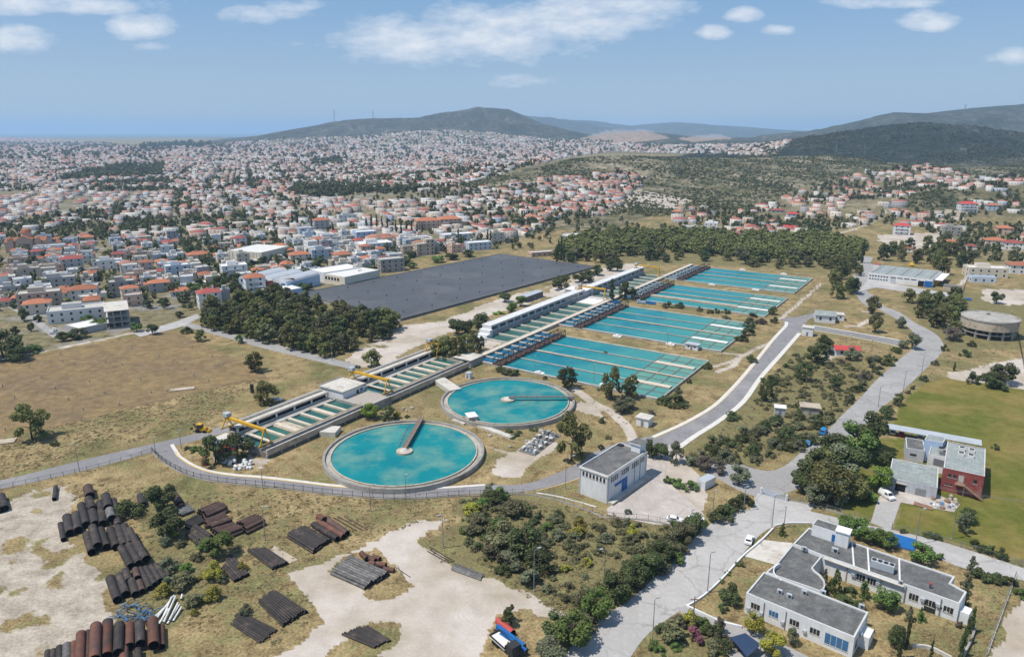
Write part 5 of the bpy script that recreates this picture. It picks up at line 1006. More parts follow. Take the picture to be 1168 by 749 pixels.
# crane truck at the bottom edge
x, y, _ = P(578, 741); t = thing('crane_truck', 'dark crane truck with blue folded booms at the edge of the dirt lot', 'truck', (x, y, 0), R(-52))
part(t, 'chassis', MB().box(-4.0, 3.4, -.9, .9, .7, 1.05, 'steel_dark')); part(t, 'load_bed', MB().box(-4.2, .9, -1.25, 1.25, 1.052, 1.3, 'roof_white').box(-4.2, .9, -1.25, -1.15, 1.302, 1.75, 'steel_dark').box(-4.2, .9, 1.15, 1.25, 1.302, 1.75, 'steel_dark').box(-4.2, -4.1, -1.148, 1.148, 1.302, 1.75, 'steel_dark').box(.8, .9, -1.148, 1.148, 1.302, 2.2, 'steel_dark'))
part(t, 'cab', MB().hexa([(1.3,-1.2,.9),(3.6,-1.2,.9),(3.6,1.2,.9),(1.3,1.2,.9)], [(1.3,-1.1,2.9),(3.2,-1.1,2.9),(3.2,1.1,2.9),(1.3,1.1,2.9)], 'steel_dark')); part(t, 'windscreen', MB().poly([(3.56,-1.0,1.7),(3.56,1.0,1.7),(3.32,.95,2.7),(3.32,-.95,2.7)], 'glass_dark'))
for s_ in (-1, 1):
    for x_ in (-3.0, -1.9, 2.5): part(t, 'wheel', MB().tube((x_, s_*.85, .52), (x_, s_*1.22, .52), .52, .52, 14, 'tyre'))
part(t, 'crane_post', MB().tube((1.08,-.5,1.0), (1.08,-.5,3.0), .2, .18, 10, 'yellow_paint'))
for px0, py0, px1, py1, m_, r_, l in ((567,714,598,737,'blue_paint',.5,'upper'),(571,723,600,743,'blue_paint',.45,'lower')):
    a = np.array(P(px0, py0, 1.0)); b = np.array(P(px1, py1, 1.0)); t = thing('crane_boom', f'bright blue steel boom section lying beside the dark crane truck, {l} of two', 'boom', (*((a+b)/2)[:2], 0), 0, 'blue boom sections')
    partw(t, 'box_section', MB().beam(a, b, .8, .9, m_)); partw(t, 'end_plate', MB().beam(b, b+(b-a)*.01, 1.0, 1.1, 'steel_dark')); partw(t, 'bearer', MB().beam((a[0]-.8, a[1], .25), (a[0]+.8, a[1], .25), .4, .5, 'wood'))

# ================================================================== PIPE YARD
PIPEM = {}
def pipe(p0, p1, r, mat, label, group, z0=None, z1=None, name='steel_pipe', hollow=True):
    a = np.array((p0[0], p0[1], r if z0 is None else z0)); b = np.array((p1[0], p1[1], r if z1 is None else z1)); m_ = (a+b)/2; d = b-a
    t = thing(name, label, 'pipe', (m_[0], m_[1], 0), 0, group)
    n = 18 if r > .4 else 8
    me = MB().tube(a-(m_[0], m_[1], 0), b-(m_[0], m_[1], 0), r, r, n, mat, cap=not hollow)
    if hollow:
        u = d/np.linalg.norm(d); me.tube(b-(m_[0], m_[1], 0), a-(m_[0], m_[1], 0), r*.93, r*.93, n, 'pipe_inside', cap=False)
        for e, sg in ((a, -1), (b, 1)):                     # rim ring
            i = len(me.v); up = np.array((0, 0, 1.)); x = np.cross(up, u); x /= np.linalg.norm(x); y = np.cross(u, x); c = e-(m_[0], m_[1], 0)
            for rr in (r, r*.93): me.v += [tuple(c+rr*(x*cos(2*pi*k/n)+y*sin(2*pi*k/n))) for k in range(n)]
            for k in range(n):
                j = (k+1) % n; f_ = (i+k, i+j, i+n+j, i+n+k); me.f.append(f_ if sg > 0 else f_[::-1]); me.m.append(mat)
    o = part(t, 'barrel', me); smooth(o)
    for p in o.data.polygons:
        if len(p.vertices) > 4: p.use_smooth = False
    return t
def za(ox, oy, s=3.747): return lambda a, b: (ox+a/s, oy+b/s)
z5 = za(0, 549); z6 = za(300, 549)
def bigpipe(a, b, w, mat, label, group, lift=0, zf=z5):
    pa, pb = zf(*a), zf(*b); r = .6; 
    for _ in range(2):
        q0, q1 = P(*pa, r+lift), P(*pb, r+lift); r = w/3.747*depth(*q1)/F/2
    pipe(P(*pa, r+lift), P(*pb, r+lift), r, mat, label, group, r+lift, r+lift)
ST = [  # far end, near end, width (enlarged pixels), material, lift, row
 ('upper', [((258,180),(272,248),22,0,0),((285,150),(300,220),36,0,0),((322,140),(335,208),36,0,0),((347,100),(368,185),34,0,0),((392,122),(408,182),36,0,0),((378,75),(397,118),34,0,.6),((428,90),(440,180),34,0,0),((452,60),(462,112),36,0,.9),((468,122),(478,158),36,2,.7),((484,80),(506,188),30,0,0)]),
 ('middle', [((370,225),(393,302),34,0,0),((395,195),(418,275),36,0,.7),((430,205),(456,280),34,0,0),((472,203),(497,280),34,0,0),((503,195),(530,275),34,0,0),((530,190),(560,265),34,0,0),((552,205),(596,290),30,0,.6),((518,282),(560,362),34,0,0),((550,272),(594,350),34,0,0),((583,266),(625,332),36,0,.5)]),
 ('lower', [((470,412),(503,505),38,0,0),((508,402),(537,482),36,0,0),((535,380),(552,425),34,0,0),((562,422),(580,482),34,0,0),((578,375),(588,412),28,1,.5),((594,428),(608,470),30,1,0),((600,372),(640,455),26,0,0),((622,368),(662,440),26,0,0),((645,362),(684,425),26,0,0),((668,358),(705,415),26,0,0),((690,352),(722,408),24,0,0)]),
 ('rusty front', [((205,725),(200,775),26,0,0),((230,722),(226,775),28,0,0),((256,708),(254,775),32,0,0),((287,698),(285,775),38,2,0),((316,690),(314,775),32,3,0),((347,650),(341,770),42,3,.6),((376,645),(371,765),36,1,0),((410,615),(405,760),48,3,.9),((460,600),(457,745),46,3,0),((510,610),(505,730),42,0,.9),((553,612),(554,705),42,3,0),((597,605),(601,692),42,0,.8),((653,592),(657,700),46,3,.8),((690,620),(692,705),30,3,0),((530,715),(532,775),40,3,0),((590,720),(590,775),36,0,0)])]
PM = ['pipe_dark', 'pipe_brown', 'pipe_grey', 'pipe_rust']
for row, items in ST:
    for k, (a, b, w, m_, lift) in enumerate(items):
        bigpipe(a, b, w, PM[m_], f'large {["dark","brown rusty","grey","orange rusty"][m_]} steel pipe, {nth(k)} from the left in the {row} stack', f'large pipes of the {row} stack', lift)
for a, b, w, m_, l in (((238,22),(232,75),18,0,'lone dark pipe lying on the bare lot above the pipe stacks'),((375,25),(385,62),38,1,'short wide brown pipe piece standing out behind the upper stack'),((600,60),(610,100),30,0,'short dark pipe left of the tall dark tree in the pipe yard'),((5,60),(20,115),32,0,'dark pipe at the left edge of the bare lot'),((-20,75),(5,120),32,0,'dark pipe cut by the left edge of the photo'),((738,50),(770,98),34,1,'brown pipe behind the dark tree, upper of two'),((752,62),(780,110),26,1,'brown pipe behind the dark tree, lower of two')): bigpipe(a, b, w, PM[m_], l, None)
def bundle(what, a0, a1, b0, b1, n, mat, zf, r=None, layers=1, name='steel_pipe'):   # n straight pipes laid side by side between rod a0-a1 and rod b0-b1
    A0, A1, B0, B1 = [np.array(P(*zf(*q))[:2]) for q in (a0, a1, b0, b1)]
    wid = np.linalg.norm((A0+A1)/2-(B0+B1)/2); r = r or wid/max(1, n-1)/2
    for j in range(layers):
        for k in range(n-j):
            f = (k+.5*j)/(n-1); e = random.uniform(-.5, .5); p0 = A0+(B0-A0)*f; p1 = A1+(B1-A1)*f; u = (p1-p0)/np.linalg.norm(p1-p0)
            z = r+j*r*1.75
            pipe(p0+u*e, p1+u*e*.6, r*.97, mat, f'{what}', f'pipes of the {what.split(" in the ")[-1] if " in the " in what else what}', z, z, name)
B_ = bundle
B_('slender dark grey pipe in the stack right of the dark trees', (735,125), (790,103), (775,150), (830,128), 6, 'pipe_grey', z5, layers=1)
B_('slender dark pipe in the stack below the dark trees', (780,185), (845,150), (810,205), (880,172), 6, 'pipe_dark', z5)
B_('brown pipe in the topmost brown bundle', (850,140), (935,106), (888,172), (975,130), 6, 'pipe_brown', z5, layers=2)
B_('brown pipe in the middle brown bundle', (872,185), (960,155), (905,218), (995,185), 6, 'pipe_brown', z5, layers=2)
B_('brown pipe in the brown bundle nearest the green bush', (915,220), (1000,195), (960,252), (1042,218), 6, 'pipe_brown', z5, layers=2)
B_('brown pipe in the rightmost brown bundle', (1018,192), (1090,160), (1055,226), (1135,186), 6, 'pipe_brown', z5, layers=2)
B_('dark pipe of middle size in the row beside the green bush', (840,203), (905,248), (805,235), (872,288), 4, 'pipe_dark', z5)
B_('dark pipe in the long bundle left of the sand patch', (10,290), (105,352), (-60,300), (45,380), 8, 'pipe_dark', z6, layers=2)
B_('dark pipe in the bundle on the green slope', (180,200), (290,258), (102,238), (215,308), 10, 'pipe_dark', z6, layers=2)
B_('weathered silver-grey pipe in the bundle on the sandy island', (372,330), (535,402), (295,398), (440,462), 10, 'pipe_grey', z6, layers=2)
B_('dark streaked pipe in the big bundle at the bottom left of the lot', (55,475), (188,560), (-20,515), (85,620), 11, 'pipe_dark', z6, layers=2)
B_('dark pipe in the lower left bundle cut by dry grass', (-100,560), (60,640), (-135,610), (-10,690), 9, 'pipe_dark', z6)
B_('thin dark pipe in the bundle at the bottom grass island', (440,618), (540,682), (340,655), (480,712), 9, 'pipe_dark', z6)
B_('grey pole in the stack at the foot of the scrub bank', (825,355), (945,402), (800,375), (928,422), 6, 'pipe_grey', z6, name='steel_pole')
B_('thin dark pole in the row above the grey pole stack', (715,283), (805,335), (703,298), (795,350), 3, 'pipe_dark', z6, r=.12, name='steel_pole')
B_('dark pipe in the small bundle beside the yellow bushes', (985,318), (1060,405), (955,380), (1010,432), 6, 'pipe_dark', z5)
B_('dark pipe behind the rusty pipes on the green slope', (345,148), (445,205), (300,155), (400,212), 3, 'pipe_brown', z6, r=.16)
for k, (a, b, w, m_) in enumerate([((215,182),(318,245),26,0),((236,170),(345,235),28,3),((268,158),(360,222),28,1),((238,150),(262,165),30,3)]): bigpipe(a, b, w, PM[m_], f'rusty pipe on the green slope above the dark bundle, {nth(k)} from the near side', 'rusty pipes on the green slope', 0 if k < 3 else .5, z6)
for k, (a, b, w) in enumerate([((420,305),(445,330),24),((440,318),(480,338),22),((470,318),(500,330),20),((455,345),(480,352),20),((485,350),(525,358),24),((515,372),(560,378),20)]): bigpipe(a, b, w, 'pipe_rust', f'short rusty pipe offcut behind the silver-grey bundle, {nth(k)} from the left', 'rusty offcuts', 0, z6)
B_('long thin grey rail in the pair right of the rusty offcuts', (560,362), (628,408), (575,360), (600,410), 2, 'pipe_grey', z6, r=.1)
WHT = [((745,490),(672,590)),((735,500),(690,600)),((752,500),(700,610)),((768,530),(715,612)),((762,525),(725,600)),((778,545),(740,600)),((700,545),(665,585)),((720,550),(680,612)),((780,492),(775,510))]
for k, (a, b) in enumerate(WHT):
    p0, p1 = P(*z5(*a)), P(*z5(*b)); pipe(p0, p1, .22, 'pipe_white', f'long white plastic pipe in the loose fan beside the blue tangle', 'white plastic pipes', .24+.2*(k % 3), .24+.25*((k+1) % 2), 'plastic_pipe', True)
for k in range(34):                                          # bent scraps of blue and grey plastic pipe
    cx_, cy_ = random.uniform(505, 655), random.uniform(525, 600); p = np.array(P(*z5(cx_, cy_))); a0 = random.uniform(0, 2*pi); b = MB(); pts = []
    L = random.uniform(2, 5); cv = random.uniform(-.9, .9)
    for i in range(6): pts.append(p+np.array((cos(a0+cv*i/3)*L*(i/5-.5), sin(a0+cv*i/3)*L*(i/5-.5), random.uniform(.1, .9)-p[2]*0)))
    for i in range(5): b.tube(pts[i], pts[i+1], .11, .11, 6, 'pipe_blue' if k % 3 else 'pipe_grey')
    o = link('plastic_pipe', None); bpy.data.objects.remove(o); t = thing('plastic_pipe', 'bent blue or grey plastic pipe scrap in the tangle beside the white pipes' if 0 else ('bent blue plastic pipe scrap in the tangled heap' if k % 3 else 'bent grey plastic pipe scrap in the tangled heap'), 'pipe', (p[0], p[1], 0), 0, 'tangled plastic pipes'); partw(t, 'bent_pipe', b)
p0, p1 = P(568,707,.8), P(585,722,.8); pipe(p0, p1, .8, 'pipe_red', 'large red pipe lying beside the blue boom sections', None, .8, .8)
p = P(381,716); flat('sand_patch', [(303,632),(313,622),(340,638),(325,644)], .05, 'track')

# ================================================================== SACKS, RUBBLE, SCRAP
def lump(name, label, cat, px, py, r, mat, group, z=0., sq=.7, seed=0):
    rr = random.Random(seed); x, y, _ = P(px, py); b = MB(); n = 7; rings = [(.0, .8), (.35, 1.0), (.75, .85), (1.0, .35)]
    for (h_, f_) in rings:
        for k in range(n): a = 2*pi*k/n+h_; q = r*f_*rr.uniform(.8, 1.15); b.v.append((q*cos(a), q*sin(a), z+h_*2*r*sq*rr.uniform(.9, 1.1)))
    for j in range(3):
        for k in range(n): b.f.append((j*n+k, j*n+(k+1) % n, (j+1)*n+(k+1) % n, (j+1)*n+k)); b.m.append(mat)
    b.f.append(tuple(range(3*n, 4*n))); b.m.append(mat)
    return tag(link(name, b.mesh(name), None, (x, y, 0)), label, cat, group)
for k in range(28): lump('sack', 'bulging white sack in the heap by the small trees and the loop road', 'sack', 262+random.uniform(0, 25), 531+random.uniform(-4.5, 5), random.uniform(.5, .7), 'sack', 'white sacks', 0 if k < 18 else .7, .7, k)
for k in range(26): lump('rubble_piece', 'broken concrete or scrap piece in the heap below the red end wall', 'rubble', 1084+random.uniform(-22, 8), 571+random.uniform(-4, 9), random.uniform(.3, .75), random.choice(['rubble', 'rust_light', 'roof_metal', 'rubble', 'concrete_tan', 'pipe_blue', 'sack']), 'scrap heap pieces', 0, random.uniform(.4, 1.0), 50+k)
B_('rusty steel beam in the stack before the grey workshop', (660,575), (735,598), (655,585), (735,608), 3, 'rust_light', za(868,420), r=.25, name='steel_beam')
for k in range(16): lump('rock', 'pale rubble block lying on the dry bank near the round tanks', 'rock', [598,606,612,620,628,590,640,584,616,632,560,445,450,458,463,470][k]+random.uniform(-3,3), [505,512,500,496,493,515,490,510,508,500,500,468,472,467,471,466][k]+random.uniform(-3,3), random.uniform(.5, 1.3), 'rubble', 'rubble near the round tanks', 0, .5, 100+k)
q = [z_ for z_ in ((593,515),(622,492),(640,497),(610,520))]
for k in range(5):                                           # marble-yard like rows of cut blocks on the slab by the pine
    for j in range(4):
        f, g = (k+.5)/5, (j+.5)/4; px = q[0][0]+(q[1][0]-q[0][0])*f+(q[3][0]-q[0][0])*g; py = q[0][1]+(q[1][1]-q[0][1])*f+(q[3][1]-q[0][1])*g; x, y, _ = P(px, py)
        if random.random() < .8:
            t = thing('stone_block', 'grey and white machine part or cut block stored on the slab beside the tall pine', 'block', (x, y, .2), random.uniform(0, 1), 'blocks on the storage slab'); part(t, 'base', MB().box(-.9, .9, -.5, .5, 0, random.uniform(.3, .8), random.choice(['concrete_pale', 'roof_metal', 'concrete_dark']))); part(t, 'top', MB().box(-.6, .4, -.35, .35, .81, 1.2, random.choice(['white_wall', 'steel_grey'])))
tag(link('storage_slab', MB().prism([P(*z_)[:2] for z_ in ccw(q)], 0, .2, 'concrete_dark').mesh('storage_slab')), 'dark storage slab with blocks on it beside the tall pine', 'slab')
for k, (px, py, r_, m_) in enumerate([(1072,347,3,'sack'),(1078,345,2,'sack'),(1084,346,2,'sack')]): lump('plastic_sheet', 'crumpled white sheet lying on the ground below the industrial hall', 'sheet', px, py, r_, m_, 'white sheets', 0, .12, 300+k)
lump('tarpaulin', 'crumpled blue tarpaulin on the bare plot right of the hall', 'tarpaulin', 1103, 342, 2.6, 'blue_paint', None, 0, .25, 310)
t = thing('swimming_pool_cover', 'bright blue flat cover behind the rear office trees', 'cover', (*P(1028,621)[:2], 0), -.6); part(t, 'cover', MB().box(-3.5, 3, -2.5, 3.5, .6, .75, 'blue_paint')); part(t, 'frame', MB().box(-3.4, 2.9, -2.4, 3.4, 0, .598, 'concrete'))
q = wl([(833,727),(850,722),(868,735),(852,749)], 2.2); t = thing('dark_canopy', 'dark blue-grey canopy beside the office drive', 'canopy', (*q[0], 0)); partw(t, 'roof', MB().prism(q if sum(q[i-1][0]*q[i][1]-q[i][0]*q[i-1][1] for i in range(4)) > 0 else q[::-1], 2.2, 2.35, 'solar'))
for p in q: partw(t, 'post', MB().beam((*p, 0), (*p, 2.2), .12, .12, 'steel_grey'))

# ================================================================== STREET LAMPS, POLES, FENCES, PYLONS
def lamp(px, py, h, label, arm=1.6, rot=0., group='street lamps'):
    x, y, z = G(px, py); t = thing('street_lamp', label, 'street lamp', (x, y, z), rot, group)
    part(t, 'base', MB().box(-.18, .18, -.18, .18, 0, .35, 'concrete')); part(t, 'pole', MB().tube((0,0,.35), (0,0,h), .11, .075, 8, 'steel_grey').tube((0,0,h), (arm,0,h+.35), .06, .05, 6, 'steel_grey')); part(t, 'lamp_head', MB().box(arm-.2, arm+.6, -.18, .18, h+.28, h+.46, 'roof_metal'))
LA = [(645,558,10,'left front corner of the white pump building',2.2),(806.8,675.8,10,'right verge of the concrete road, middle',.5),(744,731.8,10,'bottom end of the concrete road',.5),(880,603,9.5,'corner of the gate and the concrete road',.3),(1044,621,9.5,'fence below the workshop drive',1.0),(1085.5,614.4,8.5,'lawn fence right of the workshop drive',-1.6),(609,674,10.5,'scrub bank above the dirt lot',1.0),(689,666,9,'shrubs left of the concrete road',-1.2),(463,566,6.5,'loop road below the near round tank',.2),(423,583,7.5,'slope left below the near round tank',1.2),(505.5,625,9,'dirt lot at the scrub bank',-1),(302.7,616,9,'pipe yard left of the silver bundle',.8),(90.7,538,9,'long left road, left one',-.8),(177.5,516,5,'corner of the side road and loop road',.1),(206.8,511,6,'end of the white kerb by the small trees',.1),(1029.5,451,10,'lawn edge of the valley road, middle',.2),(1050.3,431,9.5,'lawn edge of the valley road, upper',.2),(1001.4,464,8,'lawn edge of the valley road, lower',.2),(1078,391,9,'outer bend of the valley road',.3),(677.4,437.5,8,'dry bank right of the far round tank',.1),(610,424,7,'near side of the nearest settling basin',.1),(336,397,8,'wood road, left of two',.2),(378.7,411,8,'wood road, right of two',.2),(848,583,7,'hedge beside the road gate',.5),(813,583,6,'pump yard fence end',.2),(761,396,8,'grass strip between two settling basins',.1),(788,602,5,'fence below the pump yard',.1),(894,602,6,'gate of the concrete road, right side',-.3),(300,557,6,'loop road fence, below the sack heap',.1),(760,330,9,'far settling basins',.1)]
for px, py, h, where, arm in LA: lamp(px, py, h, f'slim grey street lamp at the {where}', arm, R(20))
def pole(px, py, h, label, mat='wood'):
    x, y, z = G(px, py); t = thing('utility_pole', label, 'utility pole', (x, y, z)); part(t, 'pole', MB().tube((0,0,0), (0,0,h), .16, .11, 8, mat)); part(t, 'crossarm', MB().box(-.9, .9, -.07, .07, h-.7, h-.55, mat))
    for k in (-.8, 0, .8): part(t, 'insulator', MB().tube((k,0,h-.548), (k,0,h-.3), .06, .04, 6, 'white_wall'))
    return np.array((x, y, z+h-.4))
w0 = pole(788.7, 731, 10.5, 'brown wooden pole among the pink flowering shrubs by the office drive'); pole(948, 467, 9, 'dark wooden pole beside the brown-grey hut'); pole(918, 451, 8, 'thin wooden pole in the scrub above the two huts')
w1 = pole(949, 556, 9, 'wooden pole hidden in the big trees beside the gate'); w2 = pole(1240, 616, 9, 'wooden pole beyond the lawn, right of the photo')
b = MB()
for o_ in (0, .9):
    for k in range(16):
        f0, f1 = k/16, (k+1)/16; sag = lambda f: np.array((0, 0, -2.2*4*f*(1-f))); b.beam(w1+(w2-w1)*f0+sag(f0)+(0, o_, 0), w1+(w2-w1)*f1+sag(f1)+(0, o_, 0), .045, .045, 'steel_grey')
t = thing('overhead_cable', 'pair of overhead cables crossing the lawn from the big trees', 'cable', tuple(w1)); partw(t, 'cable', b)
def fence(label, pix, h, mat='steel_dark', step=3.0, posts=90, bars=(.25, .9), base=None, dens=.35):
    c = catmull([P(*q)[:2] for q in pix], 8); L = [0]
    for a, b_ in zip(c[:-1], c[1:]): L.append(L[-1]+np.linalg.norm(b_-a))
    X = [p[0] for p in c]; Y = [p[1] for p in c]; at = lambda s: (np.interp(s, L, X), np.interp(s, L, Y))
    t = thing('fence', label, 'fence', (*at(0), 0)); n = min(posts, max(2, int(L[-1]/step))); pn = MB()
    for k in range(n+1):
        x, y = at(L[-1]*k/n); partw(t, 'post', MB().box(x-.05, x+.05, y-.05, y+.05, 0, h+.1, mat))
    m = int(L[-1]/dens)
    for k in range(n):
        a, b_ = at(L[-1]*k/n), at(L[-1]*(k+1)/n)
        for f in bars: pn.beam((*a, h*f), (*b_, h*f), .05, .06, mat)
    for k in range(m):
        x, y = at(L[-1]*(k+.5)/m); pn.beam((x, y, h*bars[0]), (x, y, h), .025, .025, mat)
    partw(t, 'railing', pn)
    if base: partw(t, 'kerb_base', path_strip('b', pix, .3, 0, base, .3))
fence('black railing fence curving along the plant loop road', [(174,516),(186,527),(204,538),(226,546),(258,551.5),(300,555.5),(340,560),(367,563.5),(400,566.5),(433,569),(480,569),(514,566.5),(560,565)], 2.0, base='concrete')
fence('thin railing fence along the near edge of the long left road', [(-30,566),(0,559),(45,549),(91,539.4),(135,528),(173,516)], 1.7, 'steel_grey')
fence('wire fence below the pump building and its yard', [(560,566),(600,564),(640,572),(670,582),(690,590),(730,593),(760,598),(790,606),(804,604)], 1.9, 'steel_grey', base='concrete', dens=.6)
fence('wire fence along the lawn above the lower road', [(1017,603),(1045,610),(1082,619),(1120,631),(1168,646),(1200,656)], 1.6, 'steel_grey', dens=.7)
fence('wire fence with a low base between the gate and the workshop drive', [(898,570),(925,576),(960,586),(990,594)], 1.6, 'steel_grey', base='concrete', dens=.6)
fence('pale wall fence at the right edge beyond the rear office', [(1158,658),(1148,685),(1138,712),(1125,748)], 1.5, 'steel_grey', base='concrete_pale', dens=.8)
fence('dark fence line climbing behind the round elevated tank', [(1104,316),(1098,335),(1094,350)], 2, 'steel_dark', dens=.8); fence('dark wall fence right of the round elevated tank', [(1158,372),(1163,395),(1168,420)], 2, 'rust_dark', dens=.8)
p0, p1 = np.array(P(868,563)), np.array(P(897,571)); t = thing('road_gate', 'pale blue sliding gate across the valley road', 'gate', tuple(p0)); b = MB()
for f in (.1, .55, 1.0): b.beam(p0+(0,0,1.7*f), p1+(0,0,1.7*f), .06, .07, 'blue_wall')
partw(t, 'frame', b); b = MB()
for k in range(40): q_ = p0+(p1-p0)*k/39; b.beam(q_+(0,0,.17), q_+(0,0,1.7), .03, .03, 'blue_wall')
partw(t, 'bars', b)
for q_ in (p0, p1): partw(t, 'gate_post', MB().box(q_[0]-.25, q_[0]+.25, q_[1]-.25, q_[1]+.25, 0, 2, 'white_wall'))
def wallrun(label, pix, h, w, mat):
    tag(link('garden_wall', path_strip('w', pix, w, 0, mat, h).mesh('garden_wall')), label, 'wall')
wallrun('low white garden wall curving between the road and the office lawn', [(882,603),(868,617),(848,634),(826,658),(806,677),(792,687),(783,692)], .5, .35, 'white_wall')
wallrun('white garden wall along the office drive below the round bush', [(783,692),(800,700),(822,710),(846,716)], .6, .4, 'white_wall')
wallrun('grey garden wall at the bottom right among the cypresses', [(1112,718),(1106,735),(1098,750)], 1.0, .4, 'concrete'); wallrun('short grey wall in the dry yard between the two offices', [(1040,738),(1060,740),(1085,752)], .8, .4, 'concrete_pale')
wallrun('low white kerb wall along the lower road below the gate', [(884,600),(900,597),(925,597)], .4, .3, 'white_wall')
def pylon(px, py, h, label, Y=None):
    if Y: x, _, _ = PY(px, py, Y); y = Y; z = float(hgt(np.array([x]), np.array([y]))[0])
    else: x, y, z = G(px, py)
    t = thing('pylon', label, 'pylon', (x, y, z), .5, 'power pylons'); b = MB(); w = h*.085; s_ = max(.10, depth(x, y)*.00012)
    lv = [0, .25, .45, .62, .76, .88, 1.0]; wd = [1, .74, .52, .36, .26, .22, .12]
    for i in range(len(lv)-1):
        for sx, sy in ((1,1),(-1,1),(-1,-1),(1,-1)):
            a = (sx*w*wd[i], sy*w*wd[i], lv[i]*h); c = (sx*w*wd[i+1], sy*w*wd[i+1], lv[i+1]*h); b.beam(a, c, s_, s_, 'steel_grey')
            b.beam(a, (-sy*w*wd[i+1], sx*w*wd[i+1], lv[i+1]*h), s_*.6, s_*.6, 'steel_grey')
    part(t, 'lattice_mast', b)
    for f in (.76, .88, .98):
        o = part(t, 'crossarm', MB().beam((-h*.11, 0, f*h), (h*.11, 0, f*h), s_, s_, 'steel_grey'))
pylon(138, 326, 38, 'slim lattice pylon among the left town houses, left of two'); pylon(168, 352, 38, 'slim lattice pylon at the town edge above the dry field, right of two')
for px, Y, hh, l in ((955,2150,36,'lattice pylon on the left shoulder of the dark hill'),(988,2050,38,'lattice pylon before the dark hill, right of another'),(1095,4700,60,'lattice pylon on the far ridge behind the dark hill'),(899,3400,45,'faint pylon left of the dark hill, left of two'),(906,3400,45,'faint pylon left of the dark hill, right of two'),(383,5700,90,'thin mast on the middle of the far hill crest'),(427,5850,60,'short mast on the far hill crest, right of the first')): pylon(px, 160, hh, l, Y)

# ================================================================== TREES AND SHRUBS
def quads(cen, nrm, size, r):
    n = len(cen); a = r.normal(size=(n, 3)); u = np.cross(nrm, a); u /= np.linalg.norm(u, axis=1)[:, None]+1e-9; v = np.cross(nrm, u); v /= np.linalg.norm(v, axis=1)[:, None]+1e-9
    s = size[:, None]; P4 = np.stack([cen-u*s-v*s*.7, cen+u*s-v*s*.7, cen+u*s*.6+v*s*.7, cen-u*s*.6+v*s*.7], 1)
    return P4.reshape(-1, 3), np.arange(n*4).reshape(n, 4)
def crown(kind, seed, nleaf, leaf):
    """foliage as small faces gathered in clumps; one unit wide, one unit high, standing on z = 0"""
    r = np.random.default_rng(seed); cl = []
    if kind == 'pine':
        n = 24
        for k in range(n):
            h = .13+.80*((k+.5)/n)**.9; rad = .43*max(0, 1-abs((h-.36)/.66)**2.0)**.75 if h > .36 else .43*(.75+.25*(h-.13)/.23)
            a = r.uniform(0, 2*pi); q = rad*math.sqrt(r.uniform(.15, 1.)); cl.append((q*cos(a), q*sin(a), h, r.uniform(.10, .18), .72))
    elif kind == 'broad':
        for k in range(22):
            d = r.normal(size=3); d /= np.linalg.norm(d); q = r.uniform(.55, 1)**.6; cl.append((d[0]*.34*q, d[1]*.34*q, .53+d[2]*.36*q, r.uniform(.11, .20), .85))
    elif kind == 'cypress':
        for k in range(26):
            h = .04+.93*k/25; rad = .26*(sin(pi*min(1, (h+.12)/1.15))**.7); a = r.uniform(0, 2*pi); q = rad*r.uniform(.2, .8); cl.append((q*cos(a), q*sin(a), h, .10+.16*rad, .55 if h < .9 else .9))
    elif kind == 'conical':
        for k in range(26):
            h = .05+.9*k/25; rad = .50*(1-h)**.7; a = r.uniform(0, 2*pi); q = rad*r.uniform(.3, .9); cl.append((q*cos(a), q*sin(a), h, .07+.14*rad, .8))
    elif kind == 'shrub':
        for k in range(15):
            a = r.uniform(0, 2*pi); q = .38*math.sqrt(r.uniform(0, 1)); cl.append((q*cos(a), q*sin(a), .18+.55*(1-(q/.42)**2)*r.uniform(.35, 1), r.uniform(.10, .19), .9))
    elif kind == 'low':
        for k in range(12):
            a = r.uniform(0, 2*pi); q = .42*math.sqrt(r.uniform(0, 1)); cl.append((q*cos(a), q*sin(a), .25*r.uniform(.4, 1.2), r.uniform(.08, .15), 1.2))
    cl = np.array(cl); w = cl[:, 3]**1.6; pick = r.choice(len(cl), nleaf, p=w/w.sum()); d = r.normal(size=(nleaf, 3)); d /= np.linalg.norm(d, axis=1)[:, None]
    q = r.uniform(.45, 1.05, nleaf)**.5; rad = cl[pick, 3]
    cen = np.stack([cl[pick, 0]+d[:, 0]*rad*q, cl[pick, 1]+d[:, 1]*rad*q, cl[pick, 2]+d[:, 2]*rad*q*cl[pick, 4]], 1); cen[:, 2] = np.maximum(cen[:, 2], .02)
    nrm = d+np.array((0, 0, .55))+r.normal(size=(nleaf, 3))*.45; nrm /= np.linalg.norm(nrm, axis=1)[:, None]
    return quads(cen, nrm, leaf*r.uniform(.6, 1.35, nleaf), r)
CROWN, TRUNK = {}, {}
SPEC = {'pine': (2400, .027), 'broad': (2400, .027), 'cypress': (1300, .036), 'conical': (1600, .032), 'shrub': (1300, .034), 'low': (500, .045), 'pine_wood': (1100, .040), 'far': (220, .07)}
def crown_mesh(kind, mat, v):
    k = (kind, mat, v)
    if k not in CROWN:
        base = {'pine_wood': 'pine', 'far': 'pine'}.get(kind, kind); vv, ff = crown(base, 40+v*7+len(kind), *SPEC[kind]); CROWN[k] = npmesh('crown', vv, ff, mat)
    return CROWN[k]
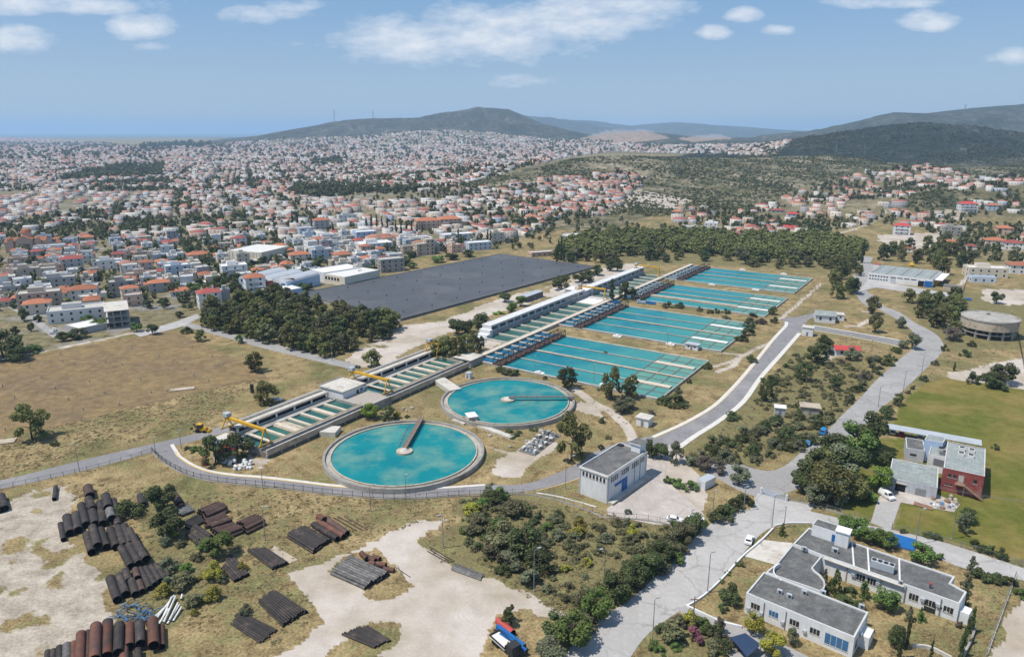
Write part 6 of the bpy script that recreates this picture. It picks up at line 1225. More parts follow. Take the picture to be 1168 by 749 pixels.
def trunk_mesh(kind):
    if kind not in TRUNK:
        b = MB(); top = {'cypress': .5, 'conical': .5, 'shrub': .3, 'low': .15}.get(kind, .72); r0 = .030 if kind in ('pine', 'pine_wood', 'far') else .035
        pts = [(0,0,0), (.012,.01,top*.35), (-.01,.02,top*.7), (.01,.0,top)]
        for i in range(3): b.tube(pts[i], pts[i+1], r0*(1-.28*i), r0*(1-.28*(i+1)), 7, 'bark', cap=False)
        for k in range(0 if kind in ('cypress', 'low') else 5):
            a = k*2.4; h = top*(.45+.1*k); b.tube((0,0,h), (.26*cos(a), .26*sin(a), h+.16), r0*.45, r0*.15, 5, 'bark', cap=False)
        TRUNK[kind] = b.mesh('trunk')
    return TRUNK[kind]
NAMES = {'pine': 'pine_tree', 'pine_wood': 'pine_tree', 'far': 'pine_tree', 'broad': 'broadleaf_tree', 'cypress': 'cypress_tree', 'conical': 'conifer_shrub', 'shrub': 'shrub', 'low': 'low_shrub'}
tn = [0]
def tree(kind, x, y, z, w, h, mat, label, group=None, cat=None):
    tn[0] += 1; t = thing(NAMES[kind], label, cat or ('shrub' if kind in ('shrub', 'low', 'conical') else 'tree'), (x, y, z-.05), random.uniform(0, 6.28), group)
    c = link('crown' if cat != 'shrub' else 'crown', crown_mesh(kind, mat, tn[0] % 4), t); c.scale = (w, w, h)
    k = link('trunk', trunk_mesh(kind), t); k.scale = ((w+h)/2, (w+h)/2, h); return t
LM = [('near round tank',461,518),('far round tank',578,457),('white pump building',700,540),('red-walled building',1098,545),('elevated round tank',1129,370),('near office',915,690),('rear office',1020,650),('industrial hall',1035,316),('red-roofed cottage',964,398),('nearer white gallery',620,360),('farther white gallery',700,322),('grey membrane reservoir',520,325),('dry covered field',130,420),('upper pipe stack',110,590),('silver-grey pipe bundle',415,645),('metal shed',800,548),('white hut by the dirt track',735,478),('red drum',233,525),('dark crane truck',578,735),('nearest settling basin',690,410),('second settling basin',775,375),('far settling basins',850,325),('road gate',883,567),('control house',395,447),('two huts',905,468),('parked blue van',939,494),('valley road bend',1070,390),('office drive',815,715),('grey-roofed small house',940,366)]
PEND = []
def in_basin(x, y):
    dx, dy = x-PO[0], y-PO[1]; v, u = dx*cos(PR)+dy*sin(PR), -dx*sin(PR)+dy*cos(PR)
    return any(a-2.5 < u < b+2.5 and -3 < v < 91 for a, b in BL) or (28 < u < 232 and -24 < v < 0) or math.hypot(x+34.4, y-210) < 27 or math.hypot(x+1.6, y-255.6) < 27
def plant_at(kind, px, py, wpx, hpx, mat, desc):           # one tree or shrub whose foot the photograph shows there
    x, y, z = G(px, py)
    for _ in range(14):
        if in_basin(x, y) and wpx < 30: y -= .7; x += .25
    d = depth(x, y, z); s = d/F; cosd = max(.5, math.hypot(x, y)/math.hypot(x, y, 100)); w = wpx*s; h = hpx*s/cosd*.93
    l = min(LM, key=lambda q: math.hypot((q[1]-px), (q[2]-py)*1.6)); PEND.append((kind, x, y, z, w*1.18, h*1.06, mat, desc, l[0], math.hypot(px-l[1], py-l[2])))
TREES = '''pine 37 501 34 42 leaf_pine lone spreading dark pine|low 63 507 12 8 leaf_dark low dark bush|pine 291 424 20 24 leaf_pine dark rounded pine|pine 305 460 27 26 leaf_pine dark rounded pine|pine 424 419 22 21 leaf_pine dark rounded pine|low 407 419 8 6 leaf_dark low dark bush
broad 422 477 21 18 leaf_bright bright green leafy tree|pine 443 479 17 16 leaf_dark small dark conical pine|shrub 454 476 10 10 leaf_yellow yellowish shrub|low 463 476 8 5 leaf_dark low dark bush|pine 246 529 29 34 leaf_dark dark tree|pine 272 522 30 28 leaf_dark dark tree|low 222 514 17 8 leaf_green low green shrub|low 232 517 14 7 leaf_green low green shrub|low 213 512 9 6 leaf_dark low dark shrub
broad 521 381 20 20 leaf_dark round dark olive-green tree|broad 533 379 16 16 leaf_dark round dark olive-green tree|broad 547 374 22 20 leaf_dark round dark olive-green tree|pine 500 411 18 24 leaf_pine slim pine of a close clump|pine 511 412 20 28 leaf_pine slim pine of a close clump|pine 522 411 20 30 leaf_pine slim pine of a close clump|pine 533 408 18 28 leaf_pine slim pine of a close clump|pine 541 402 15 24 leaf_pine slim pine of a close clump|pine 505 406 18 22 leaf_dark slim pine of a close clump|pine 549 399 9 16 leaf_dark slim pine of a close clump
broad 576 344 14 12 leaf_dark round dark tree|broad 583 356 15 14 leaf_green round green tree|broad 594 349 14 14 leaf_green round green tree|low 570 358 14 7 leaf_bright low bright shrub|broad 640 331 23 19 leaf_dark round dark tree|broad 661 322 16 13 leaf_dark round dark tree|broad 671 322 17 15 leaf_dark round dark tree|broad 681 314 14 13 leaf_dark round dark tree|broad 696 309 12 13 leaf_dark round dark tree|broad 704 309 14 13 leaf_dark round dark tree|cypress 694 342 11 25 leaf_dark dark cypress|pine 706 339 14 21 leaf_dark dark narrow pine|pine 713 338 9 15 leaf_dark dark narrow pine
shrub 728 342 9 7 leaf_dark dark bush|shrub 762 351 13 9 leaf_dark dark bush|shrub 776 351 12 8 leaf_dark dark bush|shrub 798 355 7 7 leaf_dark dark bush|shrub 809 357 9 6 leaf_dark dark bush|shrub 817 357 8 7 leaf_dark dark bush|shrub 827 357 9 7 leaf_dark dark bush|shrub 849 358 11 6 leaf_dark dark bush|shrub 840 368 13 9 leaf_dark dark bush|shrub 828 364 10 6 leaf_olive grey-green bush|shrub 855 369 14 9 leaf_dark dark bush|shrub 868 369 12 8 leaf_dry dry brownish bush|shrub 882 358 14 12 leaf_dark dark bush|shrub 883 368 9 9 leaf_dark dark bush|shrub 839 386 14 10 leaf_dark dark bush|shrub 854 383 16 13 leaf_dark dark bush|shrub 857 413 12 11 leaf_dark dark bush
pine 647 443 22 26 leaf_dark rounded dark tree|shrub 571 424 12 9 leaf_dark dark bush|shrub 579 427 14 8 leaf_dark dark bush|shrub 589 428 12 9 leaf_dark dark bush|shrub 622 433 6 6 leaf_dark small bush|low 680 443 7 6 leaf_olive small bush|pine 698 455 22 37 leaf_pine tall dark pine|pine 719 454 18 28 leaf_pine tall dark pine|broad 708 470 21 15 leaf_olive rounded grey-green tree|broad 717 466 16 14 leaf_olive rounded grey-green tree|shrub 771 462 26 15 leaf_dark dark spreading bush|shrub 757 459 18 11 leaf_dark dark spreading bush|shrub 742 447 14 8 leaf_dark dark spreading bush|shrub 802 418 11 9 leaf_dark dark bush|shrub 763 442 9 10 leaf_olive small grey bush|shrub 776 431 6 6 leaf_dark small bush|pine 874 457 16 24 leaf_dark dark pine|shrub 835 478 18 11 leaf_dark dark bush|shrub 741 473 11 8 leaf_dry brownish bush|shrub 679 397 6 5 leaf_dark small bush
pine 652 525 36 54 leaf_pine tall ragged pine|shrub 688 482 10 9 leaf_dark small dark bush|shrub 685 512 8 7 leaf_dark small dark bush|low 693 500 10 6 leaf_scrub low scrub|low 584 496 22 9 leaf_dark low dark bush|low 610 490 12 6 leaf_dark low dark bush|broad 743 521 20 22 leaf_dark dark leafy tree|broad 754 522 18 19 leaf_dark dark leafy tree|pine 771 528 17 24 leaf_olive thin dark tree|broad 803 536 20 17 leaf_dry purplish-brown small tree|broad 788 530 16 12 leaf_olive grey-green small tree|pine 820 540 13 15 leaf_dry thin bare-looking shrub|shrub 766 552 14 9 leaf_green green bush|shrub 775 555 15 11 leaf_green green bush|shrub 787 558 17 13 leaf_green green bush|shrub 761 550 9 9 leaf_dark dark bush
shrub 821 594 26 21 leaf_dark big round bush|shrub 838 580 20 15 leaf_dark big round bush|shrub 848 576 20 16 leaf_dark big round bush|broad 843 552 24 24 leaf_olive leafy tree|shrub 829 586 16 13 leaf_dark round bush
broad 948 532 42 40 leaf_dark large grey-green tree|broad 928 556 42 46 leaf_dark large dark tree|broad 945 572 46 48 leaf_pine large dark tree|broad 966 552 44 48 leaf_dark large grey-green tree|broad 975 522 42 44 leaf_green large green tree|broad 992 514 38 46 leaf_dark large dark conifer-like tree|broad 955 550 44 46 leaf_olive large grey-green tree|broad 938 545 40 40 leaf_pine large dark tree|broad 915 560 30 26 leaf_dark large dark tree|broad 968 570 36 34 leaf_pine large dark tree|pine 953 575 24 30 leaf_olive smaller ochre-green tree|broad 930 575 28 26 leaf_olive lower ochre-green tree|broad 1010 531 20 20 leaf_dark round clipped tree|broad 1002 560 28 34 leaf_bright fresh green leafy tree|shrub 985 570 24 18 leaf_green dense green bush|broad 1011 477 16 15 leaf_dark dark round tree|pine 1024 462 12 14 leaf_dark small dark tree|shrub 1016 467 9 7 leaf_dark dark bush|shrub 1037 449 7 6 leaf_dry brownish bush|shrub 1042 444 7 6 leaf_dark dark bush
pine 1098 608 15 26 leaf_olive thin olive tree|pine 1103 596 17 17 leaf_dark small dark pine|low 1030 607 9 8 leaf_dark dark bush|shrub 1059 612 12 8 leaf_dark dark hedge bush|shrub 1068 614 12 8 leaf_dark dark hedge bush|shrub 1120 628 14 11 leaf_dark dark hedge bush|shrub 1130 632 16 13 leaf_dark dark hedge bush|shrub 1142 636 15 14 leaf_dark dark hedge bush|shrub 1112 622 10 9 leaf_dark dark hedge bush|shrub 1135 512 8 8 leaf_dark small round bush
shrub 834 686 26 24 leaf_dark dense round bush|shrub 825 697 11 13 leaf_dark small round bush|conical 892 611 8 15 leaf_green small upright conifer|low 845 645 12 9 leaf_dark low bush|low 831 654 8 7 leaf_green low bush|low 823 664 7 8 leaf_green low bush|conical 952 676 15 27 leaf_green upright conifer|conical 939 673 11 25 leaf_olive upright conifer|shrub 948 686 10 9 leaf_dark dark bush|shrub 970 677 14 10 leaf_dark dark bush|shrub 965 688 22 9 leaf_dark low dark hedge|shrub 977 692 18 9 leaf_dark low dark hedge|conical 985 682 13 20 leaf_green upright conifer|broad 1009 695 28 28 leaf_green round leafy tree|conical 1037 707 11 16 leaf_olive small upright conifer|conical 1050 708 11 16 leaf_green small upright conifer|broad 1020 736 22 26 leaf_dark dark round tree|cypress 1033 740 7 36 leaf_dark slim cypress|cypress 1025 752 9 34 leaf_dark slim cypress|cypress 1061 752 6 22 leaf_dark slim cypress|cypress 1107 722 8 30 leaf_dark slim cypress|cypress 1100 735 8 30 leaf_dark slim cypress|cypress 1095 750 10 30 leaf_dark slim cypress|broad 1050 641 28 24 leaf_green pale leafy tree|broad 980 614 24 24 leaf_green leafy tree|broad 965 606 22 20 leaf_green leafy tree|broad 996 620 24 22 leaf_green leafy tree|broad 1012 625 22 20 leaf_green leafy tree|shrub 1095 716 9 10 leaf_dry reddish shrub|shrub 1073 638 12 9 leaf_green green bush
conical 1108 655 15 22 leaf_olive yellowish conifer|shrub 1118 660 18 16 leaf_dark hedge bush|conical 1102 668 12 16 leaf_olive yellowish conifer|shrub 1128 662 16 13 leaf_dark hedge bush|shrub 1138 664 16 13 leaf_dark hedge bush|shrub 1150 668 18 14 leaf_dark hedge bush|conical 1100 676 12 16 leaf_olive yellowish conifer|conical 1099 690 10 20 leaf_dark dark conifer|shrub 1163 680 14 12 leaf_green green bush
broad 859 722 22 24 leaf_yellow yellowish tree|broad 880 748 30 26 leaf_yellow yellowish tree|broad 903 735 14 20 leaf_olive thin yellow-green tree|shrub 772 729 34 28 leaf_scrub grey-green bush|shrub 790 731 20 20 leaf_pink pink flowering oleander|shrub 814 728 24 22 leaf_dark dark bush|shrub 788 712 20 20 leaf_yellow yellow-green bush|shrub 744 738 14 12 leaf_green green bush|shrub 825 742 20 16 leaf_dark dark bush|pine 821 722 12 18 leaf_dry bare thin shrub|shrub 756 722 18 12 leaf_dark dark bush
broad 185 583 32 36 leaf_dark tall dark rounded tree|shrub 147 587 30 21 leaf_dark dark rounded bush|broad 195 611 36 32 leaf_dark dark rounded tree|broad 249 634 34 28 leaf_green fresh green bush-tree|shrub 193 650 20 19 leaf_olive olive bush|shrub 246 658 25 21 leaf_yellow yellow-flowered broom|shrub 186 677 20 17 leaf_yellow yellow-flowered broom|shrub 243 682 20 20 leaf_yellow yellow-flowered broom|shrub 205 668 30 18 leaf_scrub grey scrub bush|shrub 225 688 24 16 leaf_scrub grey scrub bush|shrub 281 700 14 14 leaf_olive olive bush|shrub 277 650 11 12 leaf_yellow yellow-flowered broom|shrub 222 701 9 9 leaf_yellow yellow-flowered broom|shrub 253 664 12 11 leaf_olive olive bush
shrub 583 711 22 24 leaf_dark dark round bush
shrub 545 606 30 20 leaf_scrub big olive-green bush|shrub 575 618 44 26 leaf_scrub big olive-green bush|broad 600 636 40 38 leaf_dark big dark tree|broad 614 652 30 26 leaf_dark big dark tree|shrub 578 646 32 19 leaf_olive olive bush|shrub 537 583 22 13 leaf_yellow yellowish bush|shrub 562 572 26 16 leaf_dark dark bush|shrub 588 585 34 18 leaf_scrub olive bush|shrub 606 668 26 22 leaf_olive pale reed-like bush|shrub 560 640 26 22 leaf_scrub grey scrub bush|shrub 660 610 18 14 leaf_yellow yellowish bush|shrub 722 610 16 15 leaf_yellow yellowish bush|shrub 716 600 12 12 leaf_olive grey bush|shrub 716 587 9 9 leaf_olive round grey bush
broad 680 706 34 36 leaf_green bright leafy tree|broad 703 684 32 34 leaf_dark dark leafy tree|broad 652 735 44 36 leaf_green bright leafy tree|broad 634 728 34 28 leaf_dark dark leafy tree|broad 626 754 36 26 leaf_olive olive tree|broad 722 668 32 28 leaf_dark dark leafy bush|broad 738 656 32 28 leaf_dark dark leafy bush|broad 752 642 30 26 leaf_dark dark leafy bush|broad 765 632 30 26 leaf_scrub olive leafy bush|broad 780 620 30 26 leaf_scrub olive leafy bush|broad 793 607 26 22 leaf_dark dark leafy bush|broad 748 628 24 20 leaf_scrub olive leafy bush|broad 772 608 20 16 leaf_dark dark leafy bush|shrub 665 690 22 18 leaf_scrub grey scrub bush
broad 995 358 18 22 leaf_pine dark pine|broad 998 379 16 24 leaf_pine dark pine|broad 1040 398 16 22 leaf_olive grey-green tree|broad 1027 374 12 14 leaf_olive grey-green tree|broad 1030 397 12 10 leaf_olive grey-green tree|broad 1087 388 20 16 leaf_dry purplish-brown tree|broad 1136 346 14 16 leaf_dark dark tree|shrub 1136 440 14 18 leaf_dark dark bush|broad 1130 442 18 20 leaf_dark dark bush|broad 1143 437 30 26 leaf_dark dark round bush|shrub 1122 434 12 11 leaf_dark dark bush|shrub 1108 437 14 17 leaf_dark dark bush|shrub 1138 444 18 14 leaf_dark dark bush|shrub 1100 406 12 10 leaf_dark dark bush|shrub 1108 395 10 9 leaf_dark dark bush|shrub 1053 434 9 9 leaf_dark dark bush|shrub 1077 400 8 9 leaf_dark dark bush|shrub 1066 416 8 8 leaf_olive olive bush|cypress 1088 423 5 10 leaf_dark small cypress|cypress 983 300 6 26 leaf_dark tall dark cypress
broad 4 408 40 34 leaf_dark big dark tree|broad 20 412 24 20 leaf_dark big dark tree|shrub 38 402 18 10 leaf_green green bush|broad 28 366 12 16 leaf_dark dark tree|broad 36 378 8 12 leaf_dark dark tree|broad 18 383 10 12 leaf_dark dark tree|broad 44 367 9 10 leaf_dark dark tree|broad 72 389 14 12 leaf_dark dark round tree|broad 90 386 22 13 leaf_dark dark round tree|broad 115 374 18 12 leaf_green green tree|broad 156 378 13 12 leaf_green green tree|broad 174 381 14 14 leaf_dark dark round tree|shrub 213 380 12 10 leaf_dark dark bush|pine 229 389 12 14 leaf_pine small green pine|pine 273 391 10 10 leaf_green small green tree|shrub 100 366 14 9 leaf_green green bush|broad 120 371 10 10 leaf_dark dark tree|broad 250 333 18 20 leaf_dark tall dark tree|broad 272 326 14 16 leaf_dark tall dark tree|broad 205 362 10 8 leaf_dark dark tree|broad 186 348 12 9 leaf_dark dark tree|broad 100 325 20 14 leaf_dark dark tree|broad 42 331 12 12 leaf_dark dark tree|broad 221 335 16 16 leaf_green green tree|shrub 35 400 20 9 leaf_dark dark bush|broad 343 333 14 12 leaf_green green tree|broad 352 331 12 10 leaf_dark dark tree|broad 268 334 14 14 leaf_dark dark tree|broad 410 318 14 12 leaf_dark dark tree|broad 421 313 14 11 leaf_green green tree|broad 428 317 10 8 leaf_dark dark tree|broad 462 303 14 11 leaf_dark dark tree|broad 470 306 12 8 leaf_green green tree|broad 500 299 16 9 leaf_green green tree|broad 515 296 16 9 leaf_dark dark tree|broad 534 293 14 9 leaf_dark dark tree|pine 932 415 22 26 leaf_dark dark pine|pine 917 434 18 22 leaf_dark dark pine|pine 940 403 18 22 leaf_dark dark pine|broad 970 410 18 16 leaf_olive grey-green tree|broad 995 420 16 18 leaf_olive grey-green tree|pine 952 445 12 16 leaf_dark dark pine|shrub 984 433 14 10 leaf_dry brownish bush|shrub 878 437 18 12 leaf_dark dark bush'''
for ln in TREES.replace('\n', '|').split('|'):
    k, px, py, w, h, mat, *dsc = ln.split(); plant_at(k, float(px), float(py), float(w), float(h), mat, ' '.join(dsc))
PEND.sort(key=lambda q: q[9]); cnt = {}; total = {}
for q in PEND: total[(q[7], q[8])] = total.get((q[7], q[8]), 0)+1
for kind, x, y, z, w, h, mat, dsc, lmk, _ in PEND:
    k = cnt.get((dsc, lmk), 0); cnt[(dsc, lmk)] = k+1
    tree(kind, x, y, z, w, h, mat, f'{dsc}, {ordl(k)+"nearest to" if total[(dsc, lmk)] > 1 else "close to"} the {lmk}')
def scatter(poly, n, gap, rseed, avoid=None):
    r = random.Random(rseed); xs = [p[0] for p in poly]; ys = [p[1] for p in poly]; out = []
    for _ in range(n*60):
        px, py = r.uniform(min(xs), max(xs)), r.uniform(min(ys), max(ys))
        if not inpoly(np.array([px]), np.array([py]), poly)[0]: continue
        x, y, z = G(px, py)
        if all((x-a)**2+(y-b)**2 > gap*gap for a, b, _ in out): out.append((x, y, z))
        if len(out) >= n: break
    return out
r_ = random.Random(5)
for x, y, z in scatter([(228,364),(262,347),(330,337),(345,347),(400,362),(452,374),(453,388),(420,392),(395,404),(372,409),(330,397),(290,388),(240,377)], 135, 5.0, 3):
    s = r_.uniform(.62, 1.3); tree('pine_wood', x, y, z, 8.8*s, 8.6*s*r_.uniform(.85, 1.2), r_.choice(['leaf_pine', 'leaf_pine', 'leaf_dark', 'leaf_scrub']), 'dark green pine packed in the dense wood between the dry field and the grey reservoir', 'pines of the wood by the dry field')
for x, y, z in scatter([(640,300),(650,280),(700,272),(800,285),(900,292),(968,296),(978,306),(900,308),(790,300),(730,302)], 95, 6.0, 4):
    s = r_.uniform(.65, 1.3); tree('pine_wood', x, y, z, 10*s, 8.3*s, r_.choice(['leaf_pine', 'leaf_pine', 'leaf_dark', 'leaf_scrub']), 'dark green pine along the near edge of the wide wood behind the basins', 'pines at the edge of the wide wood')
for poly, n, gap, lab, grp, w, h in (([(940,325),(955,305),(975,298),(985,310),(976,335),(960,345),(948,340)], 16, 5.5, 'dense green pine in the clump between the far basins and the hall forecourt', 'pines left of the hall', 8.5, 9), ([(1028,346),(1050,340),(1085,342),(1098,358),(1090,385),(1070,378),(1045,362)], 24, 5.5, 'green pine in the clump between the valley road bend and the elevated tank', 'pines by the road bend', 8, 8),
    ([(1000,288),(1060,284),(1100,290),(1112,304),(1090,312),(1066,316),(1040,300),(1005,300)], 26, 6, 'green pine in the belt behind the industrial hall', 'pines behind the hall', 9, 11)):
    for x, y, z in scatter(poly, n, gap, len(lab)): s = r_.uniform(.75, 1.3); tree('pine_wood', x, y, z, w*s, h*s, r_.choice(['leaf_pine', 'leaf_pine', 'leaf_dark']), lab, grp)
for poly, n, gap, lab, grp, w, mats in (
    ([(785,528),(800,508),(860,490),(905,470),(955,475),(945,492),(918,512),(880,528),(850,532)], 44, 3.4, 'dark rounded shrub in the thicket left of the valley road', 'shrubs of the thicket by the valley road', 5.2, ['leaf_dark','leaf_dark','leaf_scrub','leaf_olive']),
    ([(850,470),(880,430),(905,405),(960,410),(1000,428),(960,470),(900,465)], 26, 6.5, 'low scattered shrub on the slope between the two roads', 'shrubs between the two roads', 3.2, ['leaf_scrub','leaf_dark','leaf_olive','leaf_dry']),
    ([(968,462),(980,450),(1015,420),(1030,400),(1022,398),(990,428),(960,455)], 20, 2.4, 'green verge shrub along the left side of the valley road', 'verge shrubs of the valley road', 3.6, ['leaf_dark','leaf_dark','leaf_green']),
    ([(650,588),(700,598),(770,604),(740,640),(700,672),(650,690),(620,672),(640,640)], 28, 4.5, 'low olive or yellowish shrub on the dry slope above the concrete road', 'shrubs on the dry slope', 3.4, ['leaf_scrub','leaf_scrub','leaf_olive','leaf_yellow']),
    ([(525,572),(560,562),(640,585),(650,600),(630,640),(600,665),(560,650),(530,620)], 40, 2.8, 'green and grey shrub in the scrub bank beside the dirt lot', 'shrubs of the scrub bank', 4.2, ['leaf_scrub','leaf_olive','leaf_dark','leaf_green']),
    ([(700,690),(655,725),(640,735),(650,700),(720,655),(790,606),(800,610),(760,648)], 22, 2.8, 'dense green shrub in the hedge along the concrete road', 'shrubs of the road hedge', 5, ['leaf_dark','leaf_green','leaf_scrub']),
    ([(170,590),(215,600),(245,640),(225,672),(190,672),(185,650)], 12, 3.2, 'scrubby shrub among the pipe stacks', 'shrubs among the pipe stacks', 3.4, ['leaf_scrub','leaf_olive','leaf_green','leaf_yellow']),
    ([(735,748),(760,715),(800,700),(845,735),(870,749)], 10, 3, 'mixed shrub in the thicket at the bottom by the office drive', 'shrubs of the bottom thicket', 4, ['leaf_scrub','leaf_green','leaf_dry']),
    ([(250,369),(330,392),(390,407),(395,404),(330,388),(260,365)], 10, 3, 'low green bush along the edge of the wood road', 'bushes at the wood road', 3, ['leaf_green','leaf_scrub'])):
    for x, y, z in scatter(poly, n, gap, len(lab)): s = r_.uniform(.55, 1.3); tree('shrub', x, y, z, w*s, w*s*r_.uniform(.55, .85), r_.choice(mats), lab, grp)

# ---- ground cover, far wood, hillside scrub: masses nobody could count
def mass(name, label, cat, pts, sizes, kind, mat, nleaf, leaf, hs=1.0, variants=6):
    V = []; Fq = []; n0 = 0; r = np.random.default_rng(len(pts)); src = [crown(kind, 900+k, nleaf, leaf) for k in range(variants)]
    for k in range(variants):
        sel = np.arange(k, len(pts), variants)
        if not len(sel): continue
        v, f = src[k]; a = r.uniform(0, 2*pi, len(sel)); c, s = np.cos(a), np.sin(a); sz = sizes[sel]
        x = (v[None, :, 0]*c[:, None]-v[None, :, 1]*s[:, None])*sz[:, None]+pts[sel, 0][:, None]; y = (v[None, :, 0]*s[:, None]+v[None, :, 1]*c[:, None])*sz[:, None]+pts[sel, 1][:, None]
        z = v[None, :, 2]*(sz*hs*r.uniform(.7, 1.25, len(sel)))[:, None]+pts[sel, 2][:, None]-.05
        V.append(np.stack([x, y, z], -1).reshape(-1, 3)); Fq.append((f[None]+(np.arange(len(sel))*len(v))[:, None, None]).reshape(-1, 4)+n0); n0 += V[-1].shape[0]
    return tag(link(name, npmesh(name, np.concatenate(V), np.concatenate(Fq), mat)), label, cat, None, 'stuff')
def randpx(poly, n, seed, terrain=True, keep=None):         # n random ground points inside an outline of the photograph, even over the ground
    r = np.random.default_rng(seed); out = []
    ys = [p[1] for p in poly]; xs = [p[0] for p in poly]
    c = np.array([P(x, max(y, 160)) for x, y in poly]); x0, x1, y0, y1 = c[:, 0].min(), c[:, 0].max(), c[:, 1].min(), c[:, 1].max()
    x = r.uniform(x0, x1, n*12); y = r.uniform(y0, y1, n*12); z = hgt(x, y) if terrain else np.zeros_like(x); px, py = Q(x, y, z)
    m = inpoly(px, py, poly)
    if keep is not None: m &= keep(x, y)
    return np.stack([x, y, z], 1)[m][:n]
wood = randpx([(634,296),(648,276),(700,268),(760,266),(860,274),(930,272),(985,280),(976,298),(900,296),(800,290),(730,284),(690,292)], 1000, 2)
mass('pine_wood', 'wide dark green pine wood behind the settling basins', 'wood', wood, np.random.default_rng(1).uniform(8, 12.5, len(wood)), 'pine', 'leaf_pine', 340, .066, .78)
hs_pts = []
ug = np.concatenate([randpx([(650,588),(700,598),(770,604),(740,640),(700,672),(650,690),(620,672),(640,640)], 55, 31), randpx([(525,572),(560,562),(640,585),(650,600),(630,640),(600,665),(560,650),(530,620)], 60, 32), randpx([(785,528),(800,508),(860,490),(905,470),(955,475),(945,492),(918,512),(880,528),(850,532)], 60, 33), randpx([(850,470),(880,430),(905,405),(960,410),(1000,428),(960,470),(900,465)], 170, 34)])
mass('undergrowth', 'low olive and grey-green scrub between the larger shrubs', 'scrub', ug, np.random.default_rng(3).uniform(1.2, 3.6, len(ug)), 'shrub', 'leaf_scrub', 300, .06, .7)
yy = rng.uniform(850, 2000, 60000); xx = (rng.uniform(-110, 1300, 60000)*yy/F)*.62; zz = hgt(xx, yy); px, py = Q(xx, yy, zz)
vil = np.zeros(len(xx), bool)
for v in VILLAGE+[CITY]: vil |= inpoly(px, py, v)
roc = inpoly(px, py, [(430,214),(600,196),(680,174),(860,172),(1000,180),(1300,170),(1300,262),(1060,252),(940,262),(880,264),(760,262),(700,266),(600,262),(690,240),(560,225)])
dn = fbm(xx/70, yy/70, 4, 77)
m_ = roc & ~vil & (dn+rng.uniform(-.2, .2, len(xx)) > .50) & (px > -40) & (px < 1210)
hp = np.stack([xx, yy, zz], 1)[m_][:15000]; mass('hillside_scrub', 'dark green maquis bushes and small pines dotted over the near rocky hills', 'scrub', hp, rng.uniform(2.0, 5.0, len(hp)), 'shrub', 'leaf_far', 16, .22, .75)
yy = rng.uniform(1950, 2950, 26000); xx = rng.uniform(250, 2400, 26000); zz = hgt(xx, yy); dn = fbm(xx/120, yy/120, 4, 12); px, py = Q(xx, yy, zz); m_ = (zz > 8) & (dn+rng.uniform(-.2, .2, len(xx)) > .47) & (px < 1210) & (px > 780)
hp = np.stack([xx, yy, zz], 1)[m_][:12000]; mass('cloud_shade_scrub', 'evergreen scrub on the round hill at the right, thickened to stand for cloud shadow', 'scrub', hp, rng.uniform(5, 10, len(hp)), 'shrub', 'leaf_far', 10, .28, .6)  # scrub massed thicker here in place of a cloud shadow on the hill
def tufts(name, label, polys, n, seed, mat, s0, s1, hs, avoid=()):
    pts = np.concatenate([randpx(p, k, seed+i, False) for i, (p, k) in enumerate(zip(polys, n))]); px, py = Q(pts[:, 0], pts[:, 1], 0)
    bad = np.zeros(len(pts), bool)
    for a in avoid: bad |= inpoly(px, py, a)
    v, u = (pts[:, 0]-PO[0])*cos(PR)+(pts[:, 1]-PO[1])*sin(PR), -(pts[:, 0]-PO[0])*sin(PR)+(pts[:, 1]-PO[1])*cos(PR)
    bad |= (u > -120) & (u < -4) & (v > -23) & (v < 6); bad |= (u > 28) & (u < 235) & (v > -23) & (v < 0)
    for a, b in BL: bad |= (u > a-3) & (u < b+3) & (v > -4) & (v < 91)
    bad |= np.hypot(pts[:, 0]+34.4, pts[:, 1]-210) < 27; bad |= np.hypot(pts[:, 0]+1.6, pts[:, 1]-255.6) < 27
    pts = pts[~bad]; return mass(name, label, 'weeds', pts, np.random.default_rng(seed).uniform(s0, s1, len(pts)), 'low', mat, 14, .16, hs)
ROADS = [[(0,547),(91,525),(171,506),(258,482),(262,494),(190,512),(220,545),(300,555),(433,569),(560,564),(650,552),(690,534),(775,511),(870,431),(925,366),(890,362),(855,420),(781,481),(740,498),(690,509),(640,536),(553,552),(430,556),(300,543),(222,530),(200,512),(0,560)],
         [(640,752),(717,685),(805,602),(835,581),(856,580),(864,562),(800,535),(820,520),(868,536),(921,508),(985,449),(1041,397),(1040,376),(985,347),(968,322),(985,292),(1000,294),(985,328),(1026,356),(1068,380),(1077,392),(1056,421),(999,471),(925,575),(1010,600),(1168,648),(1168,663),(1039,620),(930,600),(792,686),(715,756)],
         [(690,582),(737,545),(735,520),(768,505),(800,570),(804,598),(745,600)], [(840,650),(900,590),(940,590),(1110,660),(1105,700),(1000,749),(980,760),(840,710)], [(1008,470),(1140,500),(1130,580),(1000,600),(990,600),(1005,540)]]+SAND
tufts('dry_grass', 'straw-coloured dry grass tufts over the open ground', [[(0,500),(300,430),(240,480),(0,545)], [(60,550),(280,560),(520,570),(520,640),(300,740),(170,700),(120,600)], [(400,560),(700,500),(760,450),(900,380),(960,330),(900,300),(600,430),(560,500)], [(560,565),(800,600),(660,720),(540,640)], [(780,520),(980,370),(1020,400),(930,520)], [(980,410),(1168,330),(1168,420),(1040,440)], [(960,690),(1100,700),(1168,660),(1168,749),(1000,749)]], [1500, 1900, 2200, 1200, 1300, 600, 500], 60, 'leaf_straw', .4, 1.3, .45, ROADS)
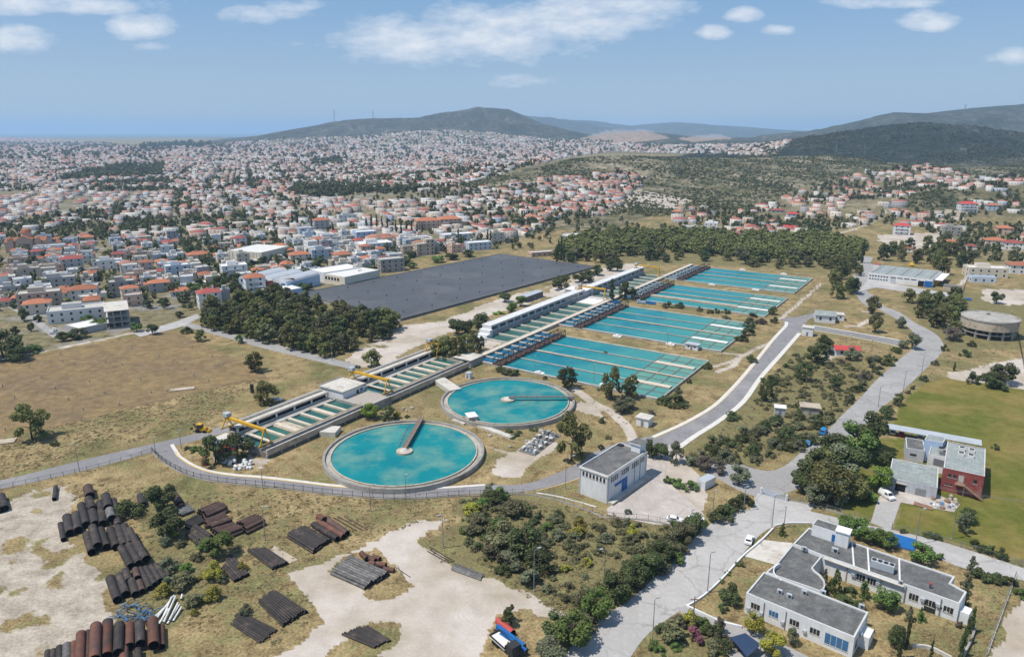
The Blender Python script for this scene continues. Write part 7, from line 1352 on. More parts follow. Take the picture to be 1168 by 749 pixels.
tufts('weeds', 'low olive-green weeds over the open ground', [[(0,500),(300,430),(240,480),(0,545)], [(60,550),(280,560),(520,570),(520,640),(300,740),(170,700),(120,600)], [(400,560),(700,500),(760,450),(900,380),(960,330),(900,300),(600,430),(560,500)], [(560,565),(800,600),(660,720),(540,640)], [(780,520),(980,370),(1020,400),(930,520)], [(980,410),(1168,330),(1168,420),(1040,440)]], [900, 1300, 700, 900, 900, 300], 80, 'leaf_weed', .4, 1.5, .4, ROADS)

# ================================================================== THE TOWN
for nm, c in (('plaster_white', (.74,.73,.71)), ('plaster_cream', (.66,.59,.48)), ('plaster_grey', (.42,.42,.42)), ('plaster_peach', (.62,.44,.34)), ('plaster_beige', (.50,.42,.33)), ('plaster_blue', (.48,.55,.62))): M(nm, c, scale=.3, var=.07, rnd=.10)
M('tile_orange', (.41,.16,.085), (.30,.11,.062), scale=.8, rnd=.18); M('tile_red', (.33,.085,.07), (.25,.06,.05), scale=.8, rnd=.15); M('roof_flat', (.46,.44,.41), (.34,.325,.30), scale=.4, rnd=.15); M('roof_pale', (.66,.65,.63), (.54,.53,.51), scale=.4, rnd=.1)
WN = {'plaster_white': 'white', 'plaster_cream': 'cream', 'plaster_grey': 'grey', 'plaster_peach': 'peach', 'plaster_beige': 'beige', 'plaster_blue': 'pale blue', 'white_wall': 'white', 'concrete': 'bare concrete', 'red_wall': 'red', 'blue_wall': 'light blue'}
RN = {'tile_orange': 'orange tiled', 'tile_red': 'dark red tiled', 'roof_flat': 'flat grey', 'roof_pale': 'flat pale', 'roof_white': 'flat white', 'roof_metal': 'grey metal', 'red_tin': 'red sheet', 'concrete_pale': 'flat pale'}
HOUSES = []
def house(x, y, z, rot, w, d, fl, wall, roof, detail, label=None, name='house', cat='house', extra=0, hr=None, group='town houses'):
    t = thing(name, label or 'house', cat, (x, y, z-.3), rot, group); h = fl*2.95+.3+.3
    b = MB().box(-w/2, w/2, -d/2, d/2, 0, h, wall); pitched = roof.startswith('tile') or roof == 'red_tin'
    wing = extra & 1
    if wing: b.box(w/2+.002, w/2+w*.35, -d/2, d*.1, 0, h-3.1 if fl > 1 else h-.8, wall, 'roof_flat')
    part(t, 'wall', b); r = MB()
    if pitched:
        a, c = w/2+.5, d/2+.5; rise = hr or min(w, d)*.21; rg = max(0, a-c)
        r.poly([(-a,-c,h+.02),(a,-c,h+.02),(rg,0,h+rise),(-rg,0,h+rise)], roof).poly([(a,c,h+.02),(-a,c,h+.02),(-rg,0,h+rise),(rg,0,h+rise)], roof).poly([(a,-c,h+.02),(a,c,h+.02),(rg,0,h+rise)], roof).poly([(-a,c,h+.02),(-a,-c,h+.02),(-rg,0,h+rise)], roof).poly([(-a,-c,h+.01),(-a,c,h+.01),(a,c,h+.01),(a,-c,h+.01)], 'plaster_white')
    else:
        r.box(-w/2+.25, w/2-.25, -d/2+.25, d/2-.25, h+.003, h+.06, roof)
        for q in ((-w/2,w/2,-d/2,-d/2+.22),(-w/2,w/2,d/2-.22,d/2),(-w/2,-w/2+.22,-d/2+.222,d/2-.222),(w/2-.22,w/2,-d/2+.222,d/2-.222)): r.box(*q, h+.003, h+.8, wall)
    part(t, 'roof', r)
    if not pitched and extra & 2: part(t, 'roof_cabin', MB().box(-w*.25, w*.1, -d*.05, d*.33, h+.062, h+2.7, wall, 'roof_flat'))
    if not pitched and extra & 4:
        p_ = part(t, 'solar_heater', MB().beam((w*.25-1, d*.2, h+.5), (w*.25-1, d*.2-1.6, h+.15+.4), 1.6, .1, 'solar')); link('tank', MB().tube((w*.25-1.8, d*.2+.2, h+1.2), (w*.25-.2, d*.2+.2, h+1.2), .35, .35, 8, 'roof_white').mesh('tank'), p_)
    if pitched and extra & 8: part(t, 'chimney', MB().box(w*.2, w*.2+.8, d*.15, d*.15+.8, h, h+(hr or min(w, d)*.21)+.9, wall))
    # openings: parts of their own on the nearer houses, on the small far ones left inside one window part per house side
    if detail:
        n = 0; nw = max(2, int(w/4.3)); nd = max(2, int(d/4.5))
        for f in range(fl):
            z0 = f*3.1+1.3
            for side, m_, ln in ((-1, nw, w), (0, nd, d)):
                if detail > 1:
                    for k in range(m_):
                        s_ = -ln/2+(k+.5)*ln/m_
                        q = MB().box(s_-.55, s_+.55, -d/2-.06, -d/2-.004, z0, z0+1.4, 'glass_dark') if side else MB().box(-w/2-.06, -w/2-.004, s_-.55, s_+.55, z0, z0+1.4, 'glass_dark')
                        part(t, 'window', q)
                else:
                    q = MB()
                    for k in range(m_):
                        s_ = -ln/2+(k+.5)*ln/m_
                        q.box(s_-.5, s_+.5, -d/2-.06, -d/2-.004, z0, z0+1.2, 'glass_dark') if side else q.box(-w/2-.06, -w/2-.004, s_-.5, s_+.5, z0, z0+1.2, 'glass_dark')
                    part(t, 'window_row', q)
            if f and extra & 16:
                part(t, 'balcony', MB().box(-w*.35, w*.35, -d/2-1.3, -d/2-.062, f*3.1+.25, f*3.1+.42, 'plaster_white').box(-w*.35, w*.35, -d/2-1.3, -d/2-1.2, f*3.1+.422, f*3.1+1.3, wall))
    if label is None: HOUSES.append((t, x, y, z, fl, wall, roof, extra, pitched))
    return t
OCC = []                                                    # footprints taken: x, y, radius
def taken(x, y, r): return any((x-a)**2+(y-b)**2 < (r+c)**2 for a, b, c in OCC)
def town(px, py, w, d, fl, rot, wall, roof, label, extra=0, name='house', cat='house', hr=None, detail=2):
    w *= .84; d *= .88; x, y, z = G(px, py); y += d*.35; OCC.append((x, y, max(w, d)*.56)); return house(x, y, z, R(rot), w, d, fl, wall, roof, detail, label, name, cat, extra, hr)
TW = [(83,366,32,16,2,28,'plaster_white','roof_flat','long white two-storey block with a blank grey end wall above the dry field',2),(42,352,26,14,3,28,'plaster_beige','roof_flat','beige three-storey block with blank walls at the left of the town edge',2),(40,358,16,11,2,28,'plaster_cream','tile_orange','cream house with a big orange hip roof before the beige block',8),(92,341,18,12,2,28,'plaster_white','tile_orange','white house with an orange roof and a red awning above the white block',9),(62,328,26,12,2,30,'plaster_grey','roof_flat','long grey wall block among the left houses',2),(27,322,20,12,3,30,'plaster_beige','roof_flat','ochre brown block with blank wall at the left',2),(180,333,15,10,2,30,'plaster_grey','tile_orange','grey house with an orange roof by the two pylons',8),(205,337,16,9,1,30,'plaster_white','tile_orange','low house with an orange and dark red roof at the town edge',9),(237,351,15,11,3,32,'plaster_white','tile_red','white three-storey house with a dark red roof beside the pine wood',24),(289,338,14,12,4,30,'white_wall','tile_orange','tall white house with an orange roof beside the sports hall',24),(80,309,17,12,3,30,'plaster_grey','tile_red','grey-fronted house with a dark red roof in the left town',8),(160,322,22,10,2,30,'plaster_peach','roof_flat','long low peach house above the pylons',3),(225,299,20,12,2,32,'plaster_cream','tile_orange','cream house with stepped orange roofs left of the beige warehouse',9),(200,318,18,13,3,30,'plaster_blue','roof_pale','pale blue-white block of three floors',6),(265,318,20,14,3,30,'plaster_white','roof_pale','white three-storey house block before the sports hall',22),(120,307,24,12,2,30,'plaster_white','roof_pale','long white low house row at mid town',6),
      (444,310,22,14,3,30,'concrete','roof_flat','unfinished dark concrete frame block behind the grey reservoir',0),(481,291,15,12,3,28,'plaster_beige','roof_flat','sand-coloured twin block behind the grey reservoir, left part',0),(488,290,9,12,4,28,'plaster_beige','roof_flat','sand-coloured tower block behind the grey reservoir, right part',0),(545,285,26,14,2,25,'plaster_blue','roof_white','pale blue-white factory block right behind the reservoir',0),(415,272,24,16,2,28,'blue_wall','roof_white','white-roofed factory with a light blue front behind the white hall',0),(425,286,34,22,2,28,'white_wall','roof_white','large low white-roofed building behind the unfinished block',2),(320,294,22,14,2,28,'plaster_cream','tile_orange','house group with orange roofs before the long white hall',9),(340,299,18,12,2,28,'plaster_cream','tile_orange','orange-roofed house with dark windows left of the white hall',25),(389,299,16,12,2,28,'plaster_cream','tile_orange','cream house with orange roof right behind the white hall',8),(365,298,20,14,3,28,'plaster_blue','roof_flat','glassy blue-grey block behind the white hall',6),(478,285,14,10,2,25,'plaster_cream','tile_orange','small orange-roofed house left of the sand-coloured towers',8),
      (487,262,30,16,3,20,'plaster_peach','tile_orange','long peach apartment building with an orange roof among cypresses',25),(512,260,28,16,3,20,'plaster_peach','tile_orange','second peach apartment building with orange roof, farther right',25),(365,262,18,14,3,28,'plaster_grey','tile_orange','grey house with an orange roof behind dark cypresses',8),(347,271,15,14,3,28,'plaster_blue','roof_pale','pale blue cube house in the middle town',0),(520,275,34,16,2,25,'white_wall','roof_white','long white low factory left of the blue-white block',0),(395,252,24,12,2,25,'plaster_white','roof_flat','white row behind the dark cypresses',2),
      (1030,268,18,13,3,-25,'white_wall','red_tin','tall white house with a sloping red roof on the bare plot at right',16),(1086,270,20,12,3,-15,'concrete','roof_flat','unfinished grey concrete house at the right village',2),(1084,284,15,11,2,-15,'plaster_white','tile_orange','white house with an orange roof below the unfinished one',8),(1147,268,17,13,2,-15,'plaster_peach','tile_orange','peach house with stacked orange roofs at the far right',9),(1137,282,20,13,2,-20,'plaster_cream','tile_orange','orange-roofed house left of the red-roofed one at the far right',8),(1157,285,18,12,2,-20,'plaster_white','tile_red','white house with a dark red roof at the right edge',8),(1034,287,13,9,1,-20,'plaster_white','tile_orange','low house with an orange roof peeping over the pines behind the hall',8),(1105,242,22,14,3,-12,'white_wall','red_tin','large white house with a bright red roof at the hill foot right',16),(1134,241,16,11,2,-15,'plaster_blue','tile_orange','pale blue house with an orange roof right of the big red roof',8),(901,263,22,11,1,-15,'plaster_white','red_tin','long low house with a red roof in the middle village',0),(905,250,16,10,2,-10,'plaster_white','red_tin','white house with a bright red roof above the long red one',0),(888,243,18,10,1,-15,'plaster_grey','tile_red','low grey house with a red roof at the left of the middle village',0),(1127,316,30,14,2,-12,'plaster_cream','roof_pale','cream flat-roofed building right behind the industrial hall belt',2),(1122,322,18,9,1,-12,'plaster_blue','roof_metal','low pale blue shed in front of the cream building at right',0),(1165,312,18,12,2,-12,'plaster_white','tile_orange','white house with an orange roof at the right edge beyond the cream building',8),
      (815,245,12,9,1,-20,'plaster_grey','roof_metal','small grey metal-roofed building at the left of the middle village',0),(790,263,26,16,1,-20,'plaster_grey','roof_flat','wide low grey building at the left of the village',0),(812,262,16,12,2,-20,'plaster_white','roof_pale','white flat house beside the wide low grey building',2),(773,245,14,10,1,-20,'plaster_cream','tile_orange','orange-roofed house alone on the scrub slope left of the village',8),(655,276,22,14,2,20,'white_wall','roof_white','white-roofed hall with a blue side just behind the pine wood',0),(622,292,34,9,1,22,'plaster_peach','roof_pale','long low pinkish building beyond the far corner of the grey reservoir',0)]
for q in TW: town(*q)
# bespoke large buildings
def hall(name, label, quad, h, wall, roof, cat, par=.3):
    q = [P(*p, h)[:2] for p in quad]; q = rect(q[0], q[1], q[2]); t = thing(name, label, cat, (*q[0], 0)); block(t, 'wall', q, 0, h, wall, roof, par, .3)
    cx_ = sum(p[0] for p in q)/4; cy_ = sum(p[1] for p in q)/4; OCC.append((cx_, cy_, .5*max(np.hypot(q[1][0]-q[0][0], q[1][1]-q[0][1]), np.hypot(q[2][0]-q[1][0], q[2][1]-q[1][1])))); return t, q
t, q = hall('warehouse', 'long beige warehouse with a white roof standing above the sports hall', [(259,285.5),(298,288),(290,278)], 9, 'plaster_cream', 'roof_pale', 'warehouse')
L = np.hypot(q[1][0]-q[0][0], q[1][1]-q[0][1])
for k in range(10): onwall(t, 'buttress', q[0], q[1], L*(k+.3)/10, L*(k+.3)/10+.6, 0, 8.4, 'plaster_white', .25)
onwall(t, 'canopy', q[0], q[1], L*.4, L*.98, 3.2, 3.5, 'roof_flat', 6)
t, q = hall('factory', 'white factory with a white roof beside the beige part, left of the unfinished block', [(353,307),(369,311),(388,299)], 7, 'white_wall', 'roof_pale', 'factory')
for k in range(3): window(t, q[0], q[1], 2+k*3.5, 4+k*3.5, 3, 5)
t, q = hall('factory_annex', 'cream factory annex with yellowish front, right of the white factory', [(369,312),(393,316),(402,303)], 6.5, 'plaster_cream', 'roof_pale', 'factory')
for k in range(5): window(t, q[0], q[1], 1.5+k*3, 3.5+k*3, 3, 5)
t, q = hall('sports_hall', 'big pale sports hall with barrel roofs and brick-red stair boxes at the wood edge', [(272,317),(327,323),(296,306)], 7, 'blue_wall', 'roof_metal', 'hall')
L = np.hypot(q[1][0]-q[0][0], q[1][1]-q[0][1]); e = (np.array(q[1])-np.array(q[0]))/L; n_ = np.array(q[3])-np.array(q[0])
for k in range(3):
    v = MB(); a = np.array(q[0])+e*L*(k+.03)/3; wv = L*.94/3; seg = 8
    for s_ in range(seg):
        t0, t1 = pi*s_/seg, pi*(s_+1)/seg; f0, f1 = (1-cos(t0))/2, (1-cos(t1))/2; p0, p1 = a+e*wv*f0, a+e*wv*f1; z0_, z1_ = 7.05+sin(t0)*2.0, 7.05+sin(t1)*2.0
        v.poly([(*p0, z0_), (*p1, z1_), (*(p1+n_), z1_), (*(p0+n_), z0_)], 'roof_metal')
    for o_ in (0, 1): v.poly([(*(a+e*wv*(1-cos(pi*s_/seg))/2+n_*o_), 7.05+sin(pi*s_/seg)*2.0) for s_ in range(seg+1)][::1 if not o_ else -1], 'white_wall')
    partw(t, 'barrel_roof', v)
for k in range(8): window(t, q[0], q[1], 2+k*L/8.3, 2+k*L/8.3+3, 4.5, 6.5, 'glass_dark')
for px, py, hgt_ in ((304,335,9),(328,332,9)): x, y, _ = P(px, py); wbox(t, 'stair_box', x, y, .45, 8, 7, 0, hgt_, 'red_wall', 'roof_flat')
t, q = hall('sports_annex', 'pale blue flat-roofed annex left of the sports hall', [(279,325),(310,334),(318,321)], 5.5, 'blue_wall', 'roof_white', 'building'); 
for k in range(4): window(t, q[0], q[1], 2+k*4, 4.5+k*4, 2.5, 4.2)
t, q = hall('low_shed', 'low pale-roofed shed before the unfinished frame building at the town edge', [(74,370),(90,374.5),(113,366)], 3.5, 'plaster_grey', 'roof_pale', 'shed')
# unfinished concrete frame building
q = rect(P(121,359,9.5)[:2], P(146,354,9.5)[:2], P(105,346,9.5)[:2]); q = rect(P(118.5,356,9.5)[:2], P(147,353,9.5)[:2], P(104,346.5,9.5)[:2])
t = thing('unfinished_building', 'unfinished concrete frame building with open floors at the town edge above the field', 'building', (*q[0], 0)); q = [np.array(p) for p in q]
for f in range(4): partw(t, 'floor_slab', MB().prism([tuple(p) for p in (q if sum(q[i-1][0]*q[i][1]-q[i][0]*q[i-1][1] for i in range(4)) > 0 else q[::-1])], f*3.1, f*3.1+.35, 'concrete', 'concrete_pale'))
for f in range(3):
    for i in range(4):
        for j in range(4):
            if 0 < i < 3 and 0 < j < 3: continue
            p = q[0]+(q[1]-q[0])*(.03+.94*i/3)+(q[3]-q[0])*(.03+.94*j/3); partw(t, 'column', MB().box(p[0]-.25, p[0]+.25, p[1]-.25, p[1]+.25, f*3.1+.352, f*3.1+3.098, 'concrete'))
partw(t, 'core', MB().prism([tuple(q[0]+(q[1]-q[0])*a+(q[3]-q[0])*b) for a, b in ((.3,.35),(.7,.35),(.7,.75),(.3,.75))][::-1 if sum(q[i-1][0]*q[i][1]-q[i][0]*q[i-1][1] for i in range(4)) < 0 else 1], .4, 9.2, 'concrete_dark'))
OCC.append((*((q[0]+q[2])/2), 14))
t = town(137, 338, 17, 12, 3, 30, 'concrete', 'roof_flat', 'unfinished grey concrete block behind the nearer frame building', 2)
# church
x, y, _ = P(28, 287); OCC.append((x, y+8, 20)); t = thing('church', 'church with orange roofs and a round dome at the left edge of the town', 'church', (x, y+6, 0), R(20))
part(t, 'wall', MB().box(-15, 15, -8, 8, 0, 9, 'plaster_peach').box(-6, 6, -11, -8.002, 0, 11, 'plaster_peach')); part(t, 'roof', MB().poly([(-15.5,-8.5,9.02),(15.5,-8.5,9.02),(15.5,0,12),(-15.5,0,12)], 'tile_orange').poly([(15.5,8.5,9.02),(-15.5,8.5,9.02),(-15.5,0,12),(15.5,0,12)], 'tile_orange').poly([(15,-8,9.02),(15,8,9.02),(15,0,12)], 'plaster_peach').poly([(-15,8,9.02),(-15,-8,9.02),(-15,0,12)], 'plaster_peach'))
part(t, 'gable', MB().poly([(-6.4,-11.3,11),(0,-11.3,14),(0,0,14),(-6.4,0,11)][::-1], 'tile_orange').poly([(6.4,-11.3,11),(6.4,0,11),(0,0,14),(0,-11.3,14)], 'tile_orange').poly([(-6,-11,11),(6,-11,11),(0,-11,13.9)], 'plaster_peach'))
part(t, 'drum', MB().tube((0,0,11), (0,0,16), 4, 4, 16, 'plaster_peach')); part(t, 'dome', MB().tube((0,0,16), (0,0,18.2), 4.5, 3.2, 16, 'tile_orange').tube((0,0,18.2), (0,0,19.6), 3.2, .6, 16, 'tile_orange'))
for k in (-10, 10): part(t, 'tower', MB().box(k-2, k+2, -10.5, -8.004, 0, 12, 'plaster_peach')); part(t, 'tower_roof', MB().tube((k,-9.3,12), (k,-9.3,14), 2.6, .3, 8, 'tile_orange'))
for k in (-3.2, 0, 3.2): part(t, 'window', MB().box(k-.6, k+.6, -11.06, -11.004, 3, 7, 'glass_dark'))
# ---- street grid of the town: candidates, nearest ones as houses of their own, the others as one mass
r_ = random.Random(11); CAND = []
def cand(x, y, z, rot, sp, fo): CAND.append((x, y, float(z), rot, sp, fo))
def grid(polys, rotdeg, x0, x1, y0, y1, sp, fo, keep=1., seed=1, excl=()):
    c, s = cos(R(rotdeg)), sin(R(rotdeg)); r = np.random.default_rng(seed); m = max(abs(x0), abs(x1), y1)*1.5; n = int(2*m/sp)
    I, J = np.meshgrid(np.arange(n), np.arange(n)); I = I.ravel(); J = J.ravel()
    k = (I % 6 != 0) & (J % 4 != 0) & (r.random(len(I)) < keep); I, J = I[k], J[k]      # every sixth and fourth line is a street
    a = (I-n/2)*sp+r.uniform(-.24, .24, len(I))*sp; b = (J-n/2)*sp+r.uniform(-.24, .24, len(I))*sp; x = a*c-b*s; y = a*s+b*c+(y0+y1)/2
    k = (x > x0) & (x < x1) & (y > y0) & (y < y1); x, y = x[k], y[k]; z = hgt(x, y); px, py = Q(x, y, z)
    k = np.zeros(len(x), bool)
    for p in polys: k |= inpoly(px, py, p)
    for p in excl: k &= ~inpoly(px, py, p)
    k &= (px > -25) & (px < 1195)
    green = fbm(x/90, y/90, 3, 55)
    k &= green+r.uniform(-.1, .1, len(x)) < .63
    return x[k], y[k], z[k], R(rotdeg)
EXC = [[(335,213),(400,216),(520,219),(520,228),(440,231),(340,226)], [(225,340),(300,330),(365,335),(460,366),(700,300),(640,285),(575,285),(530,296),(430,310),(340,330)], [(40,212),(130,190),(190,188),(185,202),(60,208)], [(225,330),(250,335),(230,360),(150,385),(140,360),(175,335)], [(600,264),(640,258),(640,285),(600,290)]]
near = [grid([CITY], 30, -500, 330, 400, 760, 11.8, .3, .92, 1, EXC), grid([CITY], 24, -800, 420, 760, 1250, 11.5, .3, .9, 2, EXC), grid(VILLAGE, -14, 100, 900, 480, 1500, 15, .5, .55, 3)]
far = [grid([CITY], 20, -1500, 900, 1250, 2300, 12.5, .3, .9, 4, EXC), grid([CITY], 35, -3200, 2200, 2300, 3900, 15, .2, .9, 5, EXC), grid([CITY], 15, -6500, 3200, 3900, 6800, 23, .1, .85, 6), grid([CITY], 15, -11500, 3200, 6800, 13500, 40, .05, .85, 7)]
WALLS = ['plaster_white']*9+['plaster_cream']*4+['plaster_grey']*3+['plaster_peach']*2+['plaster_beige']*2+['plaster_blue']
rest = []
allc = []
for gi, (x, y, z, rot) in enumerate(near):
    for a, b, c in zip(x, y, z): allc.append((depth(a, b, c), a, b, float(c), rot, gi))
allc.sort(); made = 0
for dd, x, y, z, rot, gi in allc:
    if taken(x, y, 4.8): continue
    px, py = Q(x, y, z)
    if gi < 2 and py > 396-(px*.18): continue
    vil_ = gi == 2
    if made < 238 and -6 < px < 1174:
        made += 1; w = r_.uniform(8, 11)*r_.choice([.85, 1, 1, 1.25]); d = r_.uniform(7, 9.5); fl = r_.choices([1, 2, 3], [6, 4, .5] if vil_ else [4, 5, 1])[0]
        rf = r_.choices(['tile_orange', 'tile_red', 'roof_flat', 'roof_pale'], [5, 4, 3, 3] if vil_ else [2.6, 1.2, 4.5, 4])[0]
        house(x, y, z, rot+r_.choice([0, 0, -pi/2])+r_.uniform(-.12, .12), w, d, fl, r_.choice(WALLS), rf, 1, None, extra=r_.choice([0, 1, 2, 4, 6, 2])+r_.choice([0, 8, 16, 24]))
    else: rest.append((x, y, z, rot, 0 if not vil_ else 2))
# labels for the town houses: looks first, then the order across the photograph among those that look alike
def district(px, py):
    if px > 740: return 'right village' if px > 985 else 'village above the wood'
    if py > 325: return 'town edge above dry field'
    return 'left town' if px < 120 else 'town behind pylons' if px < 235 else 'town behind sports hall' if px < 380 else 'town behind grey reservoir'
LB = {}
for t, x, y, z, fl, wall, roof, ex, pit in HOUSES:
    px, py = Q(x, y, z); ft = ''
    if not pit: ft = {2: ' and cabin', 4: ' and solar heater', 6: ' and cabin'}.get(ex & 6, '')
    elif ex & 8: ft = ' and chimney'
    LB.setdefault((f'{WN[wall]} {["","one","two","three","four"][fl]}-storey house, {RN[roof]} roof{ft}', district(px, py)), []).append((px, t))
for (a, b), L in LB.items():
    L.sort(key=lambda q: q[0])
    for k, (px, t) in enumerate(L): t['label'] = f'{a}, in {b}' if len(L) == 1 else f'{a}, {nth(k)} from left, {b}'
# the far town as one mass of little houses
def citymat():
    m = bpy.data.materials.new('far_houses'); m.use_nodes = True; t, N, b = nodes(m); a = N('ShaderNodeAttribute', attribute_name='paint'); uv = N('ShaderNodeUVMap', uv_map='UVMap'); s = N('ShaderNodeSeparateXYZ'); t.links.new(uv.outputs[0], s.inputs[0])
    def band(x, per, lo, hi):
        f = mfac(t, N, 'FRACT', mfac(t, N, 'DIVIDE', x, per, False), 0, False); return mfac(t, N, 'MULTIPLY', mfac(t, N, 'GREATER_THAN', f, lo), mfac(t, N, 'LESS_THAN', f, hi))
    w = mfac(t, N, 'MULTIPLY', mfac(t, N, 'MULTIPLY', band(s.outputs[0], 3.3, .28, .68), band(s.outputs[1], 3.1, .35, .78)), mfac(t, N, 'GREATER_THAN', s.outputs[1], 0.01))
    w = mfac(t, N, 'MULTIPLY', w, .5); t.links.new(mixc(t, N, w, a.outputs['Color'], (.035, .04, .05)), b.inputs['Base Color']); b.inputs['Roughness'].default_value = .85; MATS['far_houses'] = m
citymat()
def city_mass(arr, name, label):
    # arr: x, y, z, rot, w, d, h, wall rgb, roof rgb, pitched
    n = len(arr['x']); c, s = np.cos(arr['rot']), np.sin(arr['rot']); V = np.zeros((n, 10, 3)); w, d, h = arr['w']/2, arr['d']/2, arr['h']
    for i, (a, b) in enumerate(((-1,-1),(1,-1),(1,1),(-1,1))):
        for o, hh in ((0, -1.*np.ones(n)), (4, h)):
            V[:, i+o] = np.stack([arr['x']+(a*w*c-b*d*s), arr['y']+(a*w*s+b*d*c), arr['z']+hh], 1)
    rg = np.maximum(0, w-d); rise = np.where(arr['pit'], np.minimum(w, d)*.45, .0)
    for i, a in ((8, 1), (9, -1)): V[:, i] = np.stack([arr['x']+a*rg*c, arr['y']+a*rg*s, arr['z']+h+rise], 1)
    wallf = np.array([(0,1,5,4),(1,2,6,5),(2,3,7,6),(3,0,4,7)]); roofp = np.array([(4,5,8,9),(6,7,9,8),(5,6,8,8),(7,4,9,9)]); flatf = np.array([(4,5,6,7)])
    v = V.reshape(-1, 3); base = (np.arange(n)*10)[:, None, None]
    wf = (wallf[None]+base).reshape(-1, 4); pi_ = np.where(arr['pit'])[0]; fi = np.where(~arr['pit'])[0]
    rq = (roofp[None, :2]+base[pi_]).reshape(-1, 4); rt = (roofp[None, 2:, :3]+base[pi_]).reshape(-1, 3); ff = (flatf[None]+base[fi]).reshape(-1, 4)
    quad = np.concatenate([wf, rq, ff]); me = bpy.data.meshes.new(name); me.vertices.add(len(v)); me.vertices.foreach_set('co', v.astype(np.float32).ravel())
    nl = quad.size+rt.size; me.loops.add(nl); me.loops.foreach_set('vertex_index', np.concatenate([quad.ravel(), rt.ravel()]).astype(np.int32))
    np_ = len(quad)+len(rt); me.polygons.add(np_); tot = np.concatenate([np.full(len(quad), 4), np.full(len(rt), 3)]).astype(np.int32); me.polygons.foreach_set('loop_start', (np.cumsum(tot)-tot).astype(np.int32)); me.polygons.foreach_set('loop_total', tot); me.update(calc_edges=True)
    col = np.concatenate([np.repeat(arr['wall'], 4, 0), np.repeat(arr['roof'][pi_], 2, 0), arr['roof'][fi], np.repeat(arr['roof'][pi_], 2, 0)])
    at = me.attributes.new('paint', 'FLOAT_COLOR', 'FACE'); at.data.foreach_set('color', np.concatenate([col, np.ones((len(col), 1))], 1).astype(np.float32).ravel())
    uv = np.zeros((nl, 2), np.float32); L4 = np.stack([np.stack([np.zeros(n), 0*h], 1)]*1, 0)
    ww = np.stack([arr['w'], arr['d'], arr['w'], arr['d']], 1).ravel(); hh = np.repeat(h, 4); q = np.zeros((4*n, 4, 2)); q[:, 1, 0] = q[:, 2, 0] = ww; q[:, 2, 1] = q[:, 3, 1] = hh; q[..., 1] += .02; uv[:16*n] = q.reshape(-1, 2)
    u = me.uv_layers.new(name='UVMap'); u.data.foreach_set('uv', uv.ravel()); me.materials.append(MATS['far_houses']); me.validate()
    return tag(link(name, me), label, 'houses', None, 'stuff')
xs, ys, zs, rs_, sp = [], [], [], [], []
for x, y, z, rot, v in rest: xs.append(x); ys.append(y); zs.append(z); rs_.append(rot); sp.append(11.5)
ar = [np.array(q, float) for q in (xs, ys, zs, rs_, sp)]; vill = np.array([q[4] == 2 for q in rest])
for (x, y, z, rot), s_ in zip(far, (11.5, 13.5, 18, 30)):
    k = (z < 140); x, y, z = x[k], y[k], z[k]
    ar = [np.concatenate([a, b]) for a, b in zip(ar, (x, y, z, np.full(len(x), rot), np.full(len(x), s_)))]; vill = np.concatenate([vill, np.zeros(len(x), bool)])
n = len(ar[0]); r = np.random.default_rng(21); pal = np.array([(.62,.60,.57)]*6+[(.52,.46,.39)]*6+[(.33,.32,.32)]*3+[(.50,.38,.32)]*5+[(.40,.33,.27)]*3+[(.42,.45,.50)]); rp_ = np.array([(.38,.165,.105),(.30,.10,.08),(.37,.355,.33),(.53,.515,.49),(.25,.245,.24)])
orange = np.clip(.20+.45*(fbm(ar[0]/260, ar[1]/260, 3, 5)-.3), .05, .6); orange = np.where(vill | ((ar[0] > 0) & (ar[1] < 1700)), .66, orange); ro = np.where(r.random(n) < orange, r.integers(0, 2, n), r.integers(2, 5, n))
big = ar[4] > 20
H_ = np.where(big, r.uniform(7, 15, n), r.choice([3.8, 4., 6.6, 6.8, 9.5], n)); H_ = np.where(vill | (ar[1] < 1500), r.choice([3.6, 3.8, 4., 6.6], n), H_)
city_mass(dict(x=ar[0], y=ar[1], z=ar[2], rot=ar[3]+r.uniform(-.08, .08, n), w=ar[4]*r.uniform(.55, 1.0, n)*r.choice([.85, 1, 1, 1.45], n), d=ar[4]*r.uniform(.5, .95, n), h=H_, wall=pal[r.integers(0, len(pal), n)]*r.uniform(.85, 1.03, (n, 1)), roof=rp_[ro]*r.uniform(.85, 1.1, (n, 1)), pit=ro < 2), 'distant_houses', 'pale far town of small houses spreading to the hills')
# trees of the town, the dark tree belts
def citytrees(x0, x1, y0, y1, n, seed, size, thr):
    r = np.random.default_rng(seed); y = r.uniform(y0, y1, n*6); x = r.uniform(x0, x1, n*6); z = hgt(x, y); px, py = Q(x, y, z); k = inpoly(px, py, CITY)
    for v in VILLAGE: k |= inpoly(px, py, v)
    k &= (fbm(x/90, y/90, 3, 55)+r.uniform(-.22, .22, len(x)) > thr) & (px > -20) & (px < 1190)
    k &= ~inpoly(px, py, EXC[1]); p = np.stack([x, y, z], 1)[k][:n]; return p, r.uniform(*size, len(p))
p1, s1 = citytrees(-560, 900, 420, 1250, 4200, 1, (3.5, 8), .47); p2, s2 = citytrees(-1600, 1300, 1250, 2600, 5200, 2, (5, 11), .49); p3, s3 = citytrees(-5000, 2600, 2600, 6500, 3000, 3, (9, 20), .53)
p0_, s0_ = citytrees(-420, 330, 395, 800, 900, 9, (3., 7.5), .38)
town_r = np.random.default_rng(8); kk = np.array([not taken(a, b, -1.5) for a, b, _ in p0_]); p0_, s0_ = p0_[kk], s0_[kk]; mass('garden_trees', 'green garden trees and bushes between the nearest town houses', 'trees', p0_, s0_, 'broad', 'leaf_dark', 150, .085, .95)
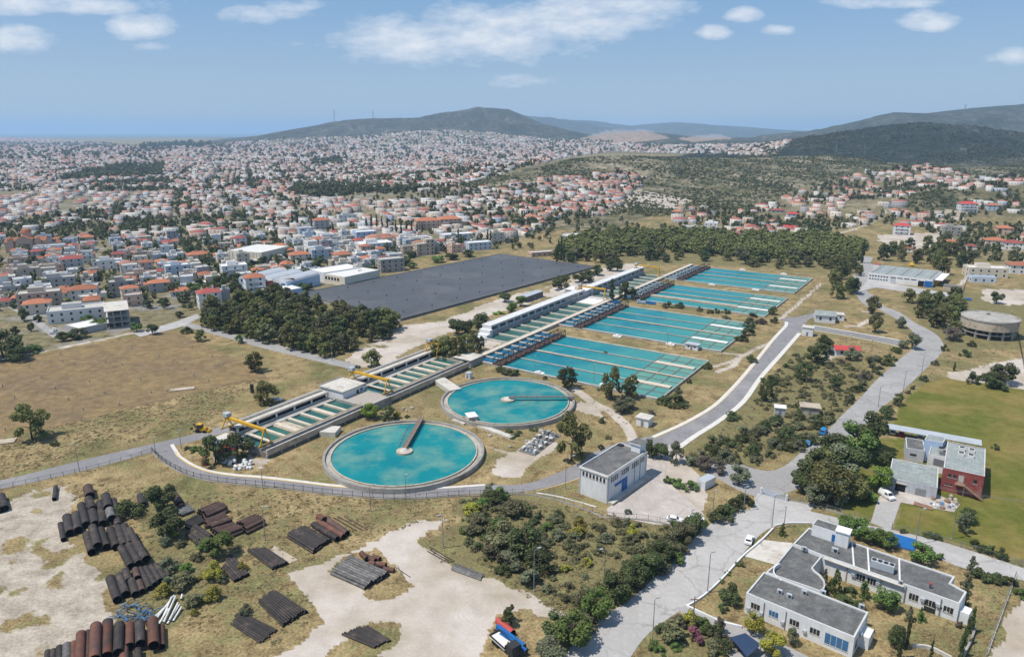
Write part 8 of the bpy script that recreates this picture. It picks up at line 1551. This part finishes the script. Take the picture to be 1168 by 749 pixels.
belt = [randpx(q, k, 60+i) for i, (q, k) in enumerate((([(560,284),(640,256),(700,250),(765,262),(700,268),(640,288)], 60), ([(338,212),(400,215),(520,219),(522,229),(440,232),(345,227)], 170), ([(45,208),(130,190),(188,188),(185,202),(70,206)], 260), ([(165,166),(240,163),(245,170),(160,173)], 120), ([(360,183),(395,182),(392,190),(350,190)], 60)))]
allp = np.concatenate([p1, p2, p3]+belt); alls = np.concatenate([s1, s2, s3, r.uniform(3, 8, len(belt[0])), r.uniform(8, 13, len(belt[1])), r.uniform(9, 15, len(belt[2])), r.uniform(20, 34, len(belt[3])), r.uniform(14, 22, len(belt[4]))])
mass('town_trees', 'dark green garden trees and tree belts between the town houses', 'trees', allp, alls, 'broad', 'leaf_far', 40, .15, 1.0)
for k, (px, py, h) in enumerate([(452,270,15),(458,271,16),(464,271,15),(470,272,17),(476,273,15),(482,273,16),(424,262,15),(430,263,16),(436,263,14),(442,264,15),(418,262,12),(523,283,17),(526,284,13),(556,282,15),(560,283,16),(334,260,14),(340,262,15),(356,263,13),(380,268,12),(637,296,16),(640,297,18),(643,298,15),(635,300,14)]):
    x, y, z = G(px, py); tree('cypress', x, y, z, 4.5, h, 'leaf_dark', f'dark cypress in the rows behind the reservoir, {nth(k)} counted' if 0 else 'dark slender cypress in the rows behind the grey reservoir', 'cypresses behind the reservoir')

# ------------------------------------------------------------------ the summer haze over the plain
m = bpy.data.materials.new('haze'); m.use_nodes = True; t_ = m.node_tree; t_.nodes.remove(t_.nodes['Principled BSDF']); pv = t_.nodes.new('ShaderNodeVolumePrincipled')
pv.inputs['Color'].default_value = (.47, .71, 1, 1); pv.inputs['Density'].default_value = HAZE = 7.5e-5; pv.inputs['Anisotropy'].default_value = 0; pv.inputs['Density Attribute'].default_value = ''
t_.links.new(pv.outputs[0], t_.nodes['Material Output'].inputs['Volume']); MATS['haze'] = m
tag(link('haze', MB().box(-64000, 64000, -500, 37000, -4, 400, 'haze').mesh('haze')), 'pale summer haze lying over the plain and the far hills', 'haze', None, 'stuff')
